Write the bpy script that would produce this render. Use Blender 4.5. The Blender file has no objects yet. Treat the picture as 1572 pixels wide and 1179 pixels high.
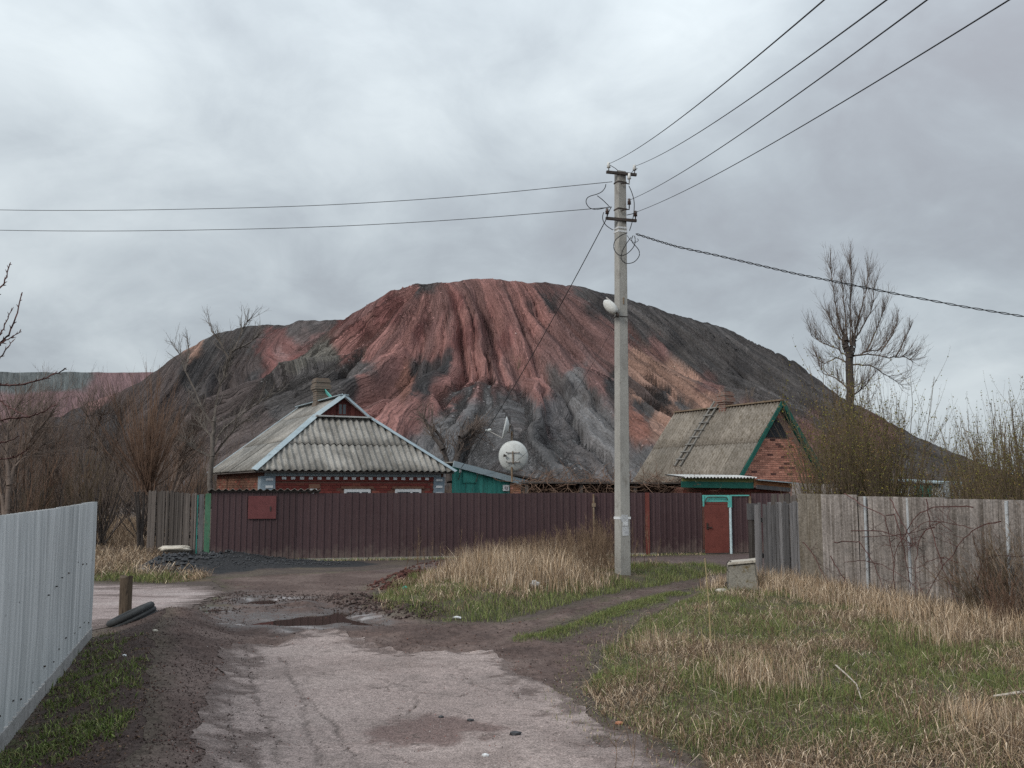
import bpy, math, random
import numpy as np
from mathutils import Vector, Matrix
R = math.radians
sc = bpy.context.scene
col = sc.collection

# ------------------------------------------------------------------ camera, sky, sun, exposure
CAM_Z = 1.9
F = 1500.0
TH = math.atan(160.5 / F)
cam_d = bpy.data.cameras.new('camera'); cam = bpy.data.objects.new('camera', cam_d); col.objects.link(cam)
cam.location = (0, 0, CAM_Z); cam.rotation_euler = (R(90) + TH, 0, 0)
cam_d.sensor_width = 36; cam_d.lens = F / 1572 * 36
cam_d.clip_start = 0.1; cam_d.clip_end = 6000
sc.camera = cam

SUN_DIR = Vector((-0.60, -0.62, 0.56)).normalized()
world = bpy.data.worlds.new("World"); sc.world = world; world.use_nodes = True
nt = world.node_tree; nt.nodes.clear()
def wn(t, **k):
    n = nt.nodes.new(t)
    for a, b in k.items(): setattr(n, a, b)
    return n
def wmath(op, a, b=None, c=None, clamp=False):
    n = nt.nodes.new('ShaderNodeMath'); n.operation = op; n.use_clamp = clamp
    for i, v in enumerate((a, b, c)):
        if v is None: continue
        if isinstance(v, (int, float)): n.inputs[i].default_value = v
        else: nt.links.new(v, n.inputs[i])
    return n.outputs[0]
out = wn('ShaderNodeOutputWorld'); bg = wn('ShaderNodeBackground'); bg.inputs['Strength'].default_value = 0.1
sky = wn('ShaderNodeTexSky', sky_type='NISHITA'); sky.sun_disc = False
sky.sun_elevation = math.asin(SUN_DIR.z); sky.sun_rotation = math.atan2(SUN_DIR.x, SUN_DIR.y)
tc = wn('ShaderNodeTexCoord')
sep = wn('ShaderNodeSeparateXYZ'); nt.links.new(tc.outputs['Generated'], sep.inputs[0])
zc = wmath('MAXIMUM', sep.outputs['Z'], 0.0)
den = wmath('ADD', zc, 0.42)
cx = wmath('DIVIDE', sep.outputs['X'], den); cy = wmath('DIVIDE', sep.outputs['Y'], den)
comb = wn('ShaderNodeCombineXYZ'); nt.links.new(cx, comb.inputs[0]); nt.links.new(cy, comb.inputs[1])
def wnoise(scale, detail, rough, dist, off):
    m = wn('ShaderNodeMapping'); m.inputs['Location'].default_value = off
    nt.links.new(comb.outputs[0], m.inputs[0])
    n = wn('ShaderNodeTexNoise'); n.inputs['Scale'].default_value = scale; n.inputs['Detail'].default_value = detail
    n.inputs['Roughness'].default_value = rough; n.inputs['Distortion'].default_value = dist
    nt.links.new(m.outputs[0], n.inputs['Vector']); return n.outputs['Fac']
n1 = wnoise(1.5, 3, 0.5, 0.3, (3.1, 1.7, 0))
n2 = wnoise(3.6, 6, 0.55, 0.5, (7.7, 4.2, 0))
n3 = wnoise(9.0, 6, 0.6, 0.6, (1.2, 9.4, 0))
cl = wmath('ADD', wmath('ADD', wmath('MULTIPLY', n1, 0.45), wmath('MULTIPLY', n2, 0.42)), wmath('MULTIPLY', n3, 0.13))
def lobe(px, py, width):      # a broad cloud bank somewhere in the sky: 1 at its middle, 0 past its edge
    x = (px - 786) / F; y = -(py - 589.5) / F
    d = Vector((x, math.cos(TH) - y * math.sin(TH), y * math.cos(TH) + math.sin(TH))).normalized()
    vm = wn('ShaderNodeVectorMath', operation='DOT_PRODUCT')
    nm = wn('ShaderNodeVectorMath', operation='NORMALIZE'); nt.links.new(tc.outputs['Generated'], nm.inputs[0])
    nt.links.new(nm.outputs[0], vm.inputs[0]); vm.inputs[1].default_value = d
    mr = wn('ShaderNodeMapRange', interpolation_type='SMOOTHSTEP')
    mr.inputs['From Min'].default_value = math.cos(width); mr.inputs['From Max'].default_value = 1.0
    nt.links.new(vm.outputs['Value'], mr.inputs['Value']); return mr.outputs['Result']
cl = wmath('ADD', cl, wmath('MULTIPLY', lobe(330, 60, R(24)), 0.07))
cl = wmath('ADD', cl, wmath('MULTIPLY', lobe(1480, 310, R(17)), -0.09))
cl = wmath('ADD', cl, wmath('MULTIPLY', lobe(1480, 640, R(9)), 0.12))
cl = wmath('ADD', cl, wmath('MULTIPLY', lobe(1000, 60, R(12)), 0.05))
ramp = wn('ShaderNodeValToRGB'); nt.links.new(cl, ramp.inputs[0])
cr = ramp.color_ramp; cr.interpolation = 'B_SPLINE'
cr.elements[0].position = 0.31; cr.elements[0].color = (0.285, 0.297, 0.328, 1)
cr.elements[1].position = 0.71; cr.elements[1].color = (0.635, 0.69, 0.715, 1)
e = cr.elements.new(0.50); e.color = (0.385, 0.435, 0.475, 1)
# an overcast dome is brighter overhead than at its rim
zen = wn('ShaderNodeMapRange'); nt.links.new(sep.outputs['Z'], zen.inputs['Value'])
zen.interpolation_type = 'SMOOTHSTEP'; zen.inputs['From Min'].default_value = 0.1; zen.inputs['From Max'].default_value = 1.0
zen.inputs['To Min'].default_value = 9.2; zen.inputs['To Max'].default_value = 21.0
sc_ = wn('ShaderNodeVectorMath', operation='SCALE'); nt.links.new(ramp.outputs[0], sc_.inputs[0]); nt.links.new(zen.outputs[0], sc_.inputs['Scale'])
mixw = wn('ShaderNodeMixRGB'); mixw.inputs[0].default_value = 0.96
nt.links.new(sky.outputs[0], mixw.inputs[1]); nt.links.new(sc_.outputs[0], mixw.inputs[2])
nt.links.new(mixw.outputs[0], bg.inputs['Color']); nt.links.new(bg.outputs[0], out.inputs[0])

sun_d = bpy.data.lights.new('sun', 'SUN'); sun = bpy.data.objects.new('sun', sun_d); col.objects.link(sun)
sun_d.energy = 1.5; sun_d.angle = R(21); sun_d.color = (1.0, 0.95, 0.87)
sun.rotation_euler = SUN_DIR.to_track_quat('Z', 'Y').to_euler(); sun.location = (0, 0, 60)

sc.view_settings.view_transform = 'Standard'; sc.view_settings.look = 'None'
sc.view_settings.exposure = 0.28; sc.view_settings.gamma = 1.0; sc.view_settings.use_curve_mapping = False
sc.render.engine = 'CYCLES'
sc.cycles.max_bounces = 5; sc.cycles.diffuse_bounces = 3; sc.cycles.glossy_bounces = 3
sc.cycles.use_denoising = False

# ------------------------------------------------------------------ helpers
rng = np.random.default_rng(11)
rnd = random.Random(5)

def ray(px, py):
    x = (px - 786) / F; y = -(py - 589.5) / F
    return np.array([x, math.cos(TH) - y * math.sin(TH), y * math.cos(TH) + math.sin(TH)])
def at(px, py, Y):
    d = ray(px, py); return np.array([0, 0, CAM_Z]) + d * (Y / d[1])
def gnd(px, py, z=0.0):
    d = ray(px, py); return np.array([0, 0, CAM_Z]) + d * ((z - CAM_Z) / d[2])
def proj(P):
    P = np.asarray(P, float); v = P - np.array([0, 0, CAM_Z])
    f = v[..., 1] * math.cos(TH) + v[..., 2] * math.sin(TH)
    u = -v[..., 1] * math.sin(TH) + v[..., 2] * math.cos(TH)
    return 786 + F * v[..., 0] / f, 589.5 - F * u / f
def smooth(a, b, x):
    t = np.clip((x - a) / (b - a), 0, 1); return t * t * (3 - 2 * t)

def hsh(ix, iy, seed):
    n = (ix.astype(np.int64) * 374761393 + iy.astype(np.int64) * 668265263 + seed * 1274126177) & 0x7fffffff
    n = ((n ^ (n >> 13)) * 1274126177) & 0x7fffffff
    n = ((n ^ (n >> 16)) * 668265263) & 0x7fffffff
    return (n & 0xffff) / 65535.0
def vn(x, y, seed=0):
    x = np.asarray(x, float); y = np.asarray(y, float)
    ix = np.floor(x); iy = np.floor(y); fx = x - ix; fy = y - iy
    fx = fx * fx * fx * (fx * (fx * 6 - 15) + 10); fy = fy * fy * fy * (fy * (fy * 6 - 15) + 10)
    a = hsh(ix, iy, seed); b = hsh(ix + 1, iy, seed); c = hsh(ix, iy + 1, seed); d = hsh(ix + 1, iy + 1, seed)
    return (a + (b - a) * fx) * (1 - fy) + (c + (d - c) * fx) * fy
def fbm(x, y, o=4, seed=0, gain=0.5):
    s = 0; a = 1; t = 0
    for i in range(o):
        s = s + a * vn(x * 2 ** i + 13.7 * i, y * 2 ** i - 7.3 * i, seed + i); t += a; a *= gain
    return s / t - 0.5

def seg_dist(x, y, P):         # distance to an open polyline and position along it
    best = np.full(x.shape, 1e9); along = np.zeros(x.shape); idx = np.zeros(x.shape); L = 0
    for i in range(len(P) - 1):
        a = np.array(P[i][:2], float); b = np.array(P[i + 1][:2], float); ab = b - a; l = np.hypot(*ab)
        t = np.clip(((x - a[0]) * ab[0] + (y - a[1]) * ab[1]) / (l * l), 0, 1)
        d = np.hypot(x - a[0] - t * ab[0], y - a[1] - t * ab[1]); m = d < best
        best = np.where(m, d, best); along = np.where(m, L + t * l, along); idx = np.where(m, i + t, idx); L += l
    return best, along, idx
def poly_sd(x, y, P):          # signed distance to a closed polygon, positive inside
    P = [np.array(p[:2]) for p in P]
    d, _, _ = seg_dist(x, y, P + [P[0]])
    ins = np.zeros(x.shape, bool); j = len(P) - 1
    for i in range(len(P)):
        xi, yi = P[i]; xj, yj = P[j]
        if yi != yj:
            c = ((yi > y) != (yj > y)) & (x < (xj - xi) * (y - yi) / (yj - yi) + xi)
            ins ^= c
        j = i
    return np.where(ins, d, -d)
def pxpoly(P): return [gnd(a, b)[:2] for a, b in P]

LOC = {}
def tag(o, label=None, cat=None, group=None, kind=None):
    if label: o['label'] = label
    if cat: o['category'] = cat
    if group: o['group'] = group
    if kind: o['kind'] = kind
    return o
def empty(name, loc, label, cat, group=None):
    o = bpy.data.objects.new(name, None); col.objects.link(o); o.location = loc; o.empty_display_size = .2
    LOC[o.name] = np.array(loc, float); return tag(o, label, cat, group)
def link(name, me, parent=None, loc=(0, 0, 0)):
    o = bpy.data.objects.new(name, me); col.objects.link(o); o.location = loc
    if parent is not None:
        o.parent = parent; LOC[o.name] = LOC[parent.name]
    else: LOC[o.name] = np.array(loc, float)
    return o
def make_mesh(name, V, faces, cols=None, extra=None, smoothf=False, mat=None, matidx=None):
    """faces: list of integer arrays (m,k)"""
    me = bpy.data.meshes.new(name)
    V = np.asarray(V, np.float32); me.vertices.add(len(V)); me.vertices.foreach_set('co', V.ravel())
    fl = [np.asarray(f, np.int32) for f in faces if len(f)]
    if fl:
        lv = np.concatenate([f.ravel() for f in fl]); tot = np.concatenate([np.full(len(f), f.shape[1], np.int32) for f in fl])
        st = np.concatenate([[0], np.cumsum(tot)[:-1]]).astype(np.int32)
        me.loops.add(len(lv)); me.loops.foreach_set('vertex_index', lv)
        me.polygons.add(len(tot)); me.polygons.foreach_set('loop_start', st); me.polygons.foreach_set('loop_total', tot)
        me.polygons.foreach_set('use_smooth', np.full(len(tot), smoothf))
    me.update(calc_edges=True); me.validate()
    if cols is not None:
        a = me.attributes.new('Col', 'FLOAT_COLOR', 'POINT'); c = np.ones((len(V), 4), np.float32); c[:, :3] = cols
        a.data.foreach_set('color', c.ravel())
    for k, v in (extra or {}).items():
        a = me.attributes.new(k, 'FLOAT', 'POINT'); a.data.foreach_set('value', np.asarray(v, np.float32))
    if mat: me.materials.append(mat)
    return me
class MB:
    def __init__(s): s.V = []; s.F = {}; s.C = []; s.n = 0
    def add(s, V, faces, c=None):
        V = np.asarray(V, float)
        for f in faces:
            f = np.asarray(f, int)
            if len(f): s.F.setdefault(f.shape[1], []).append(f + s.n)
        s.V.append(V); s.n += len(V)
        if c is not None:
            c = np.asarray(c, float); s.C.append(np.broadcast_to(c, (len(V), 3)))
        return s
    def box(s, O, U, Vv, N, u0, u1, v0, v1, n0, n1, c=None):
        O, U, Vv, N = (np.asarray(a, float) for a in (O, U, Vv, N))
        P = [O + U * u + Vv * v + N * n for n in (n0, n1) for v in (v0, v1) for u in (u0, u1)]
        return s.add(P, [[[0, 2, 3, 1], [4, 5, 7, 6], [0, 1, 5, 4], [2, 6, 7, 3], [0, 4, 6, 2], [1, 3, 7, 5]]], c)
    def cube(s, x0, x1, y0, y1, z0, z1, c=None): return s.box((0, 0, 0), (1, 0, 0), (0, 1, 0), (0, 0, 1), x0, x1, y0, y1, z0, z1, c)
    def beam(s, a, b, w, t, up=(0, 0, 1), c=None):       # board from a to b: width w across, thickness t along up
        a, b = np.asarray(a, float), np.asarray(b, float); d = b - a; L = np.linalg.norm(d); d = d / L
        up = np.asarray(up, float); n = up - d * (up @ d); n /= np.linalg.norm(n); sd = np.cross(d, n)
        return s.box(a, d, sd, n, 0, L, -w / 2, w / 2, -t / 2, t / 2, c)
    def tube(s, P, r, n=6, c=None, cap=True):
        P = np.asarray(P, float); m = len(P); r = np.broadcast_to(np.asarray(r, float), (m,))
        T = np.gradient(P, axis=0); T /= np.linalg.norm(T, axis=1)[:, None] + 1e-12
        ref = np.array([0, 0, 1.]) if abs(T[0][2]) < .9 else np.array([1., 0, 0])
        A = np.cross(T, ref); bad = np.linalg.norm(A, axis=1) < 1e-3
        A[bad] = np.cross(T[bad], [0.3, 1., 0.2]); A /= np.linalg.norm(A, axis=1)[:, None]; B = np.cross(T, A)
        an = np.arange(n) * 2 * math.pi / n
        V = P[:, None] + (A[:, None] * np.cos(an)[None, :, None] + B[:, None] * np.sin(an)[None, :, None]) * r[:, None, None]
        V = V.reshape(-1, 3); i = np.arange(m - 1)[:, None] * n; k = np.arange(n)[None]; k2 = (k + 1) % n
        Q = np.stack([i + k, i + k2, i + n + k2, i + n + k], -1).reshape(-1, 4)
        fs = [Q]
        if cap: fs += [np.arange(n)[::-1][None], (np.arange(n) + (m - 1) * n)[None]]
        return s.add(V, fs, c)
    def segs(s, S, n=3, c=None):
        if len(S) == 0: return s
        S = np.asarray(S, float); P0 = S[:, 0:3]; P1 = S[:, 3:6]; R0 = S[:, 6]; R1 = S[:, 7]
        T = P1 - P0; T /= np.linalg.norm(T, axis=1)[:, None] + 1e-9
        ref = np.where((np.abs(T[:, 2]) < .9)[:, None], [0, 0, 1.], [1., 0, 0]); A = np.cross(T, ref)
        A /= np.linalg.norm(A, axis=1)[:, None]; B = np.cross(T, A); an = np.arange(n) * 2 * math.pi / n
        rg = A[:, None] * np.cos(an)[None, :, None] + B[:, None] * np.sin(an)[None, :, None]
        V = np.concatenate([P0[:, None] + rg * R0[:, None, None], P1[:, None] + rg * R1[:, None, None]], 1)
        m = len(S); i = np.arange(m)[:, None] * 2 * n; k = np.arange(n)[None]; k2 = (k + 1) % n
        Q = np.stack([i + k, i + k2, i + n + k2, i + n + k], -1).reshape(-1, 4)
        if c is not None:
            c = np.asarray(c, float)
            if c.ndim == 2: c = np.repeat(c, 2 * n, 0)
        return s.add(V.reshape(-1, 3), [Q], c)
    def arr(s): return np.concatenate(s.V)
    def mesh(s, name, mat, off, smoothf=False):
        cols = np.concatenate(s.C) if s.C and sum(map(len, s.C)) == s.n else None
        return make_mesh(name, s.arr() - off, [np.concatenate(f) for f in s.F.values()], cols, None, smoothf, mat)
    def build(s, name, mat, parent=None, smoothf=False):
        if parent is not None: return link(name, s.mesh(name, mat, LOC[parent.name], smoothf), parent)
        V = s.arr(); lo = V.min(0); hi = V.max(0); o = np.array([(lo[0] + hi[0]) / 2, (lo[1] + hi[1]) / 2, lo[2]])
        return link(name, s.mesh(name, mat, o, smoothf), None, o)

# ------------------------------------------------------------------ materials
def srgb(h, k=1.0):
    v = [int(h[i:i + 2], 16) / 255 for i in (0, 2, 4)]
    return tuple((c / 12.92 if c <= .04045 else ((c + .055) / 1.055) ** 2.4) * k for c in v)
MATS = {}
class NT:
    def __init__(s, name):
        s.m = bpy.data.materials.new(name); s.m.use_nodes = True; s.t = s.m.node_tree; s.t.nodes.clear()
        s.o = s.t.nodes.new('ShaderNodeOutputMaterial'); s.b = s.t.nodes.new('ShaderNodeBsdfPrincipled')
        s.t.links.new(s.b.outputs[0], s.o.inputs[0]); s.tc = s.t.nodes.new('ShaderNodeTexCoord')
        s.geo = s.t.nodes.new('ShaderNodeNewGeometry'); s.b.inputs['Specular IOR Level'].default_value = .25
    def n(s, t, **k):
        x = s.t.nodes.new(t)
        for a, b in k.items(): setattr(x, a, b)
        return x
    def L(s, a, b): s.t.links.new(a, b)
    def coords(s, kind='pos', scale=(1, 1, 1), rot=(0, 0, 0)):
        m = s.n('ShaderNodeMapping'); m.inputs['Scale'].default_value = scale; m.inputs['Rotation'].default_value = rot
        s.L(s.geo.outputs['Position'] if kind == 'pos' else s.tc.outputs['Object' if kind == 'obj' else 'Generated'], m.inputs[0]); return m.outputs[0]
    def noise(s, vec, scale, detail=4, rough=.55, dist=0):
        x = s.n('ShaderNodeTexNoise'); s.L(vec, x.inputs['Vector']); x.inputs['Scale'].default_value = scale
        x.inputs['Detail'].default_value = detail; x.inputs['Roughness'].default_value = rough; x.inputs['Distortion'].default_value = dist
        return x.outputs['Fac']
    def voro(s, vec, scale, feat='F1', out='Distance'):
        x = s.n('ShaderNodeTexVoronoi', feature=feat); s.L(vec, x.inputs['Vector']); x.inputs['Scale'].default_value = scale; return x.outputs[out]
    def rampf(s, f, stops):
        x = s.n('ShaderNodeValToRGB'); s.L(f, x.inputs[0]); e = x.color_ramp.elements
        while len(e) < len(stops): e.new(.5)
        for i, (p, c) in enumerate(stops): e[i].position = p; e[i].color = (*c, 1) if not isinstance(c, (int, float)) else (c, c, c, 1)
        return x.outputs[0]
    def mix(s, f, a, b, mode='MIX'):
        x = s.n('ShaderNodeMixRGB', blend_type=mode)
        for i, v in enumerate((f, a, b)):
            if isinstance(v, (int, float)): x.inputs[i].default_value = v if i == 0 else (v, v, v, 1)
            elif isinstance(v, tuple): x.inputs[i].default_value = (*v, 1)
            else: s.L(v, x.inputs[i])
        return x.outputs[0]
    def math(s, op, a, b=0.0, clamp=False):
        x = s.n('ShaderNodeMath', operation=op); x.use_clamp = clamp
        for i, v in enumerate((a, b)):
            if isinstance(v, (int, float)): x.inputs[i].default_value = v
            else: s.L(v, x.inputs[i])
        return x.outputs[0]
    def attr(s, name, out='Color'):
        x = s.n('ShaderNodeAttribute', attribute_name=name); return x.outputs[out]
    def objrand(s): return s.n('ShaderNodeObjectInfo').outputs['Random']
    def set(s, c=None, rough=None, bump=None, bd=.01, bs=.5, spec=None, metal=None):
        if c is not None:
            if isinstance(c, tuple): s.b.inputs['Base Color'].default_value = (*c, 1)
            else: s.L(c, s.b.inputs['Base Color'])
        if rough is not None:
            if isinstance(rough, (int, float)): s.b.inputs['Roughness'].default_value = rough
            else: s.L(rough, s.b.inputs['Roughness'])
        if bump is not None:
            x = s.n('ShaderNodeBump'); s.L(bump, x.inputs['Height']); x.inputs['Distance'].default_value = bd; x.inputs['Strength'].default_value = bs
            s.L(x.outputs[0], s.b.inputs['Normal'])
        if spec is not None: s.b.inputs['Specular IOR Level'].default_value = spec
        if metal is not None: s.b.inputs['Metallic'].default_value = metal
        return s.m

def weathered(name, c1, c2, c3=None, scale=3.0, stretch=(1, 1, 1), rough=.85, var=.12, bump=.004, fine=60, kind='pos', spec=.2, fk=.55, dust=None):
    """aged paint / wood / stone: two scales of noise between colours, per-object tint"""
    t = NT(name); v = t.coords(kind, stretch)
    a = t.noise(v, scale, 5, .6, .2); f = t.noise(v, fine, 3, .6)
    c = t.rampf(a, [(.33, c1), (.62, c2)])
    if c3:
        b = t.noise(v, scale * 2.7, 6, .65, .4); c = t.mix(t.rampf(b, [(.55, 0.), (.68, 1.)]), c, c3)
    c = t.mix(fk, c, t.rampf(f, [(.3, .62), (.7, 1.25)]), 'MULTIPLY')
    o = t.objrand(); c = t.mix(1.0, c, t.rampf(o, [(0., 1 - var), (1., 1 + var)]), 'MULTIPLY')
    if dust:
        sx = t.n('ShaderNodeSeparateXYZ'); t.L(t.geo.outputs['Position'], sx.inputs[0]); sp = t.noise(t.coords('pos', (3, 3, 2.2)), 1.8, 6, .7, .3)
        q = t.math('SUBTRACT', t.math('ADD', sp, .08), t.math('MULTIPLY', sx.outputs[2], .75)); c = t.mix(t.rampf(q, [(.30, 0.), (.52, .6)]), c, dust)
        rn_ = t.noise(t.coords('pos', (6, 6, .5)), 1.5, 5, .7); c = t.mix(t.rampf(rn_, [(.58, 0.), (.74, .3)]), c, dust)
    return t.set(c, rough, f if bump > .0008 else None, bump, .5, spec)
def colmat(name, rough=.9, fine=25, lo=.6, hi=1.35, bump=.01, spec=.15, wetattr=False, bs=.6):
    """reads the surface's own colour from its Col attribute, adds grain and fine relief"""
    t = NT(name); v = t.coords('pos'); f = t.noise(v, fine, 6, .65); f2 = t.noise(v, fine * 5, 3, .6)
    c = t.mix(1.0, t.attr('Col'), t.rampf(f, [(.3, lo), (.7, hi)]), 'MULTIPLY')
    c = t.mix(.8, c, t.rampf(f2, [(.3, .6), (.7, 1.4)]), 'MULTIPLY')
    r = rough
    if wetattr:
        w = t.attr('wet', 'Fac'); wf = t.math('MULTIPLY', w, t.rampf(f, [(.35, 1.), (.65, .4)]), True)
        x = t.n('ShaderNodeMapRange'); t.L(wf, x.inputs[0]); x.inputs['To Min'].default_value = rough; x.inputs['To Max'].default_value = .16; r = x.outputs[0]
        sp_ = t.n('ShaderNodeMapRange'); t.L(wf, sp_.inputs[0]); sp_.inputs['To Min'].default_value = .08; sp_.inputs['To Max'].default_value = .6; t.L(sp_.outputs[0], t.b.inputs['Specular IOR Level'])
    m = t.set(c, r, t.math('ADD', f, t.math('MULTIPLY', f2, .4)), bump, bs, None if wetattr else spec); return m
def leafmat(name, rough=.8):
    t = NT(name); t.set(t.attr('Col'), rough, None, spec=.1); return t.m

M = {}
M['ground'] = colmat('ground_soil', .95, 14, .6, 1.35, .02)
M['dirt'] = colmat('wet_dirt', .9, 11, .62, 1.35, .02, wetattr=True)
M['blade'] = leafmat('grass_blade')
M['twigcol'] = leafmat('twig_bark', .9)
def heapmat(name):
    """loose shale: grit, scattered stones and fine rills that run with the fall line"""
    t = NT(name); v = t.coords('pos'); f = t.noise(v, 1.7, 6, .65); st = t.voro(v, 1.15)
    cb_ = t.n('ShaderNodeCombineXYZ'); t.L(t.attr('along', 'Fac'), cb_.inputs[0]); t.L(t.math('MULTIPLY', t.attr('down', 'Fac'), .055), cb_.inputs[1])
    r1 = t.noise(cb_.outputs[0], .55, 5, .62, .25); r2 = t.noise(cb_.outputs[0], 1.5, 4, .6, .2)
    rid = t.math('ABSOLUTE', t.math('SUBTRACT', r1, .5)); rid2 = t.math('ABSOLUTE', t.math('SUBTRACT', r2, .5))
    c = t.mix(1.0, t.attr('Col'), t.rampf(f, [(.3, .70), (.7, 1.32)]), 'MULTIPLY')
    c = t.mix(1.0, c, t.rampf(r1, [(.36, .72), (.64, 1.22)]), 'MULTIPLY'); c = t.mix(.8, c, t.rampf(r2, [(.36, .74), (.64, 1.22)]), 'MULTIPLY')
    c = t.mix(t.rampf(st, [(.07, .55), (.13, 0.)]), c, t.mix(1., t.attr('Col'), (2.1, 2.0, 1.95), 'MULTIPLY'))
    h = t.math('ADD', t.math('MULTIPLY', f, .25), t.math('ADD', t.math('MULTIPLY', rid, 4.2), t.math('MULTIPLY', rid2, 1.0)))
    return t.set(c, .97, h, .9, 1.0, .1)
M['heap'] = heapmat('burnt_shale')
def bark(name, c1, c2): return weathered(name, c1, c2, None, 6, (1, 1, .4), .95, .1, .006, 40)
M['bark_dark'] = bark('bark_dark', (.045, .038, .035), (.085, .072, .066))
M['bark_mid'] = bark('bark_mid', (.08, .06, .05), (.15, .115, .095))
M['bark_dim'] = bark('bark_dim', (.10, .085, .076), (.19, .168, .15))
M['bark_pale'] = bark('bark_pale', (.13, .115, .10), (.25, .225, .2))
M['twig_dark'] = bark('twig_dark', (.105, .08, .068), (.17, .132, .112))
M['twig_brown'] = bark('twig_brown', (.12, .076, .056), (.19, .122, .088))
M['twig_red'] = bark('twig_red', (.07, .034, .03), (.11, .054, .048))
M['twig_tan'] = bark('twig_tan', (.16, .12, .085), (.27, .2, .145))
M['twig_olive'] = bark('twig_olive', (.085, .065, .045), (.14, .105, .07))

# road: worn concrete/asphalt crust with aggregate
def roadmat(name):
    t = NT(name); v = t.coords('pos')
    f = t.noise(v, 15, 6, .7); g = t.noise(v, 60, 5, .7); vo = t.voro(v, 85); big = t.noise(v, .9, 4, .6)
    c = t.mix(1.0, t.attr('Col'), t.rampf(f, [(.3, .70), (.7, 1.2)]), 'MULTIPLY')
    wv = t.n('ShaderNodeVectorMath', operation='ADD'); nz = t.n('ShaderNodeTexNoise'); t.L(v, nz.inputs['Vector']); nz.inputs['Scale'].default_value = 3.0; nz.inputs['Detail'].default_value = 5; sc3 = t.n('ShaderNodeVectorMath', operation='SCALE'); t.L(nz.outputs['Color'], sc3.inputs[0]); sc3.inputs['Scale'].default_value = .55; t.L(v, wv.inputs[0]); t.L(sc3.outputs[0], wv.inputs[1])
    ck = t.voro(wv.outputs[0], 1.9, 'DISTANCE_TO_EDGE'); msk = t.rampf(t.noise(v, 1.6, 4, .6), [(.5, 0.), (.62, .75)]); ckf = t.mix(1., t.rampf(ck, [(.006, 1.), (.022, 0.)]), msk, 'MULTIPLY'); c = t.mix(ckf, c, (.11, .085, .075))
    c = t.mix(1.0, c, t.rampf(big, [(.35, .92), (.65, 1.06)]), 'MULTIPLY')
    c = t.mix(.85, c, t.rampf(g, [(.34, .42), (.6, 1.35)]), 'MULTIPLY')
    c = t.mix(t.rampf(vo, [(.10, .5), (.2, 0.)]), c, (.38, .33, .31))
    h = t.math('ADD', t.math('MULTIPLY', f, 1.2), t.math('ADD', g, t.math('MULTIPLY', vo, .5)))
    return t.set(c, .9, h, .012, .8, .2)
M['road'] = roadmat('worn_road_crust')

# water
t = NT('puddle_water'); v = t.coords('pos'); n = t.noise(v, 4, 2, .5)
M['water'] = t.set((.04, .027, .021), .03, n, .0015, .15, .5)

def slate(name, base, dark, moss_or_shade, scale=1.2, streakamt=.56, ss=(4.5, 4.5, .7), sk=.85):
    """asbestos-cement sheet: grey with streaks down the slope, lichen and dark algae, or painted wave shading"""
    t = NT(name); v = t.coords('obj'); p = t.coords('pos')
    a = t.noise(p, scale, 6, .65, .3); f = t.noise(p, 26, 5, .7); s = t.noise(t.coords('pos', ss), 1.6, 6, .7, .2); sp = t.voro(p, 30)
    c = t.mix(t.rampf(a, [(.36, 0.), (.62, 1.)]), base, dark)
    c = t.mix(t.rampf(s, [(streakamt, 0.), (streakamt + .16, sk)]), c, moss_or_shade)
    c = t.mix(.9, c, t.rampf(f, [(.3, .55), (.68, 1.35)]), 'MULTIPLY')
    c = t.mix(t.rampf(sp, [(.12, .45), (.25, 0.)]), c, tuple(x * 1.5 for x in base))
    o = t.objrand(); c = t.mix(1., c, t.rampf(o, [(0., .84), (1., 1.14)]), 'MULTIPLY')
    return t.set(c, .93, t.math('ADD', f, s), .006, .6, .15)
M['slate_old'] = slate('old_wave_sheet', (.335, .318, .292), (.185, .175, .16), (.13, .12, .09))
M['slate_moss'] = slate('mossy_wave_sheet', (.275, .243, .208), (.185, .163, .138), (.12, .10, .075), 1.0, .48, (7, 7, .6), .9)
M['slate_fence'] = slate('fence_wave_sheet', (.34, .305, .285), (.25, .225, .212), (.12, .103, .09), 1.5, .45, (8, 8, .22), .85)  # upright dirt streaks painted in to stand for shading between the waves
M['slate_white'] = weathered('white_sheet', (.42, .42, .41), (.55, .55, .54), (.3, .285, .27), 3, rough=.8)
M['metal_sheet'] = weathered('grey_metal_sheet', (.36, .38, .39), (.63, .65, .66), (.38, .40, .41), 7, (1.6, 1.6, .035), .5, .04, .0003, 45, spec=.4, fk=.12)
M['brown_sheet'] = weathered('brown_profiled_sheet', (.062, .036, .039), (.076, .045, .048), None, .8, (1, 1, .3), .45, .15, .0002, 30, spec=.35, fk=.35, dust=(.15, .115, .10))
M['maroon'] = weathered('maroon_paint', (.125, .035, .036), (.155, .047, .047), (.10, .03, .03), 4, rough=.5, var=.03, bump=.001, spec=.4)
M['door_red'] = weathered('red_door_paint', (.15, .043, .034), (.185, .055, .043), (.12, .036, .03), 3, rough=.55, var=.03, bump=.001, spec=.35)
M['teal'] = weathered('teal_paint', (.028, .165, .145), (.05, .24, .205), (.055, .13, .115), 5, (1, 1, .25), .7, .14, .002)
M['green'] = weathered('green_paint', (.012, .085, .068), (.02, .115, .09), (.03, .08, .06), 4, rough=.6, var=.08)
M['green_old'] = weathered('flaking_green_paint', (.06, .16, .10), (.09, .2, .125), (.13, .13, .10), 6, (1, 1, .3), .8, .12)
M['moss_board'] = weathered('mossy_board', (.16, .17, .055), (.2, .2, .09), (.10, .11, .06), 6, rough=.9)
M['turquoise'] = weathered('turquoise_paint', (.10, .42, .38), (.13, .48, .43), (.2, .36, .33), 5, rough=.6, var=.03)
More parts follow.
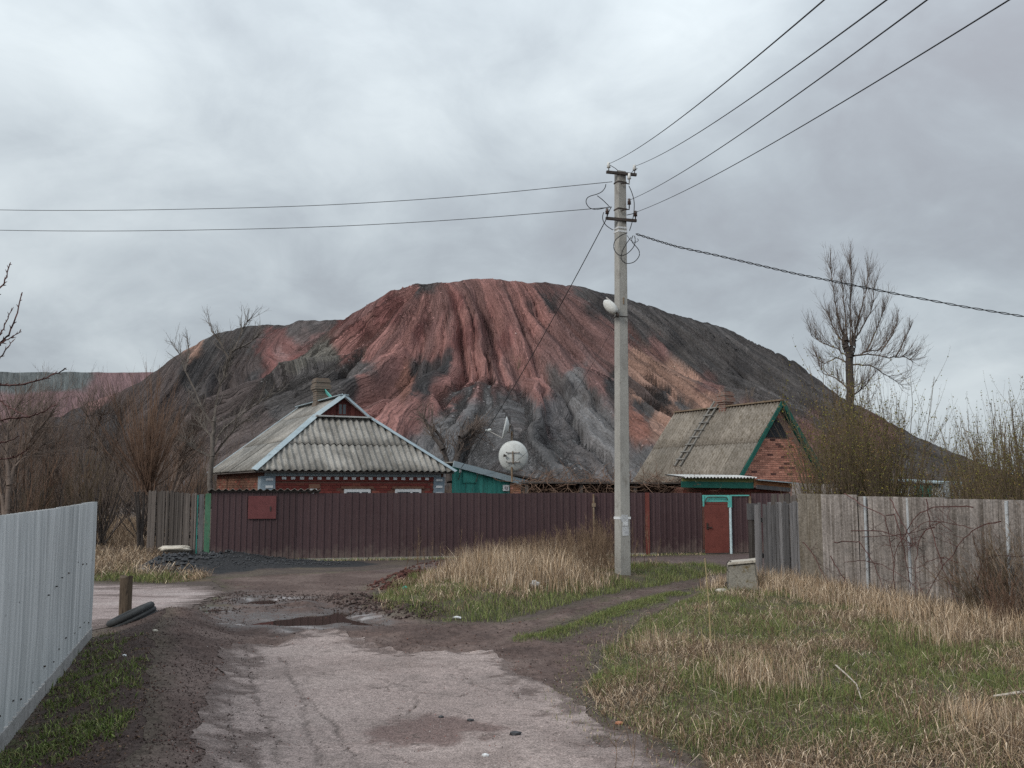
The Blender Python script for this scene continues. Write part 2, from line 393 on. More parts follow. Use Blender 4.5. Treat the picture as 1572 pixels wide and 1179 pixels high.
M['pale_blue'] = weathered('pale_blue_paint', (.42, .54, .58), (.5, .61, .65), (.3, .38, .4), 5, rough=.55)
M['bluegrey'] = weathered('blue_grey_flashing', (.27, .335, .37), (.34, .405, .435), (.22, .26, .28), 2, rough=.6, var=.05, spec=.35)
M['plaster_blue'] = weathered('blue_grey_plaster', (.2, .255, .3), (.26, .315, .36), (.15, .18, .2), 5, rough=.9)
M['white'] = weathered('white_paint', (.62, .63, .64), (.72, .73, .74), (.5, .5, .5), 5, rough=.6, var=.05)
M['white_pole'] = weathered('whitewashed_pipe', (.36, .38, .40), (.48, .5, .52), (.26, .25, .24), 4, rough=.7, var=.06)
M['wood_grey'] = weathered('weathered_plank', (.10, .097, .10), (.165, .158, .16), (.065, .058, .057), 3.2, (5, 5, .35), .95, .42, .006, 30)
M['ladder'] = weathered('ladder_wood', (.15, .142, .132), (.22, .208, .19), (.10, .092, .083), 4, rough=.95)
M['wood_dark'] = weathered('dark_plank', (.07, .06, .055), (.115, .10, .092), (.05, .042, .04), 3.2, (5, 5, .35), .95, .42, .006, 30)
M['wood_brown'] = weathered('brown_post_wood', (.07, .052, .038), (.11, .083, .06), (.045, .034, .027), 4, (3, 3, .5), .95, .1, .006, 30)
M['wood_orange'] = weathered('bare_orange_board', (.2, .085, .04), (.27, .13, .065), (.13, .06, .035), 4, (1, 1, 3), .9, .15)
M['wood_red'] = weathered('dark_red_board', (.075, .022, .019), (.10, .03, .026), (.05, .02, .018), 5, (4, 4, .3), .8, .15)
M['concrete'] = weathered('rough_concrete', (.26, .245, .225), (.36, .335, .305), (.2, .18, .155), 4, rough=.95, var=.04, bump=.012, fine=45)
M['concrete_pole'] = weathered('pole_concrete', (.30, .29, .27), (.36, .35, .325), (.24, .225, .205), 2.2, (1, 1, .6), .95, .03, .008, 55)
M['concrete_old'] = weathered('lichen_concrete', (.24, .225, .195), (.31, .29, .25), (.16, .12, .055), 3, rough=.95, var=.03, bump=.02, fine=35)
M['plinth'] = weathered('plinth_concrete', (.27, .265, .262), (.36, .352, .348), (.2, .195, .19), 3, rough=.95, var=.06, bump=.008, fine=40)
M['brick_red'] = weathered('red_brick', (.2, .062, .045), (.27, .095, .07), (.13, .05, .04), 7, rough=.9, var=.3, bump=.004, fine=60)
M['brick_pink'] = weathered('pink_brick', (.46, .20, .145), (.54, .265, .195), (.36, .145, .105), 7, rough=.92, var=.3, bump=.005, fine=60)
M['brick_rose'] = weathered('rose_brick', (.33, .14, .10), (.40, .185, .135), None, 7, rough=.92, var=.25, bump=.005, fine=60)
M['brick_dark'] = weathered('dark_burnt_brick', (.1, .05, .045), (.15, .07, .06), None, 7, rough=.9, var=.25)
M['brick_orange'] = weathered('orange_brick', (.38, .17, .10), (.46, .22, .135), None, 7, rough=.92, var=.2)
M['brick_painted'] = weathered('painted_red_brick', (.165, .036, .03), (.205, .05, .041), (.13, .034, .03), 5, rough=.75, var=.14)
M['brick_brown'] = weathered('brown_brick', (.16, .085, .06), (.22, .115, .08), (.11, .06, .05), 5, rough=.92, var=.2)
M['mortar'] = weathered('mortar', (.30, .19, .16), (.37, .25, .21), None, 8, rough=.95)
M['mortar_dark'] = weathered('dark_mortar', (.15, .07, .055), (.2, .10, .08), None, 8, rough=.95)
M['rubber'] = weathered('old_tyre_rubber', (.03, .032, .034), (.05, .052, .054), None, 5, rough=.8, fine=40)
M['iron'] = weathered('dark_iron', (.035, .032, .03), (.06, .05, .045), (.09, .045, .028), 8, rough=.7)
M['rust'] = weathered('rusty_pipe', (.16, .11, .07), (.24, .19, .14), (.17, .07, .035), 8, rough=.8)
M['dish'] = weathered('dish_enamel', (.52, .54, .53), (.6, .62, .61), (.42, .42, .40), 3, rough=.5, var=.03, spec=.4)
M['porcelain'] = weathered('porcelain', (.6, .6, .58), (.7, .7, .68), None, 8, rough=.25, spec=.5)
M['porcelain_dark'] = weathered('brown_porcelain', (.05, .03, .025), (.07, .04, .032), None, 8, rough=.25, spec=.5)
M['wire'] = NT('wire').set((.022, .022, .024), .6)
M['glass'] = NT('window_glass').set((.05, .06, .07), .06, spec=.6)
M['lamp'] = weathered('lamp_shell', (.55, .55, .53), (.66, .66, .63), (.4, .38, .34), 6, rough=.45)
M['paper'] = weathered('paste_paper', (.45, .46, .48), (.66, .67, .68), (.3, .29, .27), 14, rough=.8)
M['black'] = NT('dark_board').set((.035, .036, .04), .8)
M['stone_pale'] = weathered('pale_stone', (.42, .38, .32), (.55, .5, .43), (.3, .27, .23), 6, rough=.95, bump=.02, fine=25)
M['coal'] = weathered('coal', (.02, .021, .024), (.05, .052, .058), None, 8, rough=.55, var=.3, spec=.4)
M['plastic_teal'] = NT('green_plastic').set((.08, .38, .28), .4)
M['plastic_grey'] = weathered('pale_plastic', (.40, .38, .36), (.52, .50, .48), None, 9, rough=.5)
M['stick'] = weathered('bleached_stick', (.38, .33, .28), (.5, .45, .38), None, 9, rough=.9)
M['cane'] = weathered('yellow_cane', (.33, .26, .14), (.42, .34, .19), None, 9, rough=.8)

# ------------------------------------------------------------------ lie of the land
ROAD = pxpoly([(150, 1420), (300, 1179), (336, 1080), (340, 1015), (365, 1000), (430, 986), (455, 970), (480, 964), (520, 970), (560, 986), (610, 999), (670, 1001), (745, 1001),
               (800, 1033), (890, 1093), (960, 1128), (1060, 1179), (1330, 1300), (1500, 1420)])
SIDE = pxpoly([(-420, 889), (138, 896), (250, 898), (318, 902), (350, 911), (300, 926), (262, 944), (205, 960), (140, 968), (-420, 985)])
JUNC = pxpoly([(215, 1179), (236, 985), (255, 950), (320, 925), (345, 905), (322, 889), (430, 882), (560, 876), (640, 868), (615, 890), (560, 918), (600, 943),
               (690, 960), (790, 958), (860, 985), (905, 1010), (890, 1055), (905, 1090), (980, 1130), (1075, 1179), (1200, 1240), (200, 1420), (100, 1420)])
PATH1 = pxpoly([(690, 956), (790, 955), (870, 930), (960, 907), (1115, 881), (1190, 868), (1190, 884), (1115, 894), (1010, 914), (930, 936), (850, 962), (790, 985), (740, 990)])
PATH2 = pxpoly([(760, 1005), (850, 985), (920, 960), (1000, 930), (1070, 908), (1080, 914), (1012, 940), (962, 970), (932, 1000), (908, 1040), (890, 1075), (850, 1080)])
LANE = pxpoly([(560, 876), (700, 866), (950, 857), (1300, 844), (1300, 868), (1115, 874), (960, 878), (760, 882), (640, 886)])
ISLAND = pxpoly([(575, 925), (640, 890), (760, 880), (960, 876), (1115, 872), (1112, 881), (960, 905), (850, 932), (760, 955), (690, 957), (610, 945)])
RIGHTG = pxpoly([(1112, 894), (1072, 908), (1000, 938), (930, 1003), (895, 1060), (905, 1090), (980, 1130), (1075, 1179), (1230, 1260), (1900, 1300), (1900, 860), (1230, 880)])
STRIP = pxpoly([(800, 985), (860, 965), (935, 938), (1010, 916), (1075, 903), (1065, 908), (1000, 928), (920, 958), (850, 984)])
VERGE = pxpoly([(-420, 886), (138, 893), (250, 896), (320, 893), (330, 886), (322, 874), (300, 855), (138, 850), (-420, 840)])
WEEDS = pxpoly([(-200, 1420), (10, 1140), (132, 990), (160, 975), (215, 1000), (225, 1080), (190, 1179), (60, 1420)])
COALP = pxpoly([(195, 878), (225, 866), (270, 857), (330, 858), (560, 861), (585, 865), (560, 870), (420, 876), (330, 884), (240, 884)])
BERM = [gnd(a, b)[:2] for a, b in ((262, 958), (252, 985), (238, 1030), (232, 1100), (215, 1179), (160, 1400))]
MOUND = [gnd(a, b)[:2] for a, b in ((600, 902), (635, 886), (665, 878))]
CLODS = [gnd(a, b)[:2] for a, b in ((540, 922), (565, 932), (610, 941), (640, 948))]
PUD = []      # (centre, half width, half depth, wobble seed)
for (a, b, w, d) in ((458, 951, 80, 9.5), (398, 920, 24, 4.5), (414, 922, 14, 3.5), (312, 935, 40, 4.2), (522, 938, 18, 5), (560, 955, 26, 4)):
    c = gnd(a, b); y2 = gnd(a, b + d)[1]; PUD.append((c[0], c[1], w * c[1] / F, c[1] - y2))
def pud_d(x, y, i):
    cx_, cy_, a, b = PUD[i]
    wob = 1 + .9 * fbm(x * 1.7 + i * 9, y * 1.7, 3, 40)
    return wob - np.hypot((x - cx_) / a, (y - cy_) / b)      # >0 inside

def region(x, y, P, nz=.25, fr=1.6, seed=3): return poly_sd(x, y, P) + nz * 2 * fbm(x * fr, y * fr, 4, seed)
def track_sd(x, y):
    s = np.maximum.reduce([poly_sd(x, y, P) for P in (JUNC, PATH1, PATH2, LANE)])
    return s + .28 * fbm(x * 2.1, y * 2.1, 4, 3)
def road_sd(x, y): return poly_sd(x, y, ROAD) + .30 * fbm(x * 2.6, y * 2.6, 5, 8) + .25 * fbm(x * .8, y * .8, 2, 18)
def side_sd(x, y): return poly_sd(x, y, SIDE) + .5 * fbm(x * 1.1, y * 2.6, 4, 9)

def H(x, y):
    x = np.asarray(x, float); y = np.asarray(y, float); z = .05 * fbm(x * .35, y * .35, 3, 1)
    near = smooth(40, 30, np.hypot(x, y))
    d, _, _ = seg_dist(x, y, BERM); z = z + .20 * np.exp(-(d / .55) ** 2) * (1 + .7 * fbm(x * 2, y * 2, 3, 5)) * near
    d, _, k = seg_dist(x, y, MOUND); z = z + (.07 + .09 * k) * np.exp(-(d / .42) ** 2) * (1 + 1.3 * fbm(x * 3, y * 3, 3, 6)) * near
    d, _, _ = seg_dist(x, y, CLODS); z = z + .14 * np.exp(-(d / .32) ** 2) * (.8 + 2.0 * fbm(x * 3, y * 3, 3, 7)) * near
    isl = poly_sd(x, y, ISLAND); rg = poly_sd(x, y, RIGHTG); st = poly_sd(x, y, STRIP); wd = poly_sd(x, y, WEEDS)
    z = z + .16 * smooth(-.1, 1.2, isl) + .13 * smooth(-.1, 1.0, rg) + .05 * smooth(-.1, .3, st)
    z = z + (.03 + .05 * fbm(x * 2.3, y * 2.3, 3, 12)) * smooth(0, .5, np.maximum(rg, isl)) * near
    cp = poly_sd(x, y, COALP); z = z + .16 * smooth(-.1, .7, cp) * (1 + 2.2 * fbm(x * 1.3, y * 1.3, 2, 13)) * smooth(-3.5, -8.0, x)
    tr = smooth(.0, .4, track_sd(x, y)) * (1 - smooth(0, .3, road_sd(x, y)))
    mudz = tr * near * smooth(16.5, 14, np.abs(y - 14) + 12)
    pin = np.zeros(x.shape)
    for i in range(len(PUD)): pin = np.maximum(pin, smooth(-.7, .1, pud_d(x, y, i)))
    mudz = mudz * (1 - .85 * pin)
    z = z + mudz * (.16 * fbm(x * 1.5, y * 2.4, 4, 14) + .07 * fbm(x * 5, y * 7, 3, 15))
    z = z + near * tr * (1 - mudz) * .02 * fbm(x * 4, y * 4, 3, 16)
    # wheel ruts swinging round the corner
    for P, w, dp in (([(370, 985), (520, 1000), (690, 975), (850, 940), (960, 908), (1110, 886)], .16, .035), ([(560, 1003), (720, 1010), (840, 1040), (900, 985), (1000, 935)], .16, .03),
                     ([(300, 930), (420, 935), (520, 925), (600, 890)], .2, .03), ([(280, 965), (400, 975), (560, 975), (640, 985), (760, 985)], .18, .03)):
        d, _, _ = seg_dist(x, y, [gnd(a, b)[:2] for a, b in P]); z = z - dp * np.exp(-(d / w) ** 2) * tr
    for i in range(len(PUD)): z = z - .10 * smooth(-.25, .5, pud_d(x, y, i)) * near
    return z

def grow_axis(parts):
    a = []
    for (s, e, st) in parts: a += list(np.arange(s, e - 1e-6, st))
    a.append(parts[-1][1]); return np.array(a)
def geo_ext(v, end, f=1.25):
    st = abs(v[-1] - v[-2]); o = []; x = v[-1]; s = 1 if end > x else -1
    while (end - x) * s > 0: st *= f; x += s * st; o.append(x)
    return np.array(o)

def ground_cols(x, y):
    n = fbm(x * 1.4, y * 1.4, 4, 21); n2 = fbm(x * 5, y * 5, 3, 22)
    c = np.empty(x.shape + (3,)); c[:] = (.085, .066, .058)
    def lay(w, colr):
        nonlocal c; c = c * (1 - w[..., None]) + np.array(colr) * w[..., None]
    lay(smooth(.0, .25, n), (.105, .085, .066))
    far = smooth(30, 45, y); lay(far, (.10, .075, .058)); lay(far * smooth(0, .2, n), (.075, .058, .052))
    for P, dry in ((ISLAND, .4), (RIGHTG, .35), (VERGE, .5), (STRIP, .1)):
        w = smooth(-.05, .25, region(x, y, P)); lay(w * .9, (.075, .06, .043))
        lay(w * .5 * smooth(.0, .12, n + .10 * (1 - dry * 2) + n2 * .5), (.078, .085, .042)); lay(w * smooth(-.02, .2, -n + n2 * .4) * dry, (.17, .125, .08))
    w = smooth(-.05, .3, region(x, y, WEEDS)); lay(w, (.052, .038, .033)); lay(w * smooth(.05, .2, n2 + n * .6), (.07, .078, .034))
    d, _, _ = seg_dist(x, y, BERM); lay(smooth(1.0, .35, d + n * .5) * .9, (.074, .052, .045)); lay(smooth(.5, .1, d + n2 * .6) * .45, (.052, .037, .033))
    d, _, _ = seg_dist(x, y, MOUND); lay(smooth(.75, .35, d + n2 * .3), (.085, .034, .027))
    d, _, _ = seg_dist(x, y, CLODS); lay(smooth(.6, .3, d + n2 * .3), (.06, .042, .038))
    cp = region(x, y, COALP, .3); lay(smooth(-.05, .2, cp) , (.035, .035, .037)); 
    return c

xp = grow_axis([(-9, 9, .07), (9, 30, .3)]); xp = np.concatenate([xp, geo_ext(xp, 900)])
xm = grow_axis([(9, 34, .25)]); xm = np.concatenate([xm, geo_ext(xm, 900)]); X1 = np.concatenate([-xm[::-1][:-1], xp])
yp = grow_axis([(5.6, 12.5, .05), (12.5, 29, .09), (29, 60, .6)]); yp = np.concatenate([yp, geo_ext(yp, 1500)])
ym = np.array([5.6, 5.0, 4, 2, -2, -10, -30, -80, -200]); Y1 = np.concatenate([ym[::-1][:-1], yp])
GX, GY = np.meshgrid(X1, Y1); GZ = H(GX, GY)
tsd, rsd, ssd = track_sd(GX, GY), road_sd(GX, GY), side_sd(GX, GY)
GZ = GZ - .06 * smooth(.02, .22, np.maximum.reduce([tsd, rsd, ssd]))
ny, nx = GX.shape; idx = np.arange(nx * ny).reshape(ny, nx)
Q = np.stack([idx[:-1, :-1], idx[:-1, 1:], idx[1:, 1:], idx[1:, :-1]], -1).reshape(-1, 4)
me = make_mesh('ground', np.stack([GX, GY, GZ], -1).reshape(-1, 3), [Q], ground_cols(GX, GY).reshape(-1, 3), None, True, M['ground'])
tag(link('ground', me), 'bare and grassy earth of the whole place', kind='structure')

def sheet(name, sdf, x0, x1, y0, y1, res, zoff, colf, mat, label, wetf=None, lower=()):
    xs = np.arange(x0, x1 + res, res); ys = np.arange(y0, y1 + res, res); X, Y = np.meshgrid(xs, ys); f = sdf(X, Y); f = np.where(np.abs(f) < 1e-4, 1e-4, f)
    ny, nx = X.shape; pos = f > 0; idx = np.arange(nx * ny).reshape(ny, nx); px_, py_ = X.ravel(), Y.ravel(); ff = f.ravel()
    cnt = pos[:-1, :-1].astype(int) + pos[:-1, 1:] + pos[1:, 1:] + pos[1:, :-1]
    C4 = np.stack([idx[:-1, :-1], idx[:-1, 1:], idx[1:, 1:], idx[1:, :-1]], -1)
    full = C4[cnt == 4]; part = C4[(cnt > 0) & (cnt < 4)]
    ex = {}; exy = []; polys = {3: [], 4: [], 5: []}; base = nx * ny
    def cross(a, b):
        k = (min(a, b), max(a, b))
        if k not in ex:
            t_ = ff[a] / (ff[a] - ff[b]); ex[k] = base + len(exy); exy.append((px_[a] + t_ * (px_[b] - px_[a]), py_[a] + t_ * (py_[b] - py_[a])))
        return ex[k]
    for q in part.tolist():
        o = []
        for i in range(4):
            a, b = q[i], q[(i + 1) % 4]
            if ff[a] > 0: o.append(a)
            if (ff[a] > 0) != (ff[b] > 0): o.append(cross(a, b))
        if len(o) in polys: polys[len(o)].append(o)
    ax = np.concatenate([px_, [p[0] for p in exy]]); ay = np.concatenate([py_, [p[1] for p in exy]])
    faces = [full] + [np.array(p) for p in polys.values() if p]
    used = np.unique(np.concatenate([fc.ravel() for fc in faces])); remap = np.full(len(ax), -1); remap[used] = np.arange(len(used))
    ax, ay = ax[used], ay[used]; faces = [remap[fc] for fc in faces]
    z = H(ax, ay) + zoff
    for g in lower: z = z - .04 * smooth(.02, .2, g(ax, ay))
    sd = sdf(ax, ay); c, dz = colf(ax, ay, sd); z = z + dz
    extra = {'wet': wetf(ax, ay, sd)} if wetf else None
    return tag(link(name, make_mesh(name, np.stack([ax, ay, z], -1), faces, c, extra, True, mat)), label, kind='structure')

def lerp3(c, w, k): return c * (1 - w[:, None]) + np.array(k) * w[:, None]
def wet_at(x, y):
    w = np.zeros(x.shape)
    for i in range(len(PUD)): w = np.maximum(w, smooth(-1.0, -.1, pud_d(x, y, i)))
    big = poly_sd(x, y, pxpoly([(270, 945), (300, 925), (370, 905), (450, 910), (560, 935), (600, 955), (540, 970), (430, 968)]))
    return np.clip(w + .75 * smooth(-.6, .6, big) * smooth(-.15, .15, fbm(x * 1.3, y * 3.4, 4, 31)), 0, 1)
def dirt_col(x, y, sd):
    c = np.empty((len(x), 3)); c[:] = (.108, .077, .068); n = fbm(x * 1.1, y * 1.1, 4, 32); n2 = fbm(x * 5, y * 5, 3, 33)
    c = lerp3(c, smooth(0, .2, n), (.142, .105, .093)); c = lerp3(c, smooth(.02, .2, -n + .3 * n2), (.088, .063, .056))
    c = lerp3(c, wet_at(x, y) * .75, (.066, .048, .043)); w = wet_at(x, y) * smooth(.08, .16, fbm(x * 1.1, y * 5.5, 4, 38)); c = lerp3(c, w * .8, (.30, .272, .268)); c = lerp3(c, smooth(.3, .0, sd) * .8, (.085, .07, .055))  # pale silt streaks standing in colour for bright sky sheen on wet mud
    st = poly_sd(x, y, STRIP); c = lerp3(c, smooth(-.1, .15, st + .4 * n2), (.075, .085, .036))
    c = lerp3(c, smooth(.08, .2, n2 + n * .5 - .03) * smooth(.8, .1, sd) * .35 * smooth(13, 16, y), (.085, .095, .04))
    lane = poly_sd(x, y, LANE); c = lerp3(c, smooth(-.1, .3, lane) * .6, (.115, .088, .085))
    return c, 0
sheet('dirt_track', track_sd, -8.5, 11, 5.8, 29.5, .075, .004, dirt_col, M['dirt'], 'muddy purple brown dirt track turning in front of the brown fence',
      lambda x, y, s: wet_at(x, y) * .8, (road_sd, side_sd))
CRACKS = [[(430, 1010), (440, 1030), (455, 1060), (468, 1100), (480, 1145), (492, 1179)], [(458, 1072), (480, 1082), (505, 1105), (530, 1145), (545, 1179)], [(375, 1000), (395, 1090), (425, 1150), (432, 1179)],
          [(350, 1070), (358, 1140), (365, 1179)], [(640, 1062), (700, 1070), (740, 1060), (790, 1085), (830, 1090)], [(775, 1050), (800, 1072), (850, 1078)], [(575, 1040), (640, 1063), (630, 1095), (600, 1110)],
          [(700, 1020), (720, 1050), (770, 1062)], [(840, 1110), (880, 1120), (930, 1150)], [(520, 1060), (590, 1058), (640, 1055)], [(600, 1160), (640, 1179)], [(1000, 1160), (960, 1165), (930, 1179)]]
def crack_f(x, y):
    w = np.zeros(x.shape)
    wx = x + .10 * fbm(x * 5, y * 5, 3, 51); wy = y + .14 * fbm(x * 5, y * 5, 3, 52)
    for i, P in enumerate(CRACKS):
        d, _, _ = seg_dist(wx, wy, [gnd(a, b)[:2] for a, b in P]); k = .026 if i < 3 else .017
        w = np.maximum(w, smooth(k, k * .3, d) * np.clip(.75 + 1.2 * fbm(x * 2, y * 2, 2, 53 + i), .15, 1))
    return w
def road_col(x, y, sd):
    c = np.empty((len(x), 3)); c[:] = (.352, .280, .258); n = fbm(x * 1.2, y * 1.2, 4, 34); n2 = fbm(x * 6, y * 6, 4, 35)
    c = lerp3(c, smooth(.0, .25, n), (.39, .315, .29)); c = lerp3(c, smooth(.05, .25, -n + n2 * .5) * .35, (.25, .205, .19))
    P = gnd(655, 1125); d = np.hypot((x - P[0]) / .62, (y - P[1]) / .62) + 1.1 * n2 + .5 * n
    c = lerp3(c, smooth(1.05, .5, d) * .8, (.15, .098, .088))
    for (a, b, r_) in ((430, 1035, .5), (880, 1140, .4), (600, 1020, .5), (1000, 1165, .35), (740, 1165, .3)):
        P = gnd(a, b); d = np.hypot((x - P[0]) / (r_ * 1.5), (y - P[1]) / r_) + 1.8 * n2; c = lerp3(c, smooth(1, .3, d) * .5, (.2, .155, .14))
    c = lerp3(c, smooth(.13, .28, n2) * .3, (.19, .15, .135))
    left = smooth(-1.5, -3.2, x + .25 * (y - 7)); c = lerp3(c, smooth(.30 + 1.0 * left, .0, sd + n2 * 1.1 + n * .5) * (.8 + .12 * left), (.12, .088, .078))
    k = crack_f(x, y); c = lerp3(c, k * .72, (.10, .078, .07))
    return c, -.012 * k + .012 * n2
sheet('road', road_sd, -4.6, 5.6, 5.3, 14, .03, .010, road_col, M['road'], 'pale cracked road surface in the foreground')
def side_col(x, y, sd):
    c = np.empty((len(x), 3)); c[:] = (.34, .272, .258); n = fbm(x * .7, y * 2.5, 4, 36); n2 = fbm(x * 3, y * 7, 3, 37)
    c = lerp3(c, smooth(0, .2, n), (.40, .335, .318)); c = lerp3(c, smooth(.03, .2, -n + n2 * .5), (.18, .14, .13)); c = lerp3(c, smooth(.5, .0, sd + n2 * .8), (.13, .1, .09))
    return c, 0
sheet('side_road', side_sd, -16, -5, 11.8, 21.5, .07, .008, side_col, M['road'], 'pale side road running off behind the grey metal fence', None)
plabels = ['largest brown puddle at the road end', 'small puddle furthest from the road, beyond the largest one', 'tiny puddle touching the far small one', 'shallow puddle at the mouth of the side road',
           'round puddle beside the dark soil clods', 'shallow puddle at the right tip of the largest one']
for i, (cx_, cy_, a, b) in enumerate(PUD):
    th = np.linspace(0, 2 * math.pi, 200); rr = np.linspace(.3, 1.9, 60); ok = []
    for t_ in th[:-1]:
        xs = cx_ + rr * math.cos(t_) * a; ys = cy_ + rr * math.sin(t_) * b; v_ = pud_d(xs, ys, i); k = np.argmax(v_ < -.1); ok.append((xs[k], ys[k]))
    ok = np.array(ok); e_ = H(ok[:, 0], ok[:, 1]); zl = np.median(e_) - .030 + .004
    V = np.concatenate([[[cx_, cy_, zl]], np.column_stack([ok, np.full(len(ok), zl)])]); n_ = len(ok); k = np.arange(n_)
    me = make_mesh('puddle', V, [np.stack([np.zeros(n_, int), 1 + k, 1 + (k + 1) % n_], -1)], None, None, False, M['water'])
    tag(link('puddle', me), plabels[i], kind='structure')

# ------------------------------------------------------------------ spoil heap and the far hill
RIDGES = [  # crest points (px, py, depth), start slope, curvature, crest roundness, gully size, seed, kind of spoil
    ([(640, 438, 282), (662, 436, 282), (700, 430, 284), (724, 428, 285), (790, 431, 289), (826, 437, 294), (836, 434, 297), (886, 439, 311), (905, 443, 316), (960, 460, 335), (1040, 485, 360), (1110, 502, 380), (1142, 522, 392)], .76, .0016, 2.2, 5.0, 61, 0),
    ([(640, 438, 282), (602, 446, 283), (566, 465, 285), (546, 478, 287), (534, 489, 290)], .9, .002, 1.0, 2.6, 62, 0),
    ([(525, 489, 302), (460, 494, 305), (390, 501, 310), (335, 511, 311), (312, 521, 312), (284, 538, 313), (240, 570, 315), (190, 600, 318), (120, 628, 322)], .80, .0026, 2.0, 3.4, 63, 1),
    ([(650, 445, 279), (612, 480, 271), (574, 520, 263), (532, 545, 256), (480, 548, 252), (430, 556, 249), (414, 574, 247)], 1.25, .007, 1.0, 2.2, 64, 0),
    ([(742, 590, 233), (755, 606, 228), (780, 640, 214), (792, 690, 203)], .56, .0016, 6.0, 1.8, 65, 2),
    ([(40, 640, 235), (130, 636, 238), (200, 640, 240), (240, 650, 240)], .55, .001, 2, 1.6, 67, 1),
    ([(655, 596, 243), (640, 640, 226)], .72, .002, 2, 1.6, 68, 0),
    ([(1000, 585, 262), (1035, 645, 235)], .70, .002, 2, 1.6, 69, 0),
    ([(1170, 590, 350), (1240, 628, 338), (1330, 668, 325)], .62, .0016, 4, 2.6, 70, 0)]
def ridge_h(x, y, spec):
    P, sl, cv, rr, gs, seed, kd = spec
    Q = [at(*p) for p in P]
    d, s, k = seg_dist(x, y, Q)
    i = np.clip(np.floor(k).astype(int), 0, len(Q) - 2); t_ = k - i; qa = np.array(Q)
    qx = qa[i, 0] * (1 - t_) + qa[i + 1, 0] * t_; qy = qa[i, 1] * (1 - t_) + qa[i + 1, 1] * t_
    h = qa[i, 2] * (1 - t_) + qa[i + 1, 2] * t_
    if len(P) > 8:      # along a bending crest the fall lines of neighbouring stretches run into each other gradually
        ks = np.arange(0, len(Q) - 1 + 1e-6, .2); ii = np.clip(np.floor(ks).astype(int), 0, len(Q) - 2); tt = (ks - ii)[:, None]; sm = qa[ii] * (1 - tt) + qa[ii + 1] * tt
        ln = np.concatenate([[0], np.cumsum(np.hypot(*np.diff(sm[:, :2], axis=0).T))]); wt = np.gradient(ln); sw = 0; s = 0; qx = 0; qy = 0; h = 0
        for j in range(len(sm)):
            w = wt[j] * np.exp(-np.maximum(np.hypot(x - sm[j, 0], y - sm[j, 1]) - d, 0) / (2.0 + .10 * d)); sw = sw + w; s = s + w * ln[j]; qx = qx + w * sm[j, 0]; qy = qy + w * sm[j, 1]; h = h + w * sm[j, 2]
        s = s / sw; qx = qx / sw; qy = qy / sw; h = h / sw
    ph = np.arctan2(x - qx, -(y - qy))
    u = s + 26 * ph + 5.0 * fbm(x * .045, y * .045, 3, seed) + 1.2 * fbm(x * .2, y * .2, 2, seed + 3)
    de = np.sqrt(d * d + rr * rr) - rr; dm = sl / (2 * cv) * .8; dd = np.minimum(de, dm)
    z = h - (sl * dd - cv * dd * dd) - np.maximum(de - dm, 0) * (sl - 2 * cv * dm)
    g = 0; am = smooth(0, 20, d) * gs * smooth(150, 70, d) + .08
    for fq, w in ((.075, .65), (.17, .95), (.37, .8), (.72, .42)):
        v_ = vn(u * fq + seed, d * .010 * (1 + fq), seed + int(fq * 100))
        nn = np.abs(2 * v_ - 1); g = g + w * (np.minimum(nn, .75) ** .75 - .66)
    return z + am * g * 1.5, u, d
def heap_full(x, y):
    rs = [ridge_h(x, y, r) for r in RIDGES]; zs = np.stack([r[0] for r in rs]); kk = 1.6; m = zs.max(0)
    W = np.exp(np.clip((zs - m) * kk, -30, 0)); sw = W.sum(0); z = m + np.log(sw) / kk; W = W / sw
    z = z + 1.5 * fbm(x * .11, y * .11, 3, 71) + .9 * fbm(x * .4, y * .4, 3, 72)
    return z, W, rs
def heap_h(x, y): return heap_full(x, y)[0]
HC = {'R': (.243, .125, .112), 'r': (.168, .077, .071), 'B': (.150, .088, .082), 'D': (.080, .074, .073), 'K': (.052, .049, .050), 'G': (.128, .125, .127), 'g': (.125, .117, .104), 'O': (.27, .168, .132), 'V': (.086, .070, .067), 'P': (.2, .118, .112), 'E': (.2, .1, .08)}
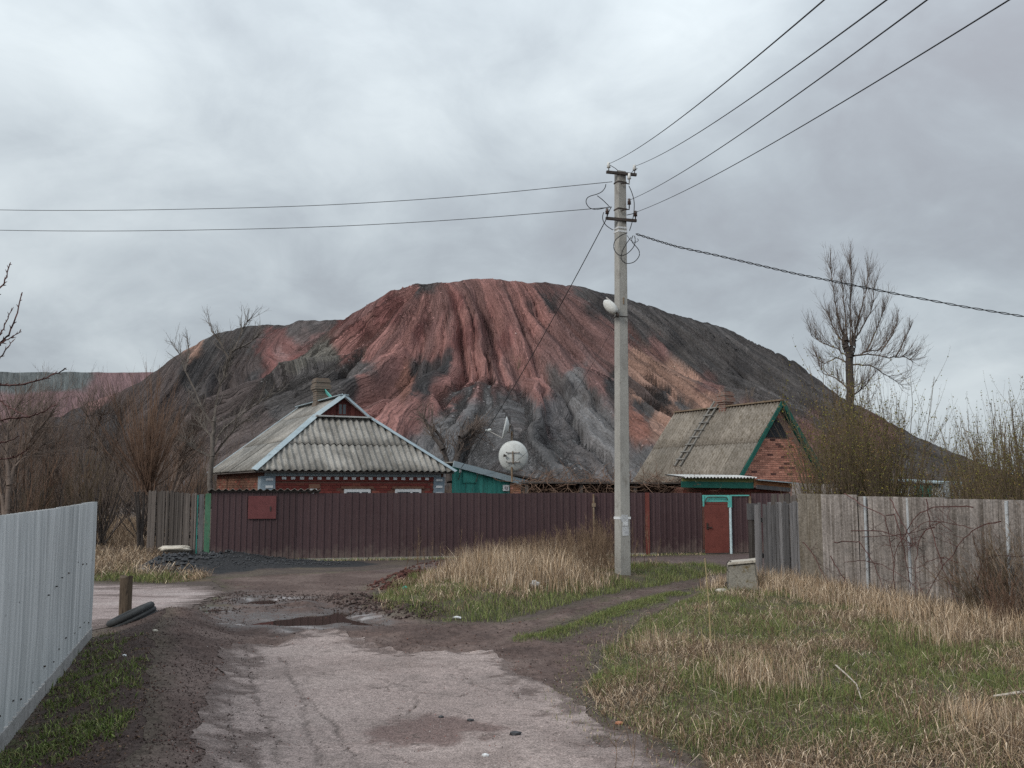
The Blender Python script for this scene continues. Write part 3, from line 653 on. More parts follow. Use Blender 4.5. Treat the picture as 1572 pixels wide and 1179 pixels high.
HPS = {0: {
    'R': [(560, 480), (620, 450), (640, 480), (660, 520), (700, 440), (720, 480), (745, 428), (760, 505), (800, 445), (815, 495), (700, 560), (640, 605), (600, 612), (570, 622), (760, 555), (800, 540), (605, 565), (680, 610), (565, 545), (530, 535), (740, 540), (615, 640), (660, 460), (625, 520), (590, 520), (690, 500), (780, 470), (600, 590), (725, 560), (560, 590), (700, 590), (825, 595)],
    'r': [(575, 480), (600, 470), (555, 475), (545, 490), (690, 470), (735, 500), (700, 530), (765, 530), (650, 500)],
    'B': [(840, 450), (875, 500), (895, 535), (865, 470), (925, 520), (850, 530), (920, 575), (940, 545), (960, 520), (1240, 660), (1300, 650), (1340, 662), (1150, 640), (560, 680), (880, 470), (1090, 585), (880, 560), (1180, 640), (1010, 530), ],
    'V': [(380, 600), (350, 640), (300, 620), (400, 650), (340, 590), (250, 640), (420, 690)],
    'D': [(430, 585), (470, 580), (500, 575), (905, 441), (960, 470), (1000, 490), (1050, 500), (1100, 520), (1150, 560), (1200, 595), (1060, 545), (1120, 590), (1180, 620), (540, 575), (520, 610), (460, 620), (500, 640), (430, 640), (1230, 625), (1280, 640), (1400, 685), (1020, 515), (1080, 560), (980, 500), (860, 590), (900, 600), (1000, 622), (1050, 618), (560, 560), (450, 590), (1160, 600), (1230, 600), (1300, 625), (640, 430), (1100, 560)],
    'K': [(645, 572), (655, 590), (685, 560), (640, 600), (870, 600), (990, 615), (1025, 606), (540, 590), (840, 460), (930, 470), (1040, 520), (1140, 570), (950, 585)],
    'G': [(812, 640), (868, 660), (830, 690), (850, 660), (690, 655), (760, 680), (900, 640), (885, 575), (920, 650), (650, 690), (940, 690), (1000, 700), (875, 620), (700, 700), (860, 700), (720, 640)],
    'g': [(425, 560), (460, 553), (500, 550)],
    'O': [(975, 562), (992, 590), (1020, 578), (1050, 590), (1000, 568), (1035, 604), (1060, 600), (1015, 640), (1040, 635), (1090, 612)],
    'E': [(622, 577), (626, 590), (985, 640), (975, 630)]},
 1: {'D': [(330, 525), (350, 515), (450, 498), (515, 492), (390, 505), (420, 500), (480, 496)],
     'K': [(310, 555), (295, 580), (385, 580), (160, 640), (130, 650), (330, 560), (345, 545)],
     'V': [(500, 512), (470, 512), (260, 600), (300, 640), (380, 570), (400, 620), (360, 600), (330, 640), (280, 600), (220, 650), (300, 690), (450, 690), (350, 570), (240, 620)],
     'r': [(440, 530), (470, 532), (410, 545), (500, 525), (520, 505), (400, 590), (425, 520), (450, 560)], 'D': [(370, 530), (340, 560), (290, 600), (330, 525), (350, 515), (450, 498), (515, 492), (390, 505), (420, 500), (480, 496)], 'P': [(430, 540), (480, 520), (150, 612)], 'O': [(305, 537)]},
 2: {'G': [(745, 590), (780, 620), (700, 660), (900, 640), (760, 680), (810, 630), (872, 650), (815, 665), (880, 690), (850, 695), (800, 700), (868, 620)], 'D': [(700, 690), (905, 620)], 'R': [(836, 606), (846, 640)]}}
def idw(px_, py_, pts):
    num = np.zeros(px_.shape + (3,)); dn = np.zeros(px_.shape)
    for k_, L in pts.items():
        for a, b in L:
            w = 1 / (((px_ - a) / 1.0) ** 2 + ((py_ - b) / 1.2) ** 2 + 14) ** 3.2; num += w[..., None] * np.array(HC[k_]); dn += w
    return num / dn[..., None]
def heap_cols(x, y, z, W, rs):
    u = sum(W[i] * rs[i][1] for i in range(len(rs))); d = sum(W[i] * rs[i][2] for i in range(len(rs)))
    px_, py_ = proj(np.stack([x, y, z], -1))
    # spoil slumps down the slope: colour borders are drawn out along the fall line
    st = fbm(u * .16, d * .012, 4, 81); st2 = fbm(u * .5, d * .03, 3, 82)
    px_ = px_ + 30 * st + 12 * st2 + 16 * fbm(x * .07, y * .07, 3, 83) + 11 * fbm(x * .7, y * .7, 3, 90); py_ = py_ + 46 * fbm(u * .13 + 7, d * .012, 4, 84) + 14 * fbm(x * .25, y * .25, 3, 87) + 10 * fbm(x * .8, y * .8, 3, 91)
    c = 0
    for kd in (0, 1, 2):
        w = sum(W[i] for i in range(len(rs)) if RIDGES[i][6] == kd); c = c + w[..., None] * idw(px_, py_, HPS[kd])
    k = smooth(.02, .2, fbm(u * .22 + 31, d * .015, 4, 88)); om = smooth(930, 970, px_) * smooth(1120, 1080, px_) * smooth(545, 570, py_); kk = k * (.42 + .5 * om); c = c * (1 - kk[..., None]) + np.array((.075, .06, .058)) * kk[..., None]
    k = smooth(.04, .2, fbm(u * .33 + 11, d * .02, 3, 89)); c = c * (1 + .28 * k[..., None])
    n = fbm(x * .5, y * .3, 4, 85); n2 = vn(x * 1.3, y * 1.3, 86)
    c = c * (1 + .35 * n)[..., None]
    sp = smooth(.95, .99, n2); c = c * (1 + .8 * sp)[..., None]
    return np.clip(c, .02, .6)
hx = np.arange(-190, 215, .62); hy = np.concatenate([np.arange(168, 340, .62), np.arange(340, 400, .9), np.arange(400, 470, 3)])
HX, HY = np.meshgrid(hx, hy); HZ, HW, HR = heap_full(HX, HY); HZ = np.maximum(HZ, -1.5)
ny, nx = HX.shape; idx = np.arange(nx * ny).reshape(ny, nx)
Q = np.stack([idx[:-1, :-1], idx[:-1, 1:], idx[1:, 1:], idx[1:, :-1]], -1).reshape(-1, 4)
Q = Q[(HZ.ravel()[Q] > -1.4).any(1)]
me = make_mesh('spoil_heap', np.stack([HX, HY, HZ], -1).reshape(-1, 3), [Q], heap_cols(HX, HY, HZ, HW, HR).reshape(-1, 3), {'along': sum(HW[i] * HR[i][1] for i in range(len(HR))).ravel(), 'down': sum(HW[i] * HR[i][2] for i in range(len(HR))).ravel()}, True, M['heap'])
tag(link('spoil_heap', me), 'tall red and black mine spoil heap scored with gullies', kind='structure')

ro = np.random.default_rng(5); RX = ro.uniform(-75, 60, 5200); RY = ro.uniform(195, 300, 5200); rz, rw, rr_s = heap_full(RX, RY)
rp, rq = proj(np.stack([RX, RY, rz], -1)); kp = (rz > 3) & (vn(RX * .08, RY * .03, 3) + .25 * ro.normal(size=5200) > .45)
RX, RY, rz = RX[kp], RY[kp], rz[kp]; rc_ = heap_cols(RX, RY, rz, rw[:, kp], [tuple(a[kp] for a in r) for r in rr_s]); rs_z = .10 + .34 * ro.random(len(RX)) ** 3
octa = np.array([[0, 0, 1], [.9, 0, .1], [.1, .95, .0], [-.85, .2, -.1], [-.1, -.9, .1], [.1, 0, -.9]]); ofc = np.array([[0, 1, 2], [0, 2, 3], [0, 3, 4], [0, 4, 1], [5, 2, 1], [5, 3, 2], [5, 4, 3], [5, 1, 4]])
m = MB(); m.add((octa[None] * ro.uniform(.6, 1.3, (len(RX), 6, 1)) * rs_z[:, None, None] + np.stack([RX, RY, rz], -1)[:, None]).reshape(-1, 3), [(np.arange(len(RX))[:, None, None] * 6 + ofc[None]).reshape(-1, 3)], np.repeat(np.clip(rc_ * ro.uniform(.8, 2.1, (len(RX), 1)) + .02, 0, .5), 6, 0))
tag(m.build('scree', colmat('scree_stone', .95, 4, .8, 1.2, .02)), 'loose stones strewn over the face of the spoil heap', 'stones', None, 'stuff')

def hill_h(x, y):
    top = at(60, 571, 620)[2] + 1.2 * fbm(x * .02, y * .02, 3, 91) + .8 * fbm(x * .12, y * 0, 2, 92)
    d = np.abs(y - 660); yy = np.maximum(d - 40, 0)
    u = x + .5 * (y - 620); g = 1 - np.abs(2 * vn(u * .11, y * .004, 93) - 1) + .5 * (1 - np.abs(2 * vn(u * .27, y * .006, 94) - 1))
    return top - .55 * yy + smooth(0, 15, yy) * 1.8 * (g - .75)
qx = np.arange(-520, -90, 1.6); qy = np.arange(500, 720, 1.6); HX, HY = np.meshgrid(qx, qy); HZ = np.maximum(hill_h(HX, HY), -1.5)
hp, hq = proj(np.stack([HX, HY, HZ], -1)); n = fbm(HX * .05, HY * .05, 4, 95)
c = np.empty(HX.shape + (3,)); c[:] = (.118, .128, .128)
w = smooth(-8, 12, (hp - 140) + 40 * n - .55 * (590 - hq)) ; w = np.maximum(w, smooth(598, 606, hq + 14 * n)); c = c * (1 - w[..., None]) + np.array((.18, .115, .118)) * w[..., None]
c *= (1 + .55 * fbm((HX + .5 * HY) * .16, HY * .03, 3, 96))[..., None]
ny, nx = HX.shape; idx = np.arange(nx * ny).reshape(ny, nx); Q = np.stack([idx[:-1, :-1], idx[:-1, 1:], idx[1:, 1:], idx[1:, :-1]], -1).reshape(-1, 4)
me = make_mesh('far_hill', np.stack([HX, HY, HZ], -1).reshape(-1, 3), [Q], c.reshape(-1, 3), {'along': (HX + .5 * HY).ravel() * .6, 'down': HY.ravel()}, True, M['heap'])
tag(link('far_hill', me), 'long flat topped grey green hill far off on the left', kind='structure')

# ------------------------------------------------------------------ profiled sheets
def profile_sheet(O, U, N, width, h, pitch, kind='trap', depth=.02, t=.004, seed=0, nv=2, lean=0.0):
    """one upright profiled sheet, closed: cross-section along U pushed up by h"""
    if kind == 'trap':
        pts = []; u = 0
        while u < width - 1e-4:
            for f, dd in ((0, 0), (.62, 0), (.70, 1), (.92, 1)):
                x = u + f * pitch
                if x < width: pts.append((x, dd * depth))
            u += pitch
        pts.append((width, 0))
    else:
        k = int(round(width / pitch * 8)); pts = [(width * i / k, depth * .5 * (1 - math.cos(2 * math.pi * i / 8))) for i in range(k + 1)]
    n = len(pts); O, U, N = (np.asarray(a, float) for a in (O, U, N)); Z = np.array([0, 0, 1.])
    r_ = np.random.default_rng(seed); V = []; nv = max(nv, 4); bow = r_.uniform(-.018, .018); tw_ = r_.uniform(-.014, .014)
    for j in range(nv):
        for off in (t, 0):
            for (u, d) in pts: V.append(O + U * u + N * (d + off + (lean * j / (nv - 1)) + bow * math.sin(math.pi * j / (nv - 1)) + tw_ * (u / width - .5) * (j / (nv - 1))) + Z * h * j / (nv - 1))
    F_ = []; row = 2 * n
    for j in range(nv - 1):
        for i in range(n - 1):
            a = j * row + i; b = (j + 1) * row + i
            F_.append([a, a + 1, b + 1, b]); F_.append([a + n + 1, a + n, b + n, b + n + 1])
        a = j * row; b = (j + 1) * row; F_.append([a + n, a, b, b + n]); F_.append([a + n - 1, a + 2 * n - 1, b + 2 * n - 1, b + n - 1])
    for i in range(n - 1):
        b = (nv - 1) * row + i; F_.append([b, b + 1, b + n + 1, b + n]); F_.append([i + 1, i, i + n, i + n + 1])
    m = MB(); m.add(V, [F_]); return m
def wave_patch(O, U, Vv, N, lo, hi, u0, u1, v0, v1, pitch=.13, amp=.022, t=.008, nv=4, seed=0, lift=0.014, phase=0.0):
    """one wave-profile roof sheet clipped to lo(u)..hi(u); V runs up the slope"""
    O, U, Vv, N = (np.asarray(a, float) for a in (O, U, Vv, N))
    k = max(2, int(round((u1 - u0) / pitch * 7))); us = np.linspace(u0, u1, k + 1); r_ = np.random.default_rng(seed)
    colsV = []
    for u in us:
        a = max(v0, lo(u)); b = min(v1, hi(u)); colsV.append((a, b) if b - a > .015 else None)
    m = MB(); V = []; idx = {}; wob = r_.uniform(-.006, .006, 4)
    for i, (u, cv) in enumerate(zip(us, colsV)):
        if cv is None: continue
        for j in range(nv):
            v = cv[0] + (cv[1] - cv[0]) * j / (nv - 1); f = (v1 - v) / max(v1 - v0, 1e-6)
            d = amp * math.cos(2 * math.pi * (u / pitch + phase)) + lift * f + wob[0] + wob[1] * (u - u0) / (u1 - u0) + wob[2] * f
            for o_ in (0, t): idx[i, j, o_] = len(V); V.append(O + U * u + Vv * v + N * (d - t + o_))
    F_ = []
    for i in range(len(us) - 1):
        if colsV[i] is None or colsV[i + 1] is None: continue
        for j in range(nv - 1):
            F_.append([idx[i, j, t], idx[i + 1, j, t], idx[i + 1, j + 1, t], idx[i, j + 1, t]])
            F_.append([idx[i + 1, j, 0], idx[i, j, 0], idx[i, j + 1, 0], idx[i + 1, j + 1, 0]])
        F_.append([idx[i + 1, 0, t], idx[i, 0, t], idx[i, 0, 0], idx[i + 1, 0, 0]])
        F_.append([idx[i, nv - 1, t], idx[i + 1, nv - 1, t], idx[i + 1, nv - 1, 0], idx[i, nv - 1, 0]])
    if not F_: return None
    return m.add(V, [F_])
def roof_sheets(parent, O, U, Vv, N, lo, hi, ulen, vlen, mat, sw=1.12, sh=1.62, **kw):
    nvr = max(1, int(math.ceil(vlen / sh))); nur = int(math.ceil(ulen / sw)); s = 0
    for b in range(nvr):
        for a in range(nur):
            s += 1; r_ = rnd.uniform(-.02, .02)
            m = wave_patch(O, U, Vv, N, lo, hi, a * sw, min((a + 1) * sw, ulen), max(0, b * sh - .06) + (0 if b == 0 else r_), min((b + 1) * sh, vlen), seed=s, **kw)
            if m: m.build('roof_sheet', mat, parent, True)
def unit(v): v = np.asarray(v, float); return v / np.linalg.norm(v)
Zv = np.array([0, 0, 1.])

def brick_box(w, h, d):
    m = MB(); e = .006; m.cube(-w / 2, w / 2, 0, d, -h / 2, h / 2); V = m.arr()
    return m
def lay_bricks(parent, O, U, N, inside, u0, u1, z0, z1, mats, bw=.245, bh=.067, gap=.012, proud=.012, name='brick', half_off=True, seed=0):
    """courses of single bricks on a wall face: each an object sharing a mesh, stood proud of the mortar"""
    r_ = random.Random(seed); rot = math.atan2(U[1], U[0]); meshes = {}
    for mi, mt in enumerate(mats):
        for wk in (0, 1):
            m = MB(); w = bw if wk == 0 else (bw - gap) / 2
            m.cube(-w / 2, w / 2, -.02, proud, -bh / 2, bh / 2)
            meshes[mi, wk] = make_mesh(name, m.arr() * np.array([1, 1, 1]), [np.concatenate(f) for f in m.F.values()], None, None, False, mt)
    z = z0 + bh / 2; row = 0; O = np.asarray(O, float); cnt = 0
    flip = -1 if np.cross(np.array([U[0], U[1], 0]), np.array([N[0], N[1], 0]))[2] < 0 else 1
    while z < z1 - bh / 2 + 1e-6:
        u = u0 + (-(bw + gap) / 2 if row % 2 else 0)
        while u < u1:
            a, b = u, u + bw; wk = 0
            ca, cb = max(a, u0), min(b, u1)
            if cb - ca < bw * .9:
                if cb - ca > bw * .4: wk = 1; (a, b) = (u0, u0 + (bw - gap) / 2) if a < u0 else (u1 - (bw - gap) / 2, u1)
                else: u += bw + gap; continue
            if inside(a, z - bh / 2) and inside(b, z - bh / 2) and inside(a, z + bh / 2) and inside(b, z + bh / 2):
                mi = r_.choices(range(len(mats)), weights=[8] + [1.2, .5, .5][:len(mats) - 1])[0]
                o = bpy.data.objects.new(name, meshes[mi, wk]); col.objects.link(o); o.parent = parent
                p = O + np.asarray(U) * ((a + b) / 2) + Zv * z + np.asarray(N) * r_.uniform(-.003, .004)
                o.location = p - LOC[parent.name]; o.rotation_euler = (r_.uniform(-.01, .01), 0, rot + (math.pi if flip < 0 else 0)); cnt += 1
            u += bw + gap
        z += bh + gap; row += 1
    return cnt

# ------------------------------------------------------------------ hip-roofed brick house
c28, s28 = math.cos(R(28)), math.sin(R(28))
hU = np.array([c28, s28, 0]); hV = np.array([-s28, c28, 0])
E0 = at(390, 722, 29.0); hO = np.array([E0[0], E0[1], 0]); EZ = E0[2]; W1 = 6.52; L1 = 7.0; G1 = 1.75
def hp(u, v, z): return hO + hU * u + hV * v + Zv * z
RZ = at(523, 609, hp(W1 / 2, G1, 0)[1])[2]; rise = RZ - EZ; half = W1 / 2
z1_ = EZ + rise * .725; ub = half * .725
house = empty('brick_house', hp(W1 / 2, 1, 0), 'low red brick house with wavy grey hip roof and brick chimney', 'house')
# walls: front, left, right, back
wl = MB(); i0 = .28
wl.box(hO, hU, hV, Zv, i0, W1 - i0, i0, i0 + .3, 0, EZ - .02)
wl.box(hO, hU, hV, Zv, i0, W1 - i0, L1 - i0 - .3, L1 - i0, 0, EZ - .02)
wl.box(hO, hU, hV, Zv, i0, i0 + .3, i0 + .3, L1 - i0 - .3, 0, EZ - .02)
wl.box(hO, hU, hV, Zv, W1 - i0 - .3, W1 - i0, i0 + .3, L1 - i0 - .3, 0, EZ - .02)
wall = wl.build('wall', M['mortar_dark'], house)
fz = 1.6
WN = [(at(535, 752, 30.2), at(580, 752, 30.4)), (at(614, 752, 31.0), at(659, 752, 31.2))]
wus = []
for a, b in WN:
    ua = (a - hO) @ hU; ubb = (b - hO) @ hU; wus.append((ua, ubb))
wtop = at(557, 750.5, 30.3)[2]
def in_front(u, z): return not any(a - .02 < u < b + .02 and z < wtop + .01 for a, b in wus)
fo = hO + hV * i0
lay_bricks(wall, fo, hU, -hV, in_front, i0 + .42, W1 - i0 - .36, fz, EZ - .32, [M['brick_painted'], M['brick_red']], seed=1)
so = hO + hU * i0
lay_bricks(wall, so, hV, -hU, lambda u, z: True, i0, L1 - i0, fz + .25, EZ - .1, [M['brick_brown'], M['brick_red']], seed=2)
fr = MB(); fr.box(hO, hU, hV, Zv, i0 + .1, W1 - i0 - .1, i0 - .035, i0 - .002, EZ - .16, EZ - .03); fr.build('cornice_band', M['bluegrey'], house)
cb = MB(); cb.box(hO, hU, hV, Zv, i0 + .42, W1 - i0 - .36, i0 - .03, i0 - .002, EZ - .31, EZ - .17); cb.build('frieze', M['brick_painted'], house)
for i in range(18):
    m = MB(); u = i0 + .62 + i * (W1 - 2 * i0 - 1.15) / 17.5; m.box(hO, hU, hV, Zv, u, u + .125, i0 - .065, i0 - .031, EZ - .262, EZ - .182); m.build('dentil', M['white'], house)
for (a, b) in ((i0 - .02, i0 + .42), (W1 - i0 - .36, W1 - i0 + .02)):
    m = MB(); m.box(hO, hU, hV, Zv, a, b, i0 - .05, i0 - .001, .2, EZ - .162)
    if a < 1: m.box(hO, hU, hV, Zv, a, a + .02, i0, i0 + .3, .2, EZ - .162)
    q = m.build('corner_pilaster', M['plaster_blue'], house)
    for j in range(5):
        m = MB(); z = EZ - .30 - j * .215; wq = .22; u = (a + b) / 2 - wq / 2 + (.04 if a < 1 else 0); m.box(hO, hU, hV, Zv, u, u + wq, i0 - .066, i0 - .051, z, z + .072); m.build('quoin', M['white'], q)
for (a, b) in wus:
    m = MB(); y0, y1 = i0 - .03, i0 - .004; zt = wtop; zb = .95
    m.box(hO, hU, hV, Zv, a, b, y0, y1, zt - .1, zt); m.box(hO, hU, hV, Zv, a, b, y0, y1, zb, zb + .08)
    m.box(hO, hU, hV, Zv, a, a + .08, y0, y1, zb + .08, zt - .1); m.box(hO, hU, hV, Zv, b - .08, b, y0, y1, zb + .08, zt - .1)
    mid = a + (b - a) * .58; m.box(hO, hU, hV, Zv, mid, mid + .07, y0, y1, zb + .08, zt - .1); w_ = m.build('window', M['white'], house)
    m = MB(); m.box(hO, hU, hV, Zv, a + .08, mid, y0 + .008, y1, zb + .08, zt - .1); m.box(hO, hU, hV, Zv, mid + .07, b - .08, y0 + .008, y1, zb + .08, zt - .1); m.build('pane', M['glass'], w_)
    m = MB(); m.box(hO, hU, hV, Zv, a - .1, b + .1, i0 - .045, i0 - .014, zt + .004, zt + .075); m.build('lintel', M['brick_brown'], house)
# small hatch beside the front wall
m = MB(); hu = (at(483, 750, 29.7) - hO) @ hU; m.box(hO, hU, hV, Zv, hu - .02, hu + .2, i0 - .03, i0 - .014, 1.5, at(483, 750, 29.7)[2]); m.build('shutter', M['white'], house)
m = MB(); m.box(hO, hU, hV, Zv, hu - .06, hu + .3, i0 - .04, i0 - .014, at(483, 750, 29.7)[2] + .003, at(483, 743, 29.7)[2]); m.build('lintel', M['brick_brown'], house)
# roof planes
def slope_sheets(parent, O, U, upv, lo, hi, ulen, mat, **kw):
    L = np.linalg.norm(upv); vv = upv / L; N = np.cross(U, vv); N = N if N[2] > 0 else -N
    roof_sheets(parent, O, U, vv, N, lo, hi, ulen, L, mat, **kw)
rf_ = MB()
P = dict(a=hp(0, 0, EZ), b=hp(W1, 0, EZ), c=hp(W1, L1, EZ), d=hp(0, L1, EZ), e=hp(ub, G1, z1_), f=hp(W1 - ub, G1, z1_), g=hp(half, G1, RZ), h=hp(half, L1, RZ))
keys = list(P); dn = np.array([0, 0, -.055])
V = [P[k] + dn for k in keys]; ix = {k: i for i, k in enumerate(keys)}
rf_.add(V, [[[ix['a'], ix['b'], ix['f'], ix['e']]], [[ix['a'], ix['e'], ix['g'], ix['h'], ix['d']]], [[ix['b'], ix['c'], ix['h'], ix['g'], ix['f']]], [[ix['d'], ix['h'], ix['c']]], [[ix['a'], ix['d'], ix['c'], ix['b']]]])
roof = rf_.build('roof', M['wood_dark'], house)
sl = math.hypot(half, rise)
slope_sheets(roof, P['a'], hV, hU * half + Zv * rise, lambda u: 0, lambda u: sl * (min(1, .725 * u / G1) if u < G1 - .02 else 1), L1, M['slate_old'])
slope_sheets(roof, P['b'], hV, -hU * half + Zv * rise, lambda u: 0, lambda u: sl * (min(1, .725 * u / G1) if u < G1 - .02 else 1), L1, M['slate_old'])
hipv = hV * G1 + Zv * (z1_ - EZ); hl = np.linalg.norm(hipv); 
slope_sheets(roof, P['a'] - hV * .04, hU, hipv, lambda u: 0, lambda u: hl * min(u / ub, 1, (W1 - u) / ub), W1, M['slate_old'], sh=1.25, pitch=.205, amp=.038, lift=.02)
# gablet: red boards, little window
nb = 11
for i in range(nb):
    a = ub + (W1 - 2 * ub) * i / nb; b = ub + (W1 - 2 * ub) * (i + 1) / nb - .008; zz = [EZ + rise * min(x, W1 - x) / half for x in (a, b)]
    m = MB(); y0 = G1 - .05 - (i % 2) * .01; V = [hp(a, y0, z1_), hp(b, y0, z1_), hp(b, y0, max(zz[1] - .03, z1_ + .01)), hp(a, y0, max(zz[0] - .03, z1_ + .01))]; V += [v + hV * .02 for v in V]
    m.add(V, [[[0, 1, 2, 3], [5, 4, 7, 6], [0, 4, 5, 1], [1, 5, 6, 2], [2, 6, 7, 3], [3, 7, 4, 0]]]); m.build('gable_board', M['wood_red'], house)
m = MB(); a, b = half - .2, half + .12; zb, zt = z1_ + .06, z1_ + .46
m.box(hO, hU, hV, Zv, a, b, G1 - .1, G1 - .065, zb, zb + .04); m.box(hO, hU, hV, Zv, a, b, G1 - .1, G1 - .065, zt - .04, zt)
for x in (a, (a + b) / 2 - .015, b - .04): m.box(hO, hU, hV, Zv, x, x + (.03 if x not in (a, b - .04) else .04), G1 - .1, G1 - .065, zb + .04, zt - .04)
w_ = m.build('attic_window', M['wood_red'], house); m = MB(); m.box(hO, hU, hV, Zv, a + .04, b - .04, G1 - .085, G1 - .066, zb + .04, zt - .04); m.build('pane', M['glass'], w_)
m = MB(); m.box(hO, hU, hV, Zv, ub - .05, W1 - ub + .05, G1 - .24, G1 - .055, z1_ - .012, z1_ + .035); m.build('ledge', M['slate_white'], house)
# blue-grey flashing down hips and verges
for A, B, C in (('a', 'e', 'g'), ('b', 'f', 'g')):
    for p, q in ((P[A] - hV * .06 - Zv * .01, P[B] - hV * .03), (P[B] - hV * .03, P[C] - hV * .12)):
        m = MB(); dirv = unit(q - p); upn = unit(Zv * 1.0 - hV * .75 + hU * (-.45 if A == 'a' else .45))
        n_ = 4
        for k in range(n_):
            a_, b_ = p + (q - p) * k / n_, p + (q - p) * ((k + 1.02) / n_)
            m.beam(a_ + upn * (.045 + .004 * (k % 2)), b_ + upn * (.045 + .004 * (k % 2)), .21, .012, upn)
        m.build('hip_flashing', M['bluegrey'], roof)
m = MB(); m.beam(P['g'] + Zv * .05 - hV * .15, P['h'] + Zv * .05, .3, .03); m.build('ridge_cap', M['bluegrey'], roof)
m = MB(); m.beam(P['d'] + Zv * .03, P['h'] + Zv * .03, .16, .03); m.build('verge_cap', M['bluegrey'], roof)
# chimney
cv = 4.3; cu = half + .02; ctop = at(502, 579, hp(cu, cv, 0)[1])[2]
def brick_stack(parent_root, base, U, Vv, z0, zt, w, mat, name='chimney', flare=.1, capw=.1, seed=0):
    m = MB(); r_ = random.Random(seed); z = z0; n = int((zt - z0) / .078)
    for k in range(n):
        zz = z0 + k * .078; left = n - k
        hw = w / 2 + (flare * max(0, 1 - k / 7) if flare else 0) + (capw * .5 if left in (3, 6) else 0) + (capw if left in (4, 5) else 0) + (capw * .7 if left == 2 else 0) + (capw * .2 if left == 1 else 0)
        hw += r_.uniform(-.006, .006)
        m.box(base, U, Vv, Zv, -hw, hw, -hw, hw, zz, zz + .066)
        m.box(base, U, Vv, Zv, -hw + .012, hw - .012, -hw + .012, hw - .012, zz + .066, zz + .078)
    o = m.build(name, mat, parent_root)
    m = MB(); m.box(base, U, Vv, Zv, -w * .3, w * .3, -w * .3, w * .3, z0 + n * .078 - .0, z0 + n * .078 + .03); m.build('flue', M['black'], o); return o
def chimney_mat(name, c1, c2, soot):
    t = NT(name); p = t.coords('obj', (1, 1, 1)); f = t.noise(t.coords('pos'), 9, 5, .7); b = t.n('ShaderNodeTexBrick'); 
    sx = t.n('ShaderNodeSeparateXYZ'); t.L(t.coords('pos'), sx.inputs[0]); cb_ = t.n('ShaderNodeCombineXYZ'); t.L(t.math('ADD', sx.outputs[0], sx.outputs[1]), cb_.inputs[0]); t.L(sx.outputs[2], cb_.inputs[1]); t.L(cb_.outputs[0], b.inputs[0])
    b.inputs['Scale'].default_value = 4.2; b.inputs['Color1'].default_value = (*c1, 1); b.inputs['Color2'].default_value = (*c2, 1); b.inputs['Mortar'].default_value = (*soot, 1); b.inputs['Row Height'].default_value = .328; b.inputs['Mortar Size'].default_value = .03
    c = t.mix(t.rampf(f, [(.42, 0.), (.6, .8)]), b.outputs[0], soot); return t.set(c, .95, f, .01, .6)
M['chimney_a'] = chimney_mat('old_chimney_brick', (.2, .15, .115), (.16, .115, .09), (.16, .145, .125))
M['chimney_b'] = chimney_mat('red_chimney_brick', (.2, .085, .062), (.25, .12, .09), (.2, .175, .155))
ch = brick_stack(house, hp(cu, cv, 0), hU, hV, RZ - .55, ctop, .43, M['chimney_a'], flare=.12, capw=.07)
m = MB(); m.beam(hp(half + .05, cv - 1.3, RZ + .02), hp(half + .12, cv - .15, RZ + .42), .16, .02, (1, 0, 0.2)); m.build('propped_board', M['turquoise'], house)

# ------------------------------------------------------------------ teal lean-to at the right end of the house
ar = hp(W1 + .02, .30, 0)
aU = unit(at(800, 742, 33.9) * [1, 1, 0] - ar * [1, 1, 0]); aV = np.array([-aU[1], aU[0], 0])
aL = np.linalg.norm((at(802, 742, 33.9) - ar)[:2]); zA = at(697, 712, ar[1])[2]; zB = at(802, 741, 33.9)[2]
annexe = empty('wooden_lean_to', ar + aU * 1.2, 'turquoise boarded lean-to with sloping grey edge beside the brick house', 'lean-to')
npl = 13; lim = aL - .52
for i in range(npl):
    a, b = .02 + (lim - .02) * i / npl, .02 + (lim - .02) * (i + 1) / npl - .008; m = MB(); o_ = .02 * rnd.random()
    V = [ar + aU * x + Zv * z - aV * o_ for x, z in ((a, .6), (b, .6), (b, zA + (zB - zA) * b / aL - .07), (a, zA + (zB - zA) * a / aL - .07))]; V += [v + aV * .025 for v in V]
    m.add(V, [[[0, 1, 2, 3], [5, 4, 7, 6], [0, 4, 5, 1], [1, 5, 6, 2], [2, 6, 7, 3], [3, 7, 4, 0]]]); m.build('board', M['teal'], annexe)
m = MB(); ha = ar - aV * .045; m.box(ha, aU, aV, Zv, .42, .95, -.0, .02, zA - .62, zA - .28); m.build('hatch', M['teal'], annexe)
for u in (.3, .98):
    m = MB(); p = ha + aU * u + Zv * (zA - .2 - .1 * u); m.box(ha, aU, aV, Zv, u - .03, u + .03, -.03, .0, p[2] - .05, p[2] + .05); m.build('insulator', M['white'], annexe)
    m = MB(); m.tube([p - aV * .02, p - aV * .05 - Zv * .1 - aU * .02, p - aV * .03 - Zv * .3 - aU * .08], .012, 5); m.build('bracket', M['iron'], annexe)
m = MB(); m.box(ha, aU, aV, Zv, lim - .3, lim - .06, -.02, 0, zB - .28, zB - .08); w_ = m.build('number_plate', M['white'], annexe)
m = MB(); m.tube([ha + aU * (lim - .22) - aV * .024 + Zv * (zB - .13), ha + aU * (lim - .22) - aV * .024 + Zv * (zB - .2), ha + aU * (lim - .18) - aV * .024 + Zv * (zB - .235), ha + aU * (lim - .14) - aV * .024 + Zv * (zB - .2), ha + aU * (lim - .14) - aV * .024 + Zv * (zB - .13)], .012, 4); m.build('bracket', M['black'], w_)
m = MB(); m.box(ar, aU, aV, Zv, lim + .005, aL - .02, -.02, .3, 0, zB - .03); pier = m.build('brick_pier', M['mortar'], annexe)
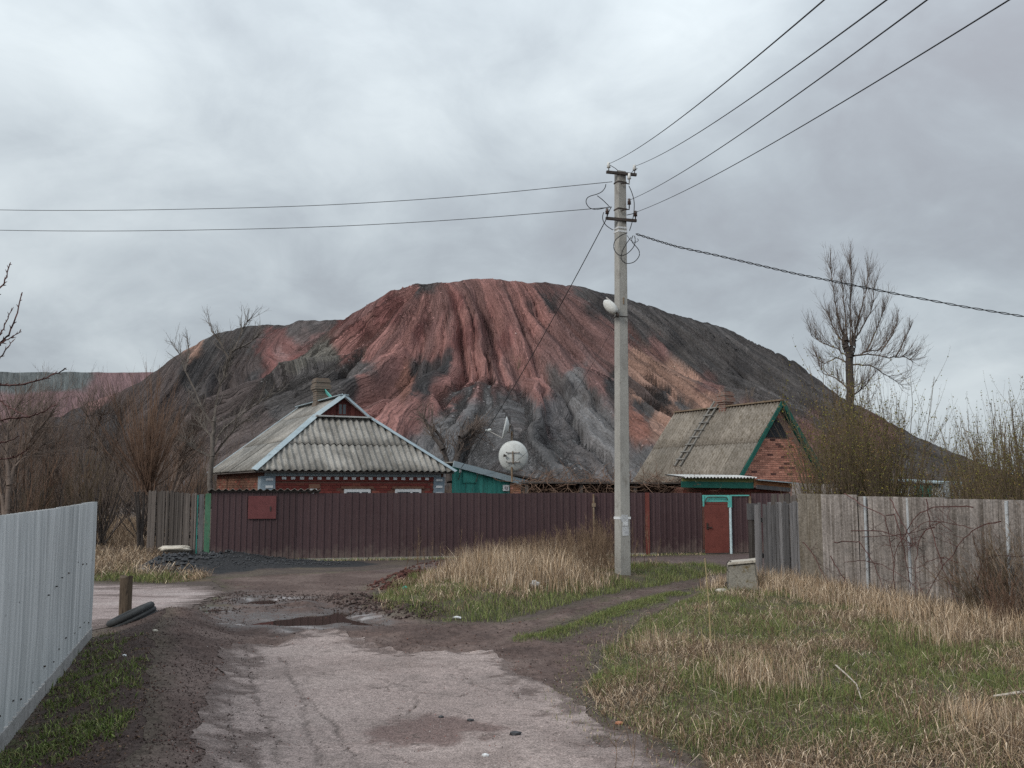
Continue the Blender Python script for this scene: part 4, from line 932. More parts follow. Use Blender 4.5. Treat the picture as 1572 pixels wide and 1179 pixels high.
lay_bricks(pier, ar - aV * .02, aU, -aV, lambda u, z: True, lim + .01, aL - .02, zB - .62, zB - .06, [M['brick_orange'], M['brick_pink']], seed=4)
m = MB(); m.beam(ar + Zv * zA - aV * .12, ar + aU * (aL + .12) + Zv * (zB - .02) - aV * .12, .04, .2, (0, 0, 1)); m.build('roof_edge', M['bluegrey'], annexe)
m = MB(); m.beam(ar + Zv * (zA + .05) + aV * 1.0, ar + aU * (aL + .05) + Zv * (zB + .05) + aV * 1.0, 2.2, .04, (0, 0, 1)); m.build('roof_deck', M['slate_old'], annexe)
m = MB(); q0 = at(738, 723, 36.0); q1 = at(812, 737, 37.2); m.beam(q0, q1, 1.6, .06); rr_ = m.build('rear_roof', M['wood_dark'], annexe)
m = MB(); d_ = unit((q1 - q0) * [1, 1, 0]); m.box(q0 * [1, 1, 0], d_, np.array([-d_[1], d_[0], 0]), Zv, 0, np.linalg.norm((q1 - q0)[:2]) - .3, .2, .3, 0, q1[2] - .05); m.build('rear_wall', M['green'], annexe)

# ------------------------------------------------------------------ gable-roofed brick house on the right
k27, j27 = math.cos(R(27.4)), math.sin(R(27.4)); gU = np.array([k27, j27, 0]); gV = np.array([-j27, k27, 0])
AP = at(1197, 616, 34.0); gO = AP * [1, 1, 0]; hw2 = 2.15; L2 = 6.0; RZ2 = AP[2]; EZ2 = at(1122, 742, 33.0)[2]; r2 = RZ2 - EZ2
def gp(u, v, z): return gO + gU * u + gV * v + Zv * z
house2 = empty('gabled_brick_house', gp(0, 2, 0), 'steep roofed pink brick house with green edged gable and dark triangular attic hatch', 'house')
m = MB(); ins = .1
tri = lambda v: [gp(-hw2 + ins, v, 0), gp(hw2 - ins, v, 0), gp(hw2 - ins, v, EZ2 - .03), gp(0, v, RZ2 - .12), gp(-hw2 + ins, v, EZ2 - .03)]
V = tri(.12) + tri(L2 - .1); m.add(V, [[[0, 1, 2, 3, 4], [9, 8, 7, 6, 5]], [[0, 5, 6, 1], [1, 6, 7, 2], [4, 9, 5, 0], [2, 7, 8, 3], [3, 8, 9, 4]]]); wall2 = m.build('wall', M['mortar'], house2)
at_a, at_b, at_c = (at(1194, 641, 34.0), at(1176, 671, 33.8), at(1213, 671, 34.2)); hz0, hz1 = at_b[2], at_a[2]; hu0 = (at_b - gO) @ gU; hu1 = (at_c - gO) @ gU; hum = (hu0 + hu1) / 2
def in_gable(u, z):
    if abs(u) > (RZ2 - .2 - z) / r2 * hw2 - .02: return False
    if z > hz0 - .02 and z < hz1 and abs(u - hum) < (hu1 - hu0) / 2 * (hz1 - z) / (hz1 - hz0) + .04: return False
    return True
nb2 = lay_bricks(wall2, gO + gV * .12, gU, -gV, in_gable, -hw2 + ins + .05, hw2 - ins - .05, EZ2 - .08, RZ2 - .2, [M['brick_pink'], M['brick_rose'], M['brick_dark']], bw=.235, bh=.062, gap=.012, seed=5)
m = MB(); V = [gp(hu0, .10, hz0), gp(hu1, .10, hz0), gp(hum, .10, hz1)]; V += [v - gV * .035 for v in V]; m.add(V, [[[2, 1, 0], [3, 4, 5]], [[0, 1, 4, 3], [1, 2, 5, 4], [2, 0, 3, 5]]]); m.build('attic_hatch', M['black'], house2)
sl2 = math.hypot(hw2, r2)
m = MB(); V = [gp(-hw2, -.1, EZ2 - .07), gp(0, -.1, RZ2 - .07), gp(hw2, -.1, EZ2 - .07), gp(-hw2, L2, EZ2 - .07), gp(0, L2, RZ2 - .07), gp(hw2, L2, EZ2 - .07)]
m.add(V, [[[0, 1, 4, 3], [1, 2, 5, 4]]]); roof2 = m.build('roof', M['wood_dark'], house2)
slope_sheets(roof2, gp(-hw2, -.12, EZ2), gV, gU * hw2 + Zv * r2, lambda u: 0, lambda u: sl2, L2 + .12, M['slate_moss'], sh=1.8, pitch=.165, amp=.036)
slope_sheets(roof2, gp(hw2, -.12, EZ2), gV, -gU * hw2 + Zv * r2, lambda u: 0, lambda u: sl2, L2 + .12, M['slate_moss'], sh=1.8, pitch=.165, amp=.036)
for sg in (-1, 1):
    m = MB(); a = gp(sg * hw2 * 1.0, -.15, EZ2 - .06); b = gp(0, -.15, RZ2 - .04); m.beam(a, b, .03, .14, (0, 0, 1)); m.build('barge_board', M['green'], house2)
    m = MB(); m.beam(gp(sg * hw2, .0, EZ2 - .11), gp(0, .0, RZ2 - .09), .24, .02, gU * sg * .8 + Zv * .6); m.build('soffit', M['green'], house2)
m = MB(); m.beam(gp(0, -.16, RZ2 + .035), gp(0, L2, RZ2 + .035), .2, .05); m.build('ridge_cap', M['rust'], roof2)
cy2 = 2.95; cb2 = gp(.05, cy2, 0); brick_stack(house2, cb2, gU, gV, RZ2 - .35, at(1105, 600, cb2[1])[2], .36, M['chimney_b'], flare=.0, capw=.075, seed=3)
# roof ladder
la = at(1090, 632, gp(0, 3.6, 0)[1]); sh_n = unit(-gU * r2 + Zv * hw2)
lt = gp(-.02, 3.5, RZ2) + sh_n * .07; lb = gp(-hw2 * .78, 3.62, RZ2 - r2 * .78) + sh_n * .07
lad = empty('roof_ladder', lb, 'grey wooden ladder lying up the steep mossy roof to its chimney', 'ladder')
for s_ in (-1, 1):
    m = MB(); m.beam(lb + gV * .17 * s_, lt + gV * .17 * s_ + unit(lt - lb) * .3, .07, .05, sh_n); m.build('rail', M['ladder'], lad)
for k in range(8):
    m = MB(); p = lb + (lt - lb) * (.1 + k * .125) + sh_n * .03; m.beam(p - gV * .26, p + gV * .26, .05, .045, sh_n); m.build('rung', M['ladder'], lad)
# low outbuilding in front of the gabled house
ob0 = at(1046, 735, 30.2); ob1 = at(1158, 738, 31.3); oU = unit((ob1 - ob0) * [1, 1, 0]); oV = np.array([-oU[1], oU[0], 0]); oO = ob0 * [1, 1, 0]; oL = np.linalg.norm((ob1 - ob0)[:2]); oz = ob0[2]
ob2 = at(1216, 741, 31.9); oL2 = (ob2 - oO) @ oU
outb = empty('brick_outbuilding', oO + oU * oL / 2, 'low brick outbuilding with green fascia board and wavy white roof behind the gate', 'shed')
m = MB(); m.box(oO, oU, oV, Zv, .25, oL2 + .1, .3, 1.9, 0, oz - .26); ow = m.build('wall', M['mortar_dark'], outb)
lay_bricks(ow, oO + oV * .3, oU, -oV, lambda u, z: True, .25, oL2 + .1, 1.4, oz - .27, [M['brick_red'], M['brick_brown']], seed=7)
m = MB(); m.beam(oO + oU * 0 + Zv * (oz - .17), oO + oU * (oL - .05) + Zv * (oz - .2), .04, .19); m.build('fascia', M['green'], outb)
m = MB(); m.beam(oO + oU * .05 + Zv * (oz - .025) + oV * .03, oO + oU * oL + Zv * (oz - .04) + oV * .03, .04, .12); m.build('fascia', M['moss_board'], outb)
m = MB(); m.beam(oO + oU * (oL - .02) + Zv * (oz - .1), oO + oU * oL2 + Zv * (oz - .2), .03, .2); m.build('fascia', M['wood_orange'], outb)
m = MB(); m.beam(oO + oU * (oL + .05) + Zv * (oz - .24) - oV * .03, oO + oU * (oL2 - .1) + Zv * (oz - .34) - oV * .03, .03, .13); m.build('fascia', M['wood_grey'], outb)
slp = oV * 1.1 + Zv * .10; slope_sheets(outb, oO - oV * .15 + Zv * (oz + .035), oU, slp, lambda u: 0, lambda u: 9, oL, M['slate_white'], sw=1.1, sh=2.3, pitch=.125, amp=.022)
m = MB(); m.beam(oO + oU * (oL + .06) + Zv * (oz - .02) + oV * .6, oO + oU * (oL2 + .3) + Zv * (oz - .14) + oV * .6, 1.5, .03); m.build('roof_deck', M['bluegrey'], outb)
# sloping grey sheet and sheds behind the right-hand fence
g0 = at(1216, 742, 24.5); g1 = at(1290, 742, 23.6); gd = unit((g1 - g0) * [1, 1, 0]); gn = np.array([-gd[1], gd[0], 0])
m = empty('sheet_screen', g0 * [1, 1, 0] + gd * .6, 'leaning grey wave sheet screen rising behind the corner of the sheet fence', 'screen')
for k in range(2):
    profile_sheet(g0 * [1, 1, 0] + gd * (k * .66), gd, -gn, .64, g0[2] - .02 * k, .128, 'wave', .045, .008).build('sheet', M['slate_fence'], m)
s0 = at(1352, 736, 27.0); s1 = at(1446, 741, 26.0); sd_ = unit((s1 - s0) * [1, 1, 0]); sn_ = np.array([-sd_[1], sd_[0], 0]); sL = np.linalg.norm((s1 - s0)[:2])
shed = empty('metal_shed', s0 * [1, 1, 0] + sd_ * sL / 2, 'pale grey metal shed half hidden by budding shrubs behind the sheet fence', 'shed')
m = MB(); m.box(s0 * [1, 1, 0], sd_, sn_, Zv, 0, sL, .05, 2, 0, s0[2] - .12); m.build('wall', M['metal_sheet'], shed)
profile_sheet(s0 * [1, 1, 0] + sn_ * .02, sd_, -sn_, sL, s0[2] - .16, .2, 'trap', .02).build('cladding', M['metal_sheet'], shed)
m = MB(); m.beam(s0 + sn_ * 1, s1 + sn_ * 1 + Zv * (.0), 2.4, .05); m.build('roof', M['pale_blue'], shed)
m = MB(); q = at(1419, 757, 25.8); m.box(q * [1, 1, 0], sd_, sn_, Zv, -.2, .2, -.1, -.03, 0, q[2] + .2); m.build('door', M['teal'], shed)

# ------------------------------------------------------------------ fences
def hz(p): return float(H(np.array([p[0]]), np.array([p[1]]))[0])
def g0(p): return np.array([p[0], p[1], hz(p)])
# pale grey metal fence, left foreground
fa = gnd(131, 982); fb = gnd(-2, 1142); fd = unit((fb - fa) * [1, 1, 0]); fn = np.array([fd[1], -fd[0], 0]); fn = fn if fn[0] > 0 else -fn
ftop = at(138, 771, fa[1])[2]
fl = empty('metal_fence', fa + fd * 4, 'tall pale grey profiled metal fence on a concrete footing beside the road', 'fence')
nsh = 9
for k in range(nsh):
    o = fa * [1, 1, 0] + fd * (k * 1.0) + Zv * .15
    profile_sheet(o, fd, fn, .995, ftop - .15 + rnd.uniform(-.006, .006) - .004 * k, .166, 'wave', .07, .004, k).build('sheet', M['metal_sheet'], fl)
for k in range(5):
    m = MB(); o = fa * [1, 1, 0] + fd * (k * 1.85 - .02); m.box(o, fd, fn, Zv, 0, 1.84, -.05, .075 + .004 * (k % 2), -.15, .145 + .006 * (k % 2)); m.build('footing', M['plinth'], fl)
m = MB()
for k in range(nsh):
    for zz in (.30, 1.0):
        for cr_ in ((1, 4) if k % 2 else (2, 5)):
            u = k * 1.0 + (cr_ + .5) * .995 / 6 + rnd.uniform(-.012, .012); p = fa * [1, 1, 0] + fd * u + fn * .076 + Zv * (zz + .05 * math.sin(k * 1.3) + rnd.uniform(-.04, .04)); m.box(p, fd, Zv, fn, -.0055, .0055, -.0055, .0055, -.012, .006)
tag(m.build('screws', M['iron'], fl), kind='stuff')
# brown profiled fence
A = gnd(322, 863); B = gnd(1079, 850.5); bd = unit((B - A) * [1, 1, 0]); bn = np.array([bd[1], -bd[0], 0]); BL = np.linalg.norm((B - A)[:2])
btop = at(600, 757, (A + bd * 6)[1])[2]
def bpt(px):      # distance along the fence line of the point seen in column px
    d = ray(px, 757); t_ = np.cross(np.array([A[0], A[1]]), bd[:2]) / np.cross(d[:2], bd[:2]); return (d[:2] * t_ - A[:2]) @ bd[:2]
bf = empty('brown_fence', A + bd * 6, 'long dark brown profiled metal fence in front of the brick house', 'fence')
uA = bpt(455); uB = bpt(908)
edges = list(np.linspace(0, uA, 3)) + list(np.linspace(uA, BL - .02, 10))[1:]
for k in range(len(edges) - 1):
    o = A * [1, 1, 0] + bd * edges[k] + Zv * .06 + bn * (.004 * (k % 2)); first = k < 2
    profile_sheet(o, bd, bn, edges[k + 1] - edges[k] + .02, (btop + (.05 if first else 0)) - .06 + rnd.uniform(-.014, .014), .152 if first else .19, 'trap', .018, .003, k).build('sheet', M['brown_sheet'], bf)
for k in range(6):
    m = MB(); a = uA + .3 + k * 1.65; m.box(A * [1, 1, 0], bd, bn, Zv, a, a + 1.62, -.1, .05 + .01 * (k % 2), -.12, .05 + .008 * (k % 2))
    if a + 1.62 < BL: m.build('footing', M['concrete_old'], bf)
m = MB(); p = A * [1, 1, 0] + bd * bpt(910) + bn * .07; m.tube([p - Zv * .1, p + Zv * (btop - .03)], .028, 8); m.build('post', M['rust'], bf)
m = MB(); m.box(p, bd, bn, Zv, -.05, .05, -.02, .04, btop * .78, btop * .84); m.build('hinge', M['rust'], bf)
m = MB(); p = A * [1, 1, 0] + bd * bpt(992.5) + bn * .045; m.box(p, bd, bn, Zv, -.055, .055, -.02, .03, 0, btop + .01); m.build('post', M['door_red'], bf)
m = MB(); a_, b_ = bpt(381.5), bpt(424.5); z_a, z_b = at(400, 795, A[1] + 1)[2], at(400, 761, A[1] + 1)[2]; m.box(A * [1, 1, 0], bd, bn, Zv, a_, b_, .03, .06, z_a, z_b); hpan = m.build('hatch', M['maroon'], bf)
m = MB(); m.box(A * [1, 1, 0], bd, bn, Zv, b_ - .16, b_ - .13, .062, .075, z_a + .2, z_a + .32); m.build('latch', M['iron'], hpan)
tag(hpan, 'plain maroon square hatch cover')
# wave-sheet awning along its left end
aw = empty('awning', A + bd * 1.3 + Zv * btop, 'narrow wavy white edged awning on top of the left end of the brown fence', 'awning')
awl = bpt(486) + .1
for k in range(3):
    a = -.12 + k * (awl + .12) / 3; b = a + (awl + .12) / 3; m = wave_patch(A * [1, 1, 0] + bn * .12 + Zv * (btop + .09), bd, unit(-bn * 1 - Zv * .10), Zv, lambda u: 0, lambda u: 9, a, b, 0, .95, .175, .024, .008, 3, k); m.build('sheet', M['slate_old'], aw, True)
m = MB(); m.beam(A * [1, 1, 0] + Zv * (btop + .055) + bn * .02, A * [1, 1, 0] + bd * awl + Zv * (btop + .05) + bn * .02, .05, .05); m.build('rail', M['wood_dark'], aw)
# gate door with turquoise head, post, side panel
gt = empty('garden_gate', B + bd * .5, 'red metal gate door under a turquoise head board at the end of the brown fence', 'gate')
g_ = B * [1, 1, 0]; ud0, ud1 = bpt(1081) - BL, bpt(1116.5) - BL; ztd = at(1098, 771, (B + bd * .4)[1])[2]; zth = at(1098, 760, (B + bd * .4)[1])[2]
m = MB(); m.box(g_, bd, bn, Zv, ud0, ud1, -.01, .03, .03, ztd); dr = m.build('door', M['door_red'], gt)
m = MB(); m.tube([g_ + bd * (ud0 + .06) + bn * .06 + Zv * .78, g_ + bd * (ud0 + .2) + bn * .07 + Zv * .76], .016, 5); m.box(g_, bd, bn, Zv, ud0 + .04, ud0 + .08, .03, .06, .72, .9); m.build('handle', M['iron'], dr)
m = MB()
for a, b, c_, d_ in ((ud0, ud1, .03, .09), (ud0, ud1, ztd - .06, ztd)): m = MB(); m.box(g_, bd, bn, Zv, a, b, .031, .036, c_, d_); m.build('edge_strip', M['door_red'], dr)
m = MB(); m.box(g_, bd, bn, Zv, ud0 - .05, ud1 + .06, -.04, .0, ztd + .01, zth); m.build('head_board', M['turquoise'], gt)
m = MB(); m.box(g_, bd, bn, Zv, ud0 - .055, ud0 - .015, .0, .03, ztd - .12, zth - .01); m.build('frame', M['turquoise'], gt)
aw_ = ud1 - ud0; m = MB()
P_ = [g_ + bd * (ud0 + .01) + bn * .045 + Zv * (ztd - .04)] + [g_ + bd * (ud0 + .01 + aw_ * .5 - aw_ * .5 * math.cos(x)) + bn * .05 + Zv * (ztd + .0 + .15 * min(1, 1.6 * math.sin(x)))  for x in np.linspace(.1, math.pi - .1, 12)] + [g_ + bd * (ud1 + .02) + bn * .045 + Zv * (ztd - .12)]
m.tube(P_, .016, 6); m.build('pipe_arch', M['iron'], gt)
m = MB(); p = g_ + bd * (ud1 + .06) + bn * .05; m.tube([p - Zv * .05, p + Zv * (ztd - .15)], .036, 8); m.build('post', M['pale_blue'], gt)
m = MB(); p = g_ + bd * (ud1 + .04) + bn * .05; m.box(p, bd, bn, Zv, -.05, .06, -.03, .03, ztd - .15, zth - .005); m.build('post_cap', M['turquoise'], gt)
profile_sheet(g_ + bd * (ud1 + .1) - bn * .02 + Zv * .03, bd, bn, .62, zth - .07, .19, 'trap', .016).build('side_panel', M['brown_sheet'], gt)
m = MB(); m.box(g_, bd, bn, Zv, ud1 + .1, ud1 + .7, -.02, .02, zth - .03, zth + .005); m.build('side_rail', M['turquoise'], gt)
m = MB(); p = g_ + bd * (ud1 + .72); m.box(p, bd, bn, Zv, -.03, .03, -.03, .03, 0, zth - .04); m.build('side_post', M['rust'], gt)
profile_sheet(g_ + bd * (ud1 + .78) - bn * .05 + Zv * .03, bd, bn, 1.3, zth + .02, .19, 'trap', .016).build('side_panel', M['brown_sheet'], gt)
# weathered plank fence left of the brown fence
def plank_fence(name, p0, p1, z0f, z1f, w, mat, label, seed, pname='plank', jit=.03, rail=True, gap=.02, thick=.022, side=1):
    r_ = random.Random(seed); d = unit((p1 - p0) * [1, 1, 0]); n = np.array([d[1], -d[0], 0]); n = n if n[1] < 0 else -n
    L = np.linalg.norm((p1 - p0)[:2]); f = empty(name, g0(p0 + d * L / 2), label, 'fence'); u = 0; k = 0
    while u < L:
        ww = w * r_.uniform(.75, 1.25); t_ = (u + ww / 2) / L; zt = z0f + (z1f - z0f) * t_ + r_.uniform(-jit, jit); o = p0 * [1, 1, 0] + d * u + n * r_.uniform(-.025, .025); zb = hz(o) - .08
        sk = r_.uniform(-.02, .02); ch_ = r_.uniform(.0, .35) * ww; V = []
        for nn in (0, thick):
            for (uu, z) in ((0, zb), (ww - gap, zb), (ww - gap + sk, zt - r_.choice((0, ch_))), (ww * .45 + sk, zt), (sk, zt - r_.choice((0, ch_)))): V.append(o + d * uu + n * nn + Zv * z)
        m = MB(); m.add(V, [[[5, 6, 7, 8, 9], [4, 3, 2, 1, 0]], [[0, 1, 6, 5], [1, 2, 7, 6], [2, 3, 8, 7], [3, 4, 9, 8], [4, 0, 5, 9]]]); m.build(pname, mat, f); u += ww; k += 1
    if rail:
        for q in (.35, .8):
            zr = z0f * q; m = MB(); m.beam(p0 * [1, 1, 0] - n * .05 + Zv * zr, p1 * [1, 1, 0] - n * .05 + Zv * zr, .05, .09); m.build('rail', mat, f)
    return f, d, n, L
pA = A - bd * .03; pB = at(226, 830, 27.6)
plank_fence('plank_fence', pB * [1, 1, 0], pA * [1, 1, 0] - bd * .35, at(240, 753, 27.2)[2], at(305, 757, 25.6)[2], .13, M['wood_dark'], 'dark weathered plank fence running back from the left end of the brown fence', 3)
gpst = empty('green_gatepost', A - bd * .18, 'two flaking green boards standing at the left end of the brown fence', 'gatepost')
for k, (u, w, mt) in enumerate(((-.16, .15, 'green_old'), (-.31, .13, 'wood_grey'), (-.36, .04, 'teal'))):
    m = MB(); m.box(A * [1, 1, 0], bd, bn, Zv, u, u + w - .012, -.02 - .01 * k, .03, 0, btop + (.0, -.02, -.04)[k]); m.build('board', M[mt], gpst)
# grey planks on the right
q0 = at(1158, 800, 20.2) * [1, 1, 0]; q1 = at(1226, 800, 18.55) * [1, 1, 0]
pf, pd_, pn_, pL = plank_fence('plank_fence', q0, q1, at(1160, 774, 20.2)[2], at(1224, 771, 18.6)[2], .125, M['wood_grey'], 'short silver grey plank fence with ragged tops behind the concrete block', 9, jit=.035)
m = MB(); e0 = q0 - pd_ * .12; m.box(e0, pd_, pn_, Zv, -.07, .07, -.1, .04, -.05, at(1155, 798, 20.3)[2]); m.build('post', M['wood_dark'], pf)
m = MB(); m.box(e0, pd_, pn_, Zv, -.1, .08, -.1, .05, at(1155, 798, 20.3)[2], at(1155, 773, 20.3)[2]); m.build('post_head', M['wood_grey'], pf)
q2 = at(1186, 800, 21.4) * [1, 1, 0]; q3 = at(1240, 800, 20.9) * [1, 1, 0]
plank_fence('plank_fence', q2, q3, at(1190, 758, 21.4)[2], at(1236, 758, 20.9)[2], .15, M['wood_dark'], 'dark planks showing above and behind the ragged silver grey plank fence', 10, jit=.02)
# wave-sheet fence on the right
w0 = at(1229, 800, 18.35) * [1, 1, 0]; w1 = at(1574, 800, 12.95) * [1, 1, 0]; wd_ = unit(w1 - w0); wn_ = np.array([wd_[1], -wd_[0], 0]); wn_ = wn_ if wn_[0] < 0 else -wn_
wz0 = at(1229, 758, 18.35)[2]; wz1 = at(1574, 768.5, 12.95)[2]; WL = np.linalg.norm(w1 - w0)
wf = empty('sheet_fence', g0(w0 + wd_ * 3), 'tall pinkish grey wavy cement sheet fence behind the brambles', 'fence')
u = 0; k = 0
while u < WL + 4:
    wdt = 1.08 if k else .8; t_ = u / WL; o = w0 + wd_ * u + wn_ * (.012 * (k % 2)); zb = hz(o) - .06
    profile_sheet(o + Zv * zb, wd_, wn_, wdt + .03, wz0 + (wz1 - wz0) * t_ + rnd.uniform(-.012, .012) - zb, .135 if k else .16, 'wave', .066, .008, k, 3, rnd.uniform(-.015, .02)).build('sheet', M['slate_moss'] if k == 0 else M['slate_fence'], wf); u += wdt; k += 1
for px_ in (1335, 1401, 1553, 1700):
    d = ray(px_, 800); t_ = np.cross(w0[:2], wd_[:2]) / np.cross(d[:2], wd_[:2]); p = np.array([d[0] * t_, d[1] * t_, 0]) + wn_ * .075; u_ = (p - w0) @ wd_
    m = MB(); m.tube([p + Zv * (hz(p) - .1), p + Zv * (wz0 + (wz1 - wz0) * u_ / WL - .01) + wd_ * rnd.uniform(-.02, .02)], .024, 8); m.build('post', M['white_pole'], wf)

# ------------------------------------------------------------------ utility pole, insulators, wires
pb = g0(gnd(956, 893) * [1, 1, 0]); PY = pb[1]; ptz = at(952, 264, PY)[2]; lean = at(952, 264, PY)[0] - pb[0]
pole = empty('utility_pole', pb, 'tall square concrete utility pole with wires standing in the dry grass', 'pole')
an = R(24); kU = np.array([math.cos(an), math.sin(an), 0]); kV = np.array([-math.sin(an), math.cos(an), 0])
def pc(z): return pb + np.array([lean * (z - pb[2]) / (ptz - pb[2]), 0, 0]) * [1, 1, 0] + Zv * (z - pb[2])
m = MB(); V = []; levels = [pb[2] - .3, pb[2] + 2, pb[2] + 4, pb[2] + 6, ptz]
for z in levels:
    f = (z - pb[2]) / (ptz - pb[2]); a = .130 - .030 * f; b = .120 - .03 * f; e = .018
    for x, y in ((-a + e, -b), (a - e, -b), (a, -b + e), (a, b - e), (a - e, b), (-a + e, b), (-a, b - e), (-a, -b + e)): V.append(pc(z) + kU * x + kV * y)
F_ = []
for j in range(len(levels) - 1):
    for i in range(8): F_.append([j * 8 + i, j * 8 + (i + 1) % 8, (j + 1) * 8 + (i + 1) % 8, (j + 1) * 8 + i])
m.add(V, [F_, [[32 + i for i in range(8)]]]); shaft = m.build('shaft', M['concrete_pole'], pole)
def zy(py): return at(952, py, PY)[2]
def xo(px, py, z): return at(px, py, PY)[0]
arms = []
for (pxa, pya, pxb, pyb) in ((931, 264, 977, 268.5), (930, 335, 977, 339)):
    a = at(pxa, pya, PY - .17); b = at(pxb, pyb, PY - .05); m = MB(); m.beam(a, b, .06, .055); m.build('crossarm', M['iron'], pole); arms.append((a, b))
def insul(p, mat, hh=.11, r=.042):
    m = MB(); prof = [(.012, -.09), (.012, 0), (r, 0), (r * .8, hh * .3), (r, hh * .4), (r * .7, hh * .7), (r * .75, hh), (.02, hh * 1.05)]
    m.tube([p + Zv * z for _, z in prof], [q for q, _ in prof], 10); o = m.build('insulator', mat, pole, True); return p + Zv * hh * .75
tips = {}
tips['a'] = insul(arms[0][0] + unit(arms[0][1] - arms[0][0]) * .05 + Zv * .1, M['porcelain']); tips['b'] = insul(arms[0][1] - unit(arms[0][1] - arms[0][0]) * .04 + Zv * .1, M['porcelain'])
tips['d'] = insul(arms[1][1] - unit(arms[1][1] - arms[1][0]) * .02 + Zv * .1, M['porcelain_dark']); tips['e'] = insul(arms[1][0] + unit(arms[1][1] - arms[1][0]) * .03 + Zv * .1, M['porcelain_dark'])
for (a, b, key) in (((953, 282), (966, 279), 'h'), ((953, 324), (966, 318), 'c')):
    s_ = at(*a, PY - .14); e_ = at(*b, PY - .1); m = MB(); m.tube([s_, (s_ + e_) / 2 - Zv * .01, e_ - Zv * .05, e_ + Zv * .02], .014, 6); m.build('hook', M['iron'], pole); tips[key] = insul(e_ + Zv * .06, M['porcelain_dark' if key == 'c' else 'porcelain'], .12)
for py, mt, h_ in ((281, 'iron', .03), (322, 'iron', .03), (351, 'white', .035), (356.5, 'white', .035), (487, 'iron', .02), (795, 'white', .05)):
    z = zy(py); f = (z - pb[2]) / (ptz - pb[2]); a = .134 - .030 * f; b = .124 - .03 * f; m = MB()
    m.box(pc(z) * [1, 1, 0], kU, kV, Zv, -a - .002, a + .002, -b - .002, b + .002, z - h_ / 2, z + h_ / 2); m.build('band', M[mt], pole)
for (z0p, z1p, u0, u1) in ((822, 808, -.07, .08), (807, 797, -.06, .07), (801, 790, -.09, .06)):
    m = MB(); z = zy(815); f = (z - pb[2]) / (ptz - pb[2]); b = .120 - .03 * f; m.box(pc(z) * [1, 1, 0], kU, kV, Zv, u0, u1, -b - .006, -b - .001, zy(z0p), zy(z1p)); m.build('pasted_notice', M['paper'], shaft)
m = MB(); z = zy(462); m.box(pc(z) * [1, 1, 0], kU, kV, Zv, -.012, .02, -.112, -.1, zy(468), zy(458)); m.build('rust_streak', M['rust'], shaft)
# street lamp
lp = at(936, 470, PY - .25); lamp = empty('street_lamp', lp, 'white egg shaped street lamp on the left side of the pole', 'street lamp')
m = MB(); ax = unit(np.array([.55, -.15, -.62])); c0 = lp - ax * .17; pr = [(0, .02), (.03, .06), (.1, .1), (.19, .115), (.27, .105), (.34, .08), (.37, .05)]
m.tube([c0 + ax * s_ for s_, _ in pr], [r_ for _, r_ in pr], 14); m.build('lamp_shell', M['lamp'], lamp, True)
m = MB(); m.tube([c0 + ax * .33, c0 + ax * .42, pc(zy(486)) - kU * .12 - kV * .02], .03, 8); m.build('bracket', M['iron'], lamp)
m = MB(); m.tube([c0 + ax * .06 + Zv * .11, c0 + ax * .25 + Zv * .13], [.015, .02], 6); m.build('cap', M['plastic_grey'], lamp)
def wire_pts(a, b, sag, n=40):
    t_ = np.linspace(0, 1, n)[:, None]; P = a + (np.asarray(b) - a) * t_; P[:, 2] -= (4 * sag * t_ * (1 - t_))[:, 0]; return P
def wire(name, P, r, label, cat='wire', group=None):
    m = MB(); m.tube(P, r, 5); return tag(m.build(name, M['wire']), label, cat, group)
nd = at(412, 650, 100) - np.array([0, 0, CAM_Z]); nd = -nd / nd[1]     # wires run overhead towards the next pole behind the camera
for key, lab, (qx_, qy_) in (('a', 'overhead wire from the left insulator of the top crossarm, leftmost of the four', (1265, 0)), ('b', 'overhead wire from the right insulator of the top crossarm, second of the four', (1361, 0)),
                             ('c', 'overhead wire from the side hook insulator, third of the four', (1423, 0)), ('d', 'overhead wire from the lower crossarm, rightmost of the four', (1549, 0))):
    a = tips[key]; dq = ray(qx_, qy_); Yq = 5.2
    while True:      # distance along the span at which the wire leaves the picture
        b = np.array([0, 0, CAM_Z]) + dq * (Yq / dq[1])
        if b[2] <= a[2] - .35 or Yq < 3: break
        Yq -= .1
    ext = b + (b - a) * .9 + Zv * .25
    t_ = np.linspace(0, 1.0, 30)[:, None]; P1 = a + (b - a) * t_; P1[:, 2] -= (.22 * 4 * t_ * (1 - t_) * .5)[:, 0]; P2 = b + (ext - b) * np.linspace(0.05, 1, 8)[:, None]
    wire('overhead_wire', np.concatenate([P1, P2]), .0052, lab)
for key, pts, lab in (('u', [(940, 279), (700, 303), (470, 317), (200, 323), (0, 323), (-400, 312), (-800, 285)], 'upper of the two wires running left from the pole'), ('l', [(938, 318), (700, 338), (470, 350), (200, 355), (0, 354), (-400, 343), (-800, 318)], 'lower of the two wires running left from the pole')):
    P = np.array([at(a, b, PY + (940 - a) * .004) for a, b in pts]); s_ = np.linspace(0, len(P) - 1, 50); Q_ = np.stack([np.interp(s_, range(len(P)), P[:, i]) for i in range(3)], 1)
    k = np.ones(7) / 7; pad = np.pad(Q_, ((3, 3), (0, 0)), 'edge'); Q2 = np.stack([np.convolve(pad[:, i], k, 'valid') for i in range(3)], 1); Q2[0] = Q_[0]; wire('overhead_wire', Q2, .0075, lab)
P = wire_pts(at(978, 360, PY - .1), at(2300, 640, PY + 3), .35, 160)
P = np.array([at(*p, PY - .1 + i * .02) for i, p in enumerate([(976, 359), (1010, 370), (1040, 379), (1100, 392), (1160, 406), (1220, 420), (1280, 432), (1380, 452), (1480, 471), (1572, 486), (1700, 505), (2000, 545)])])
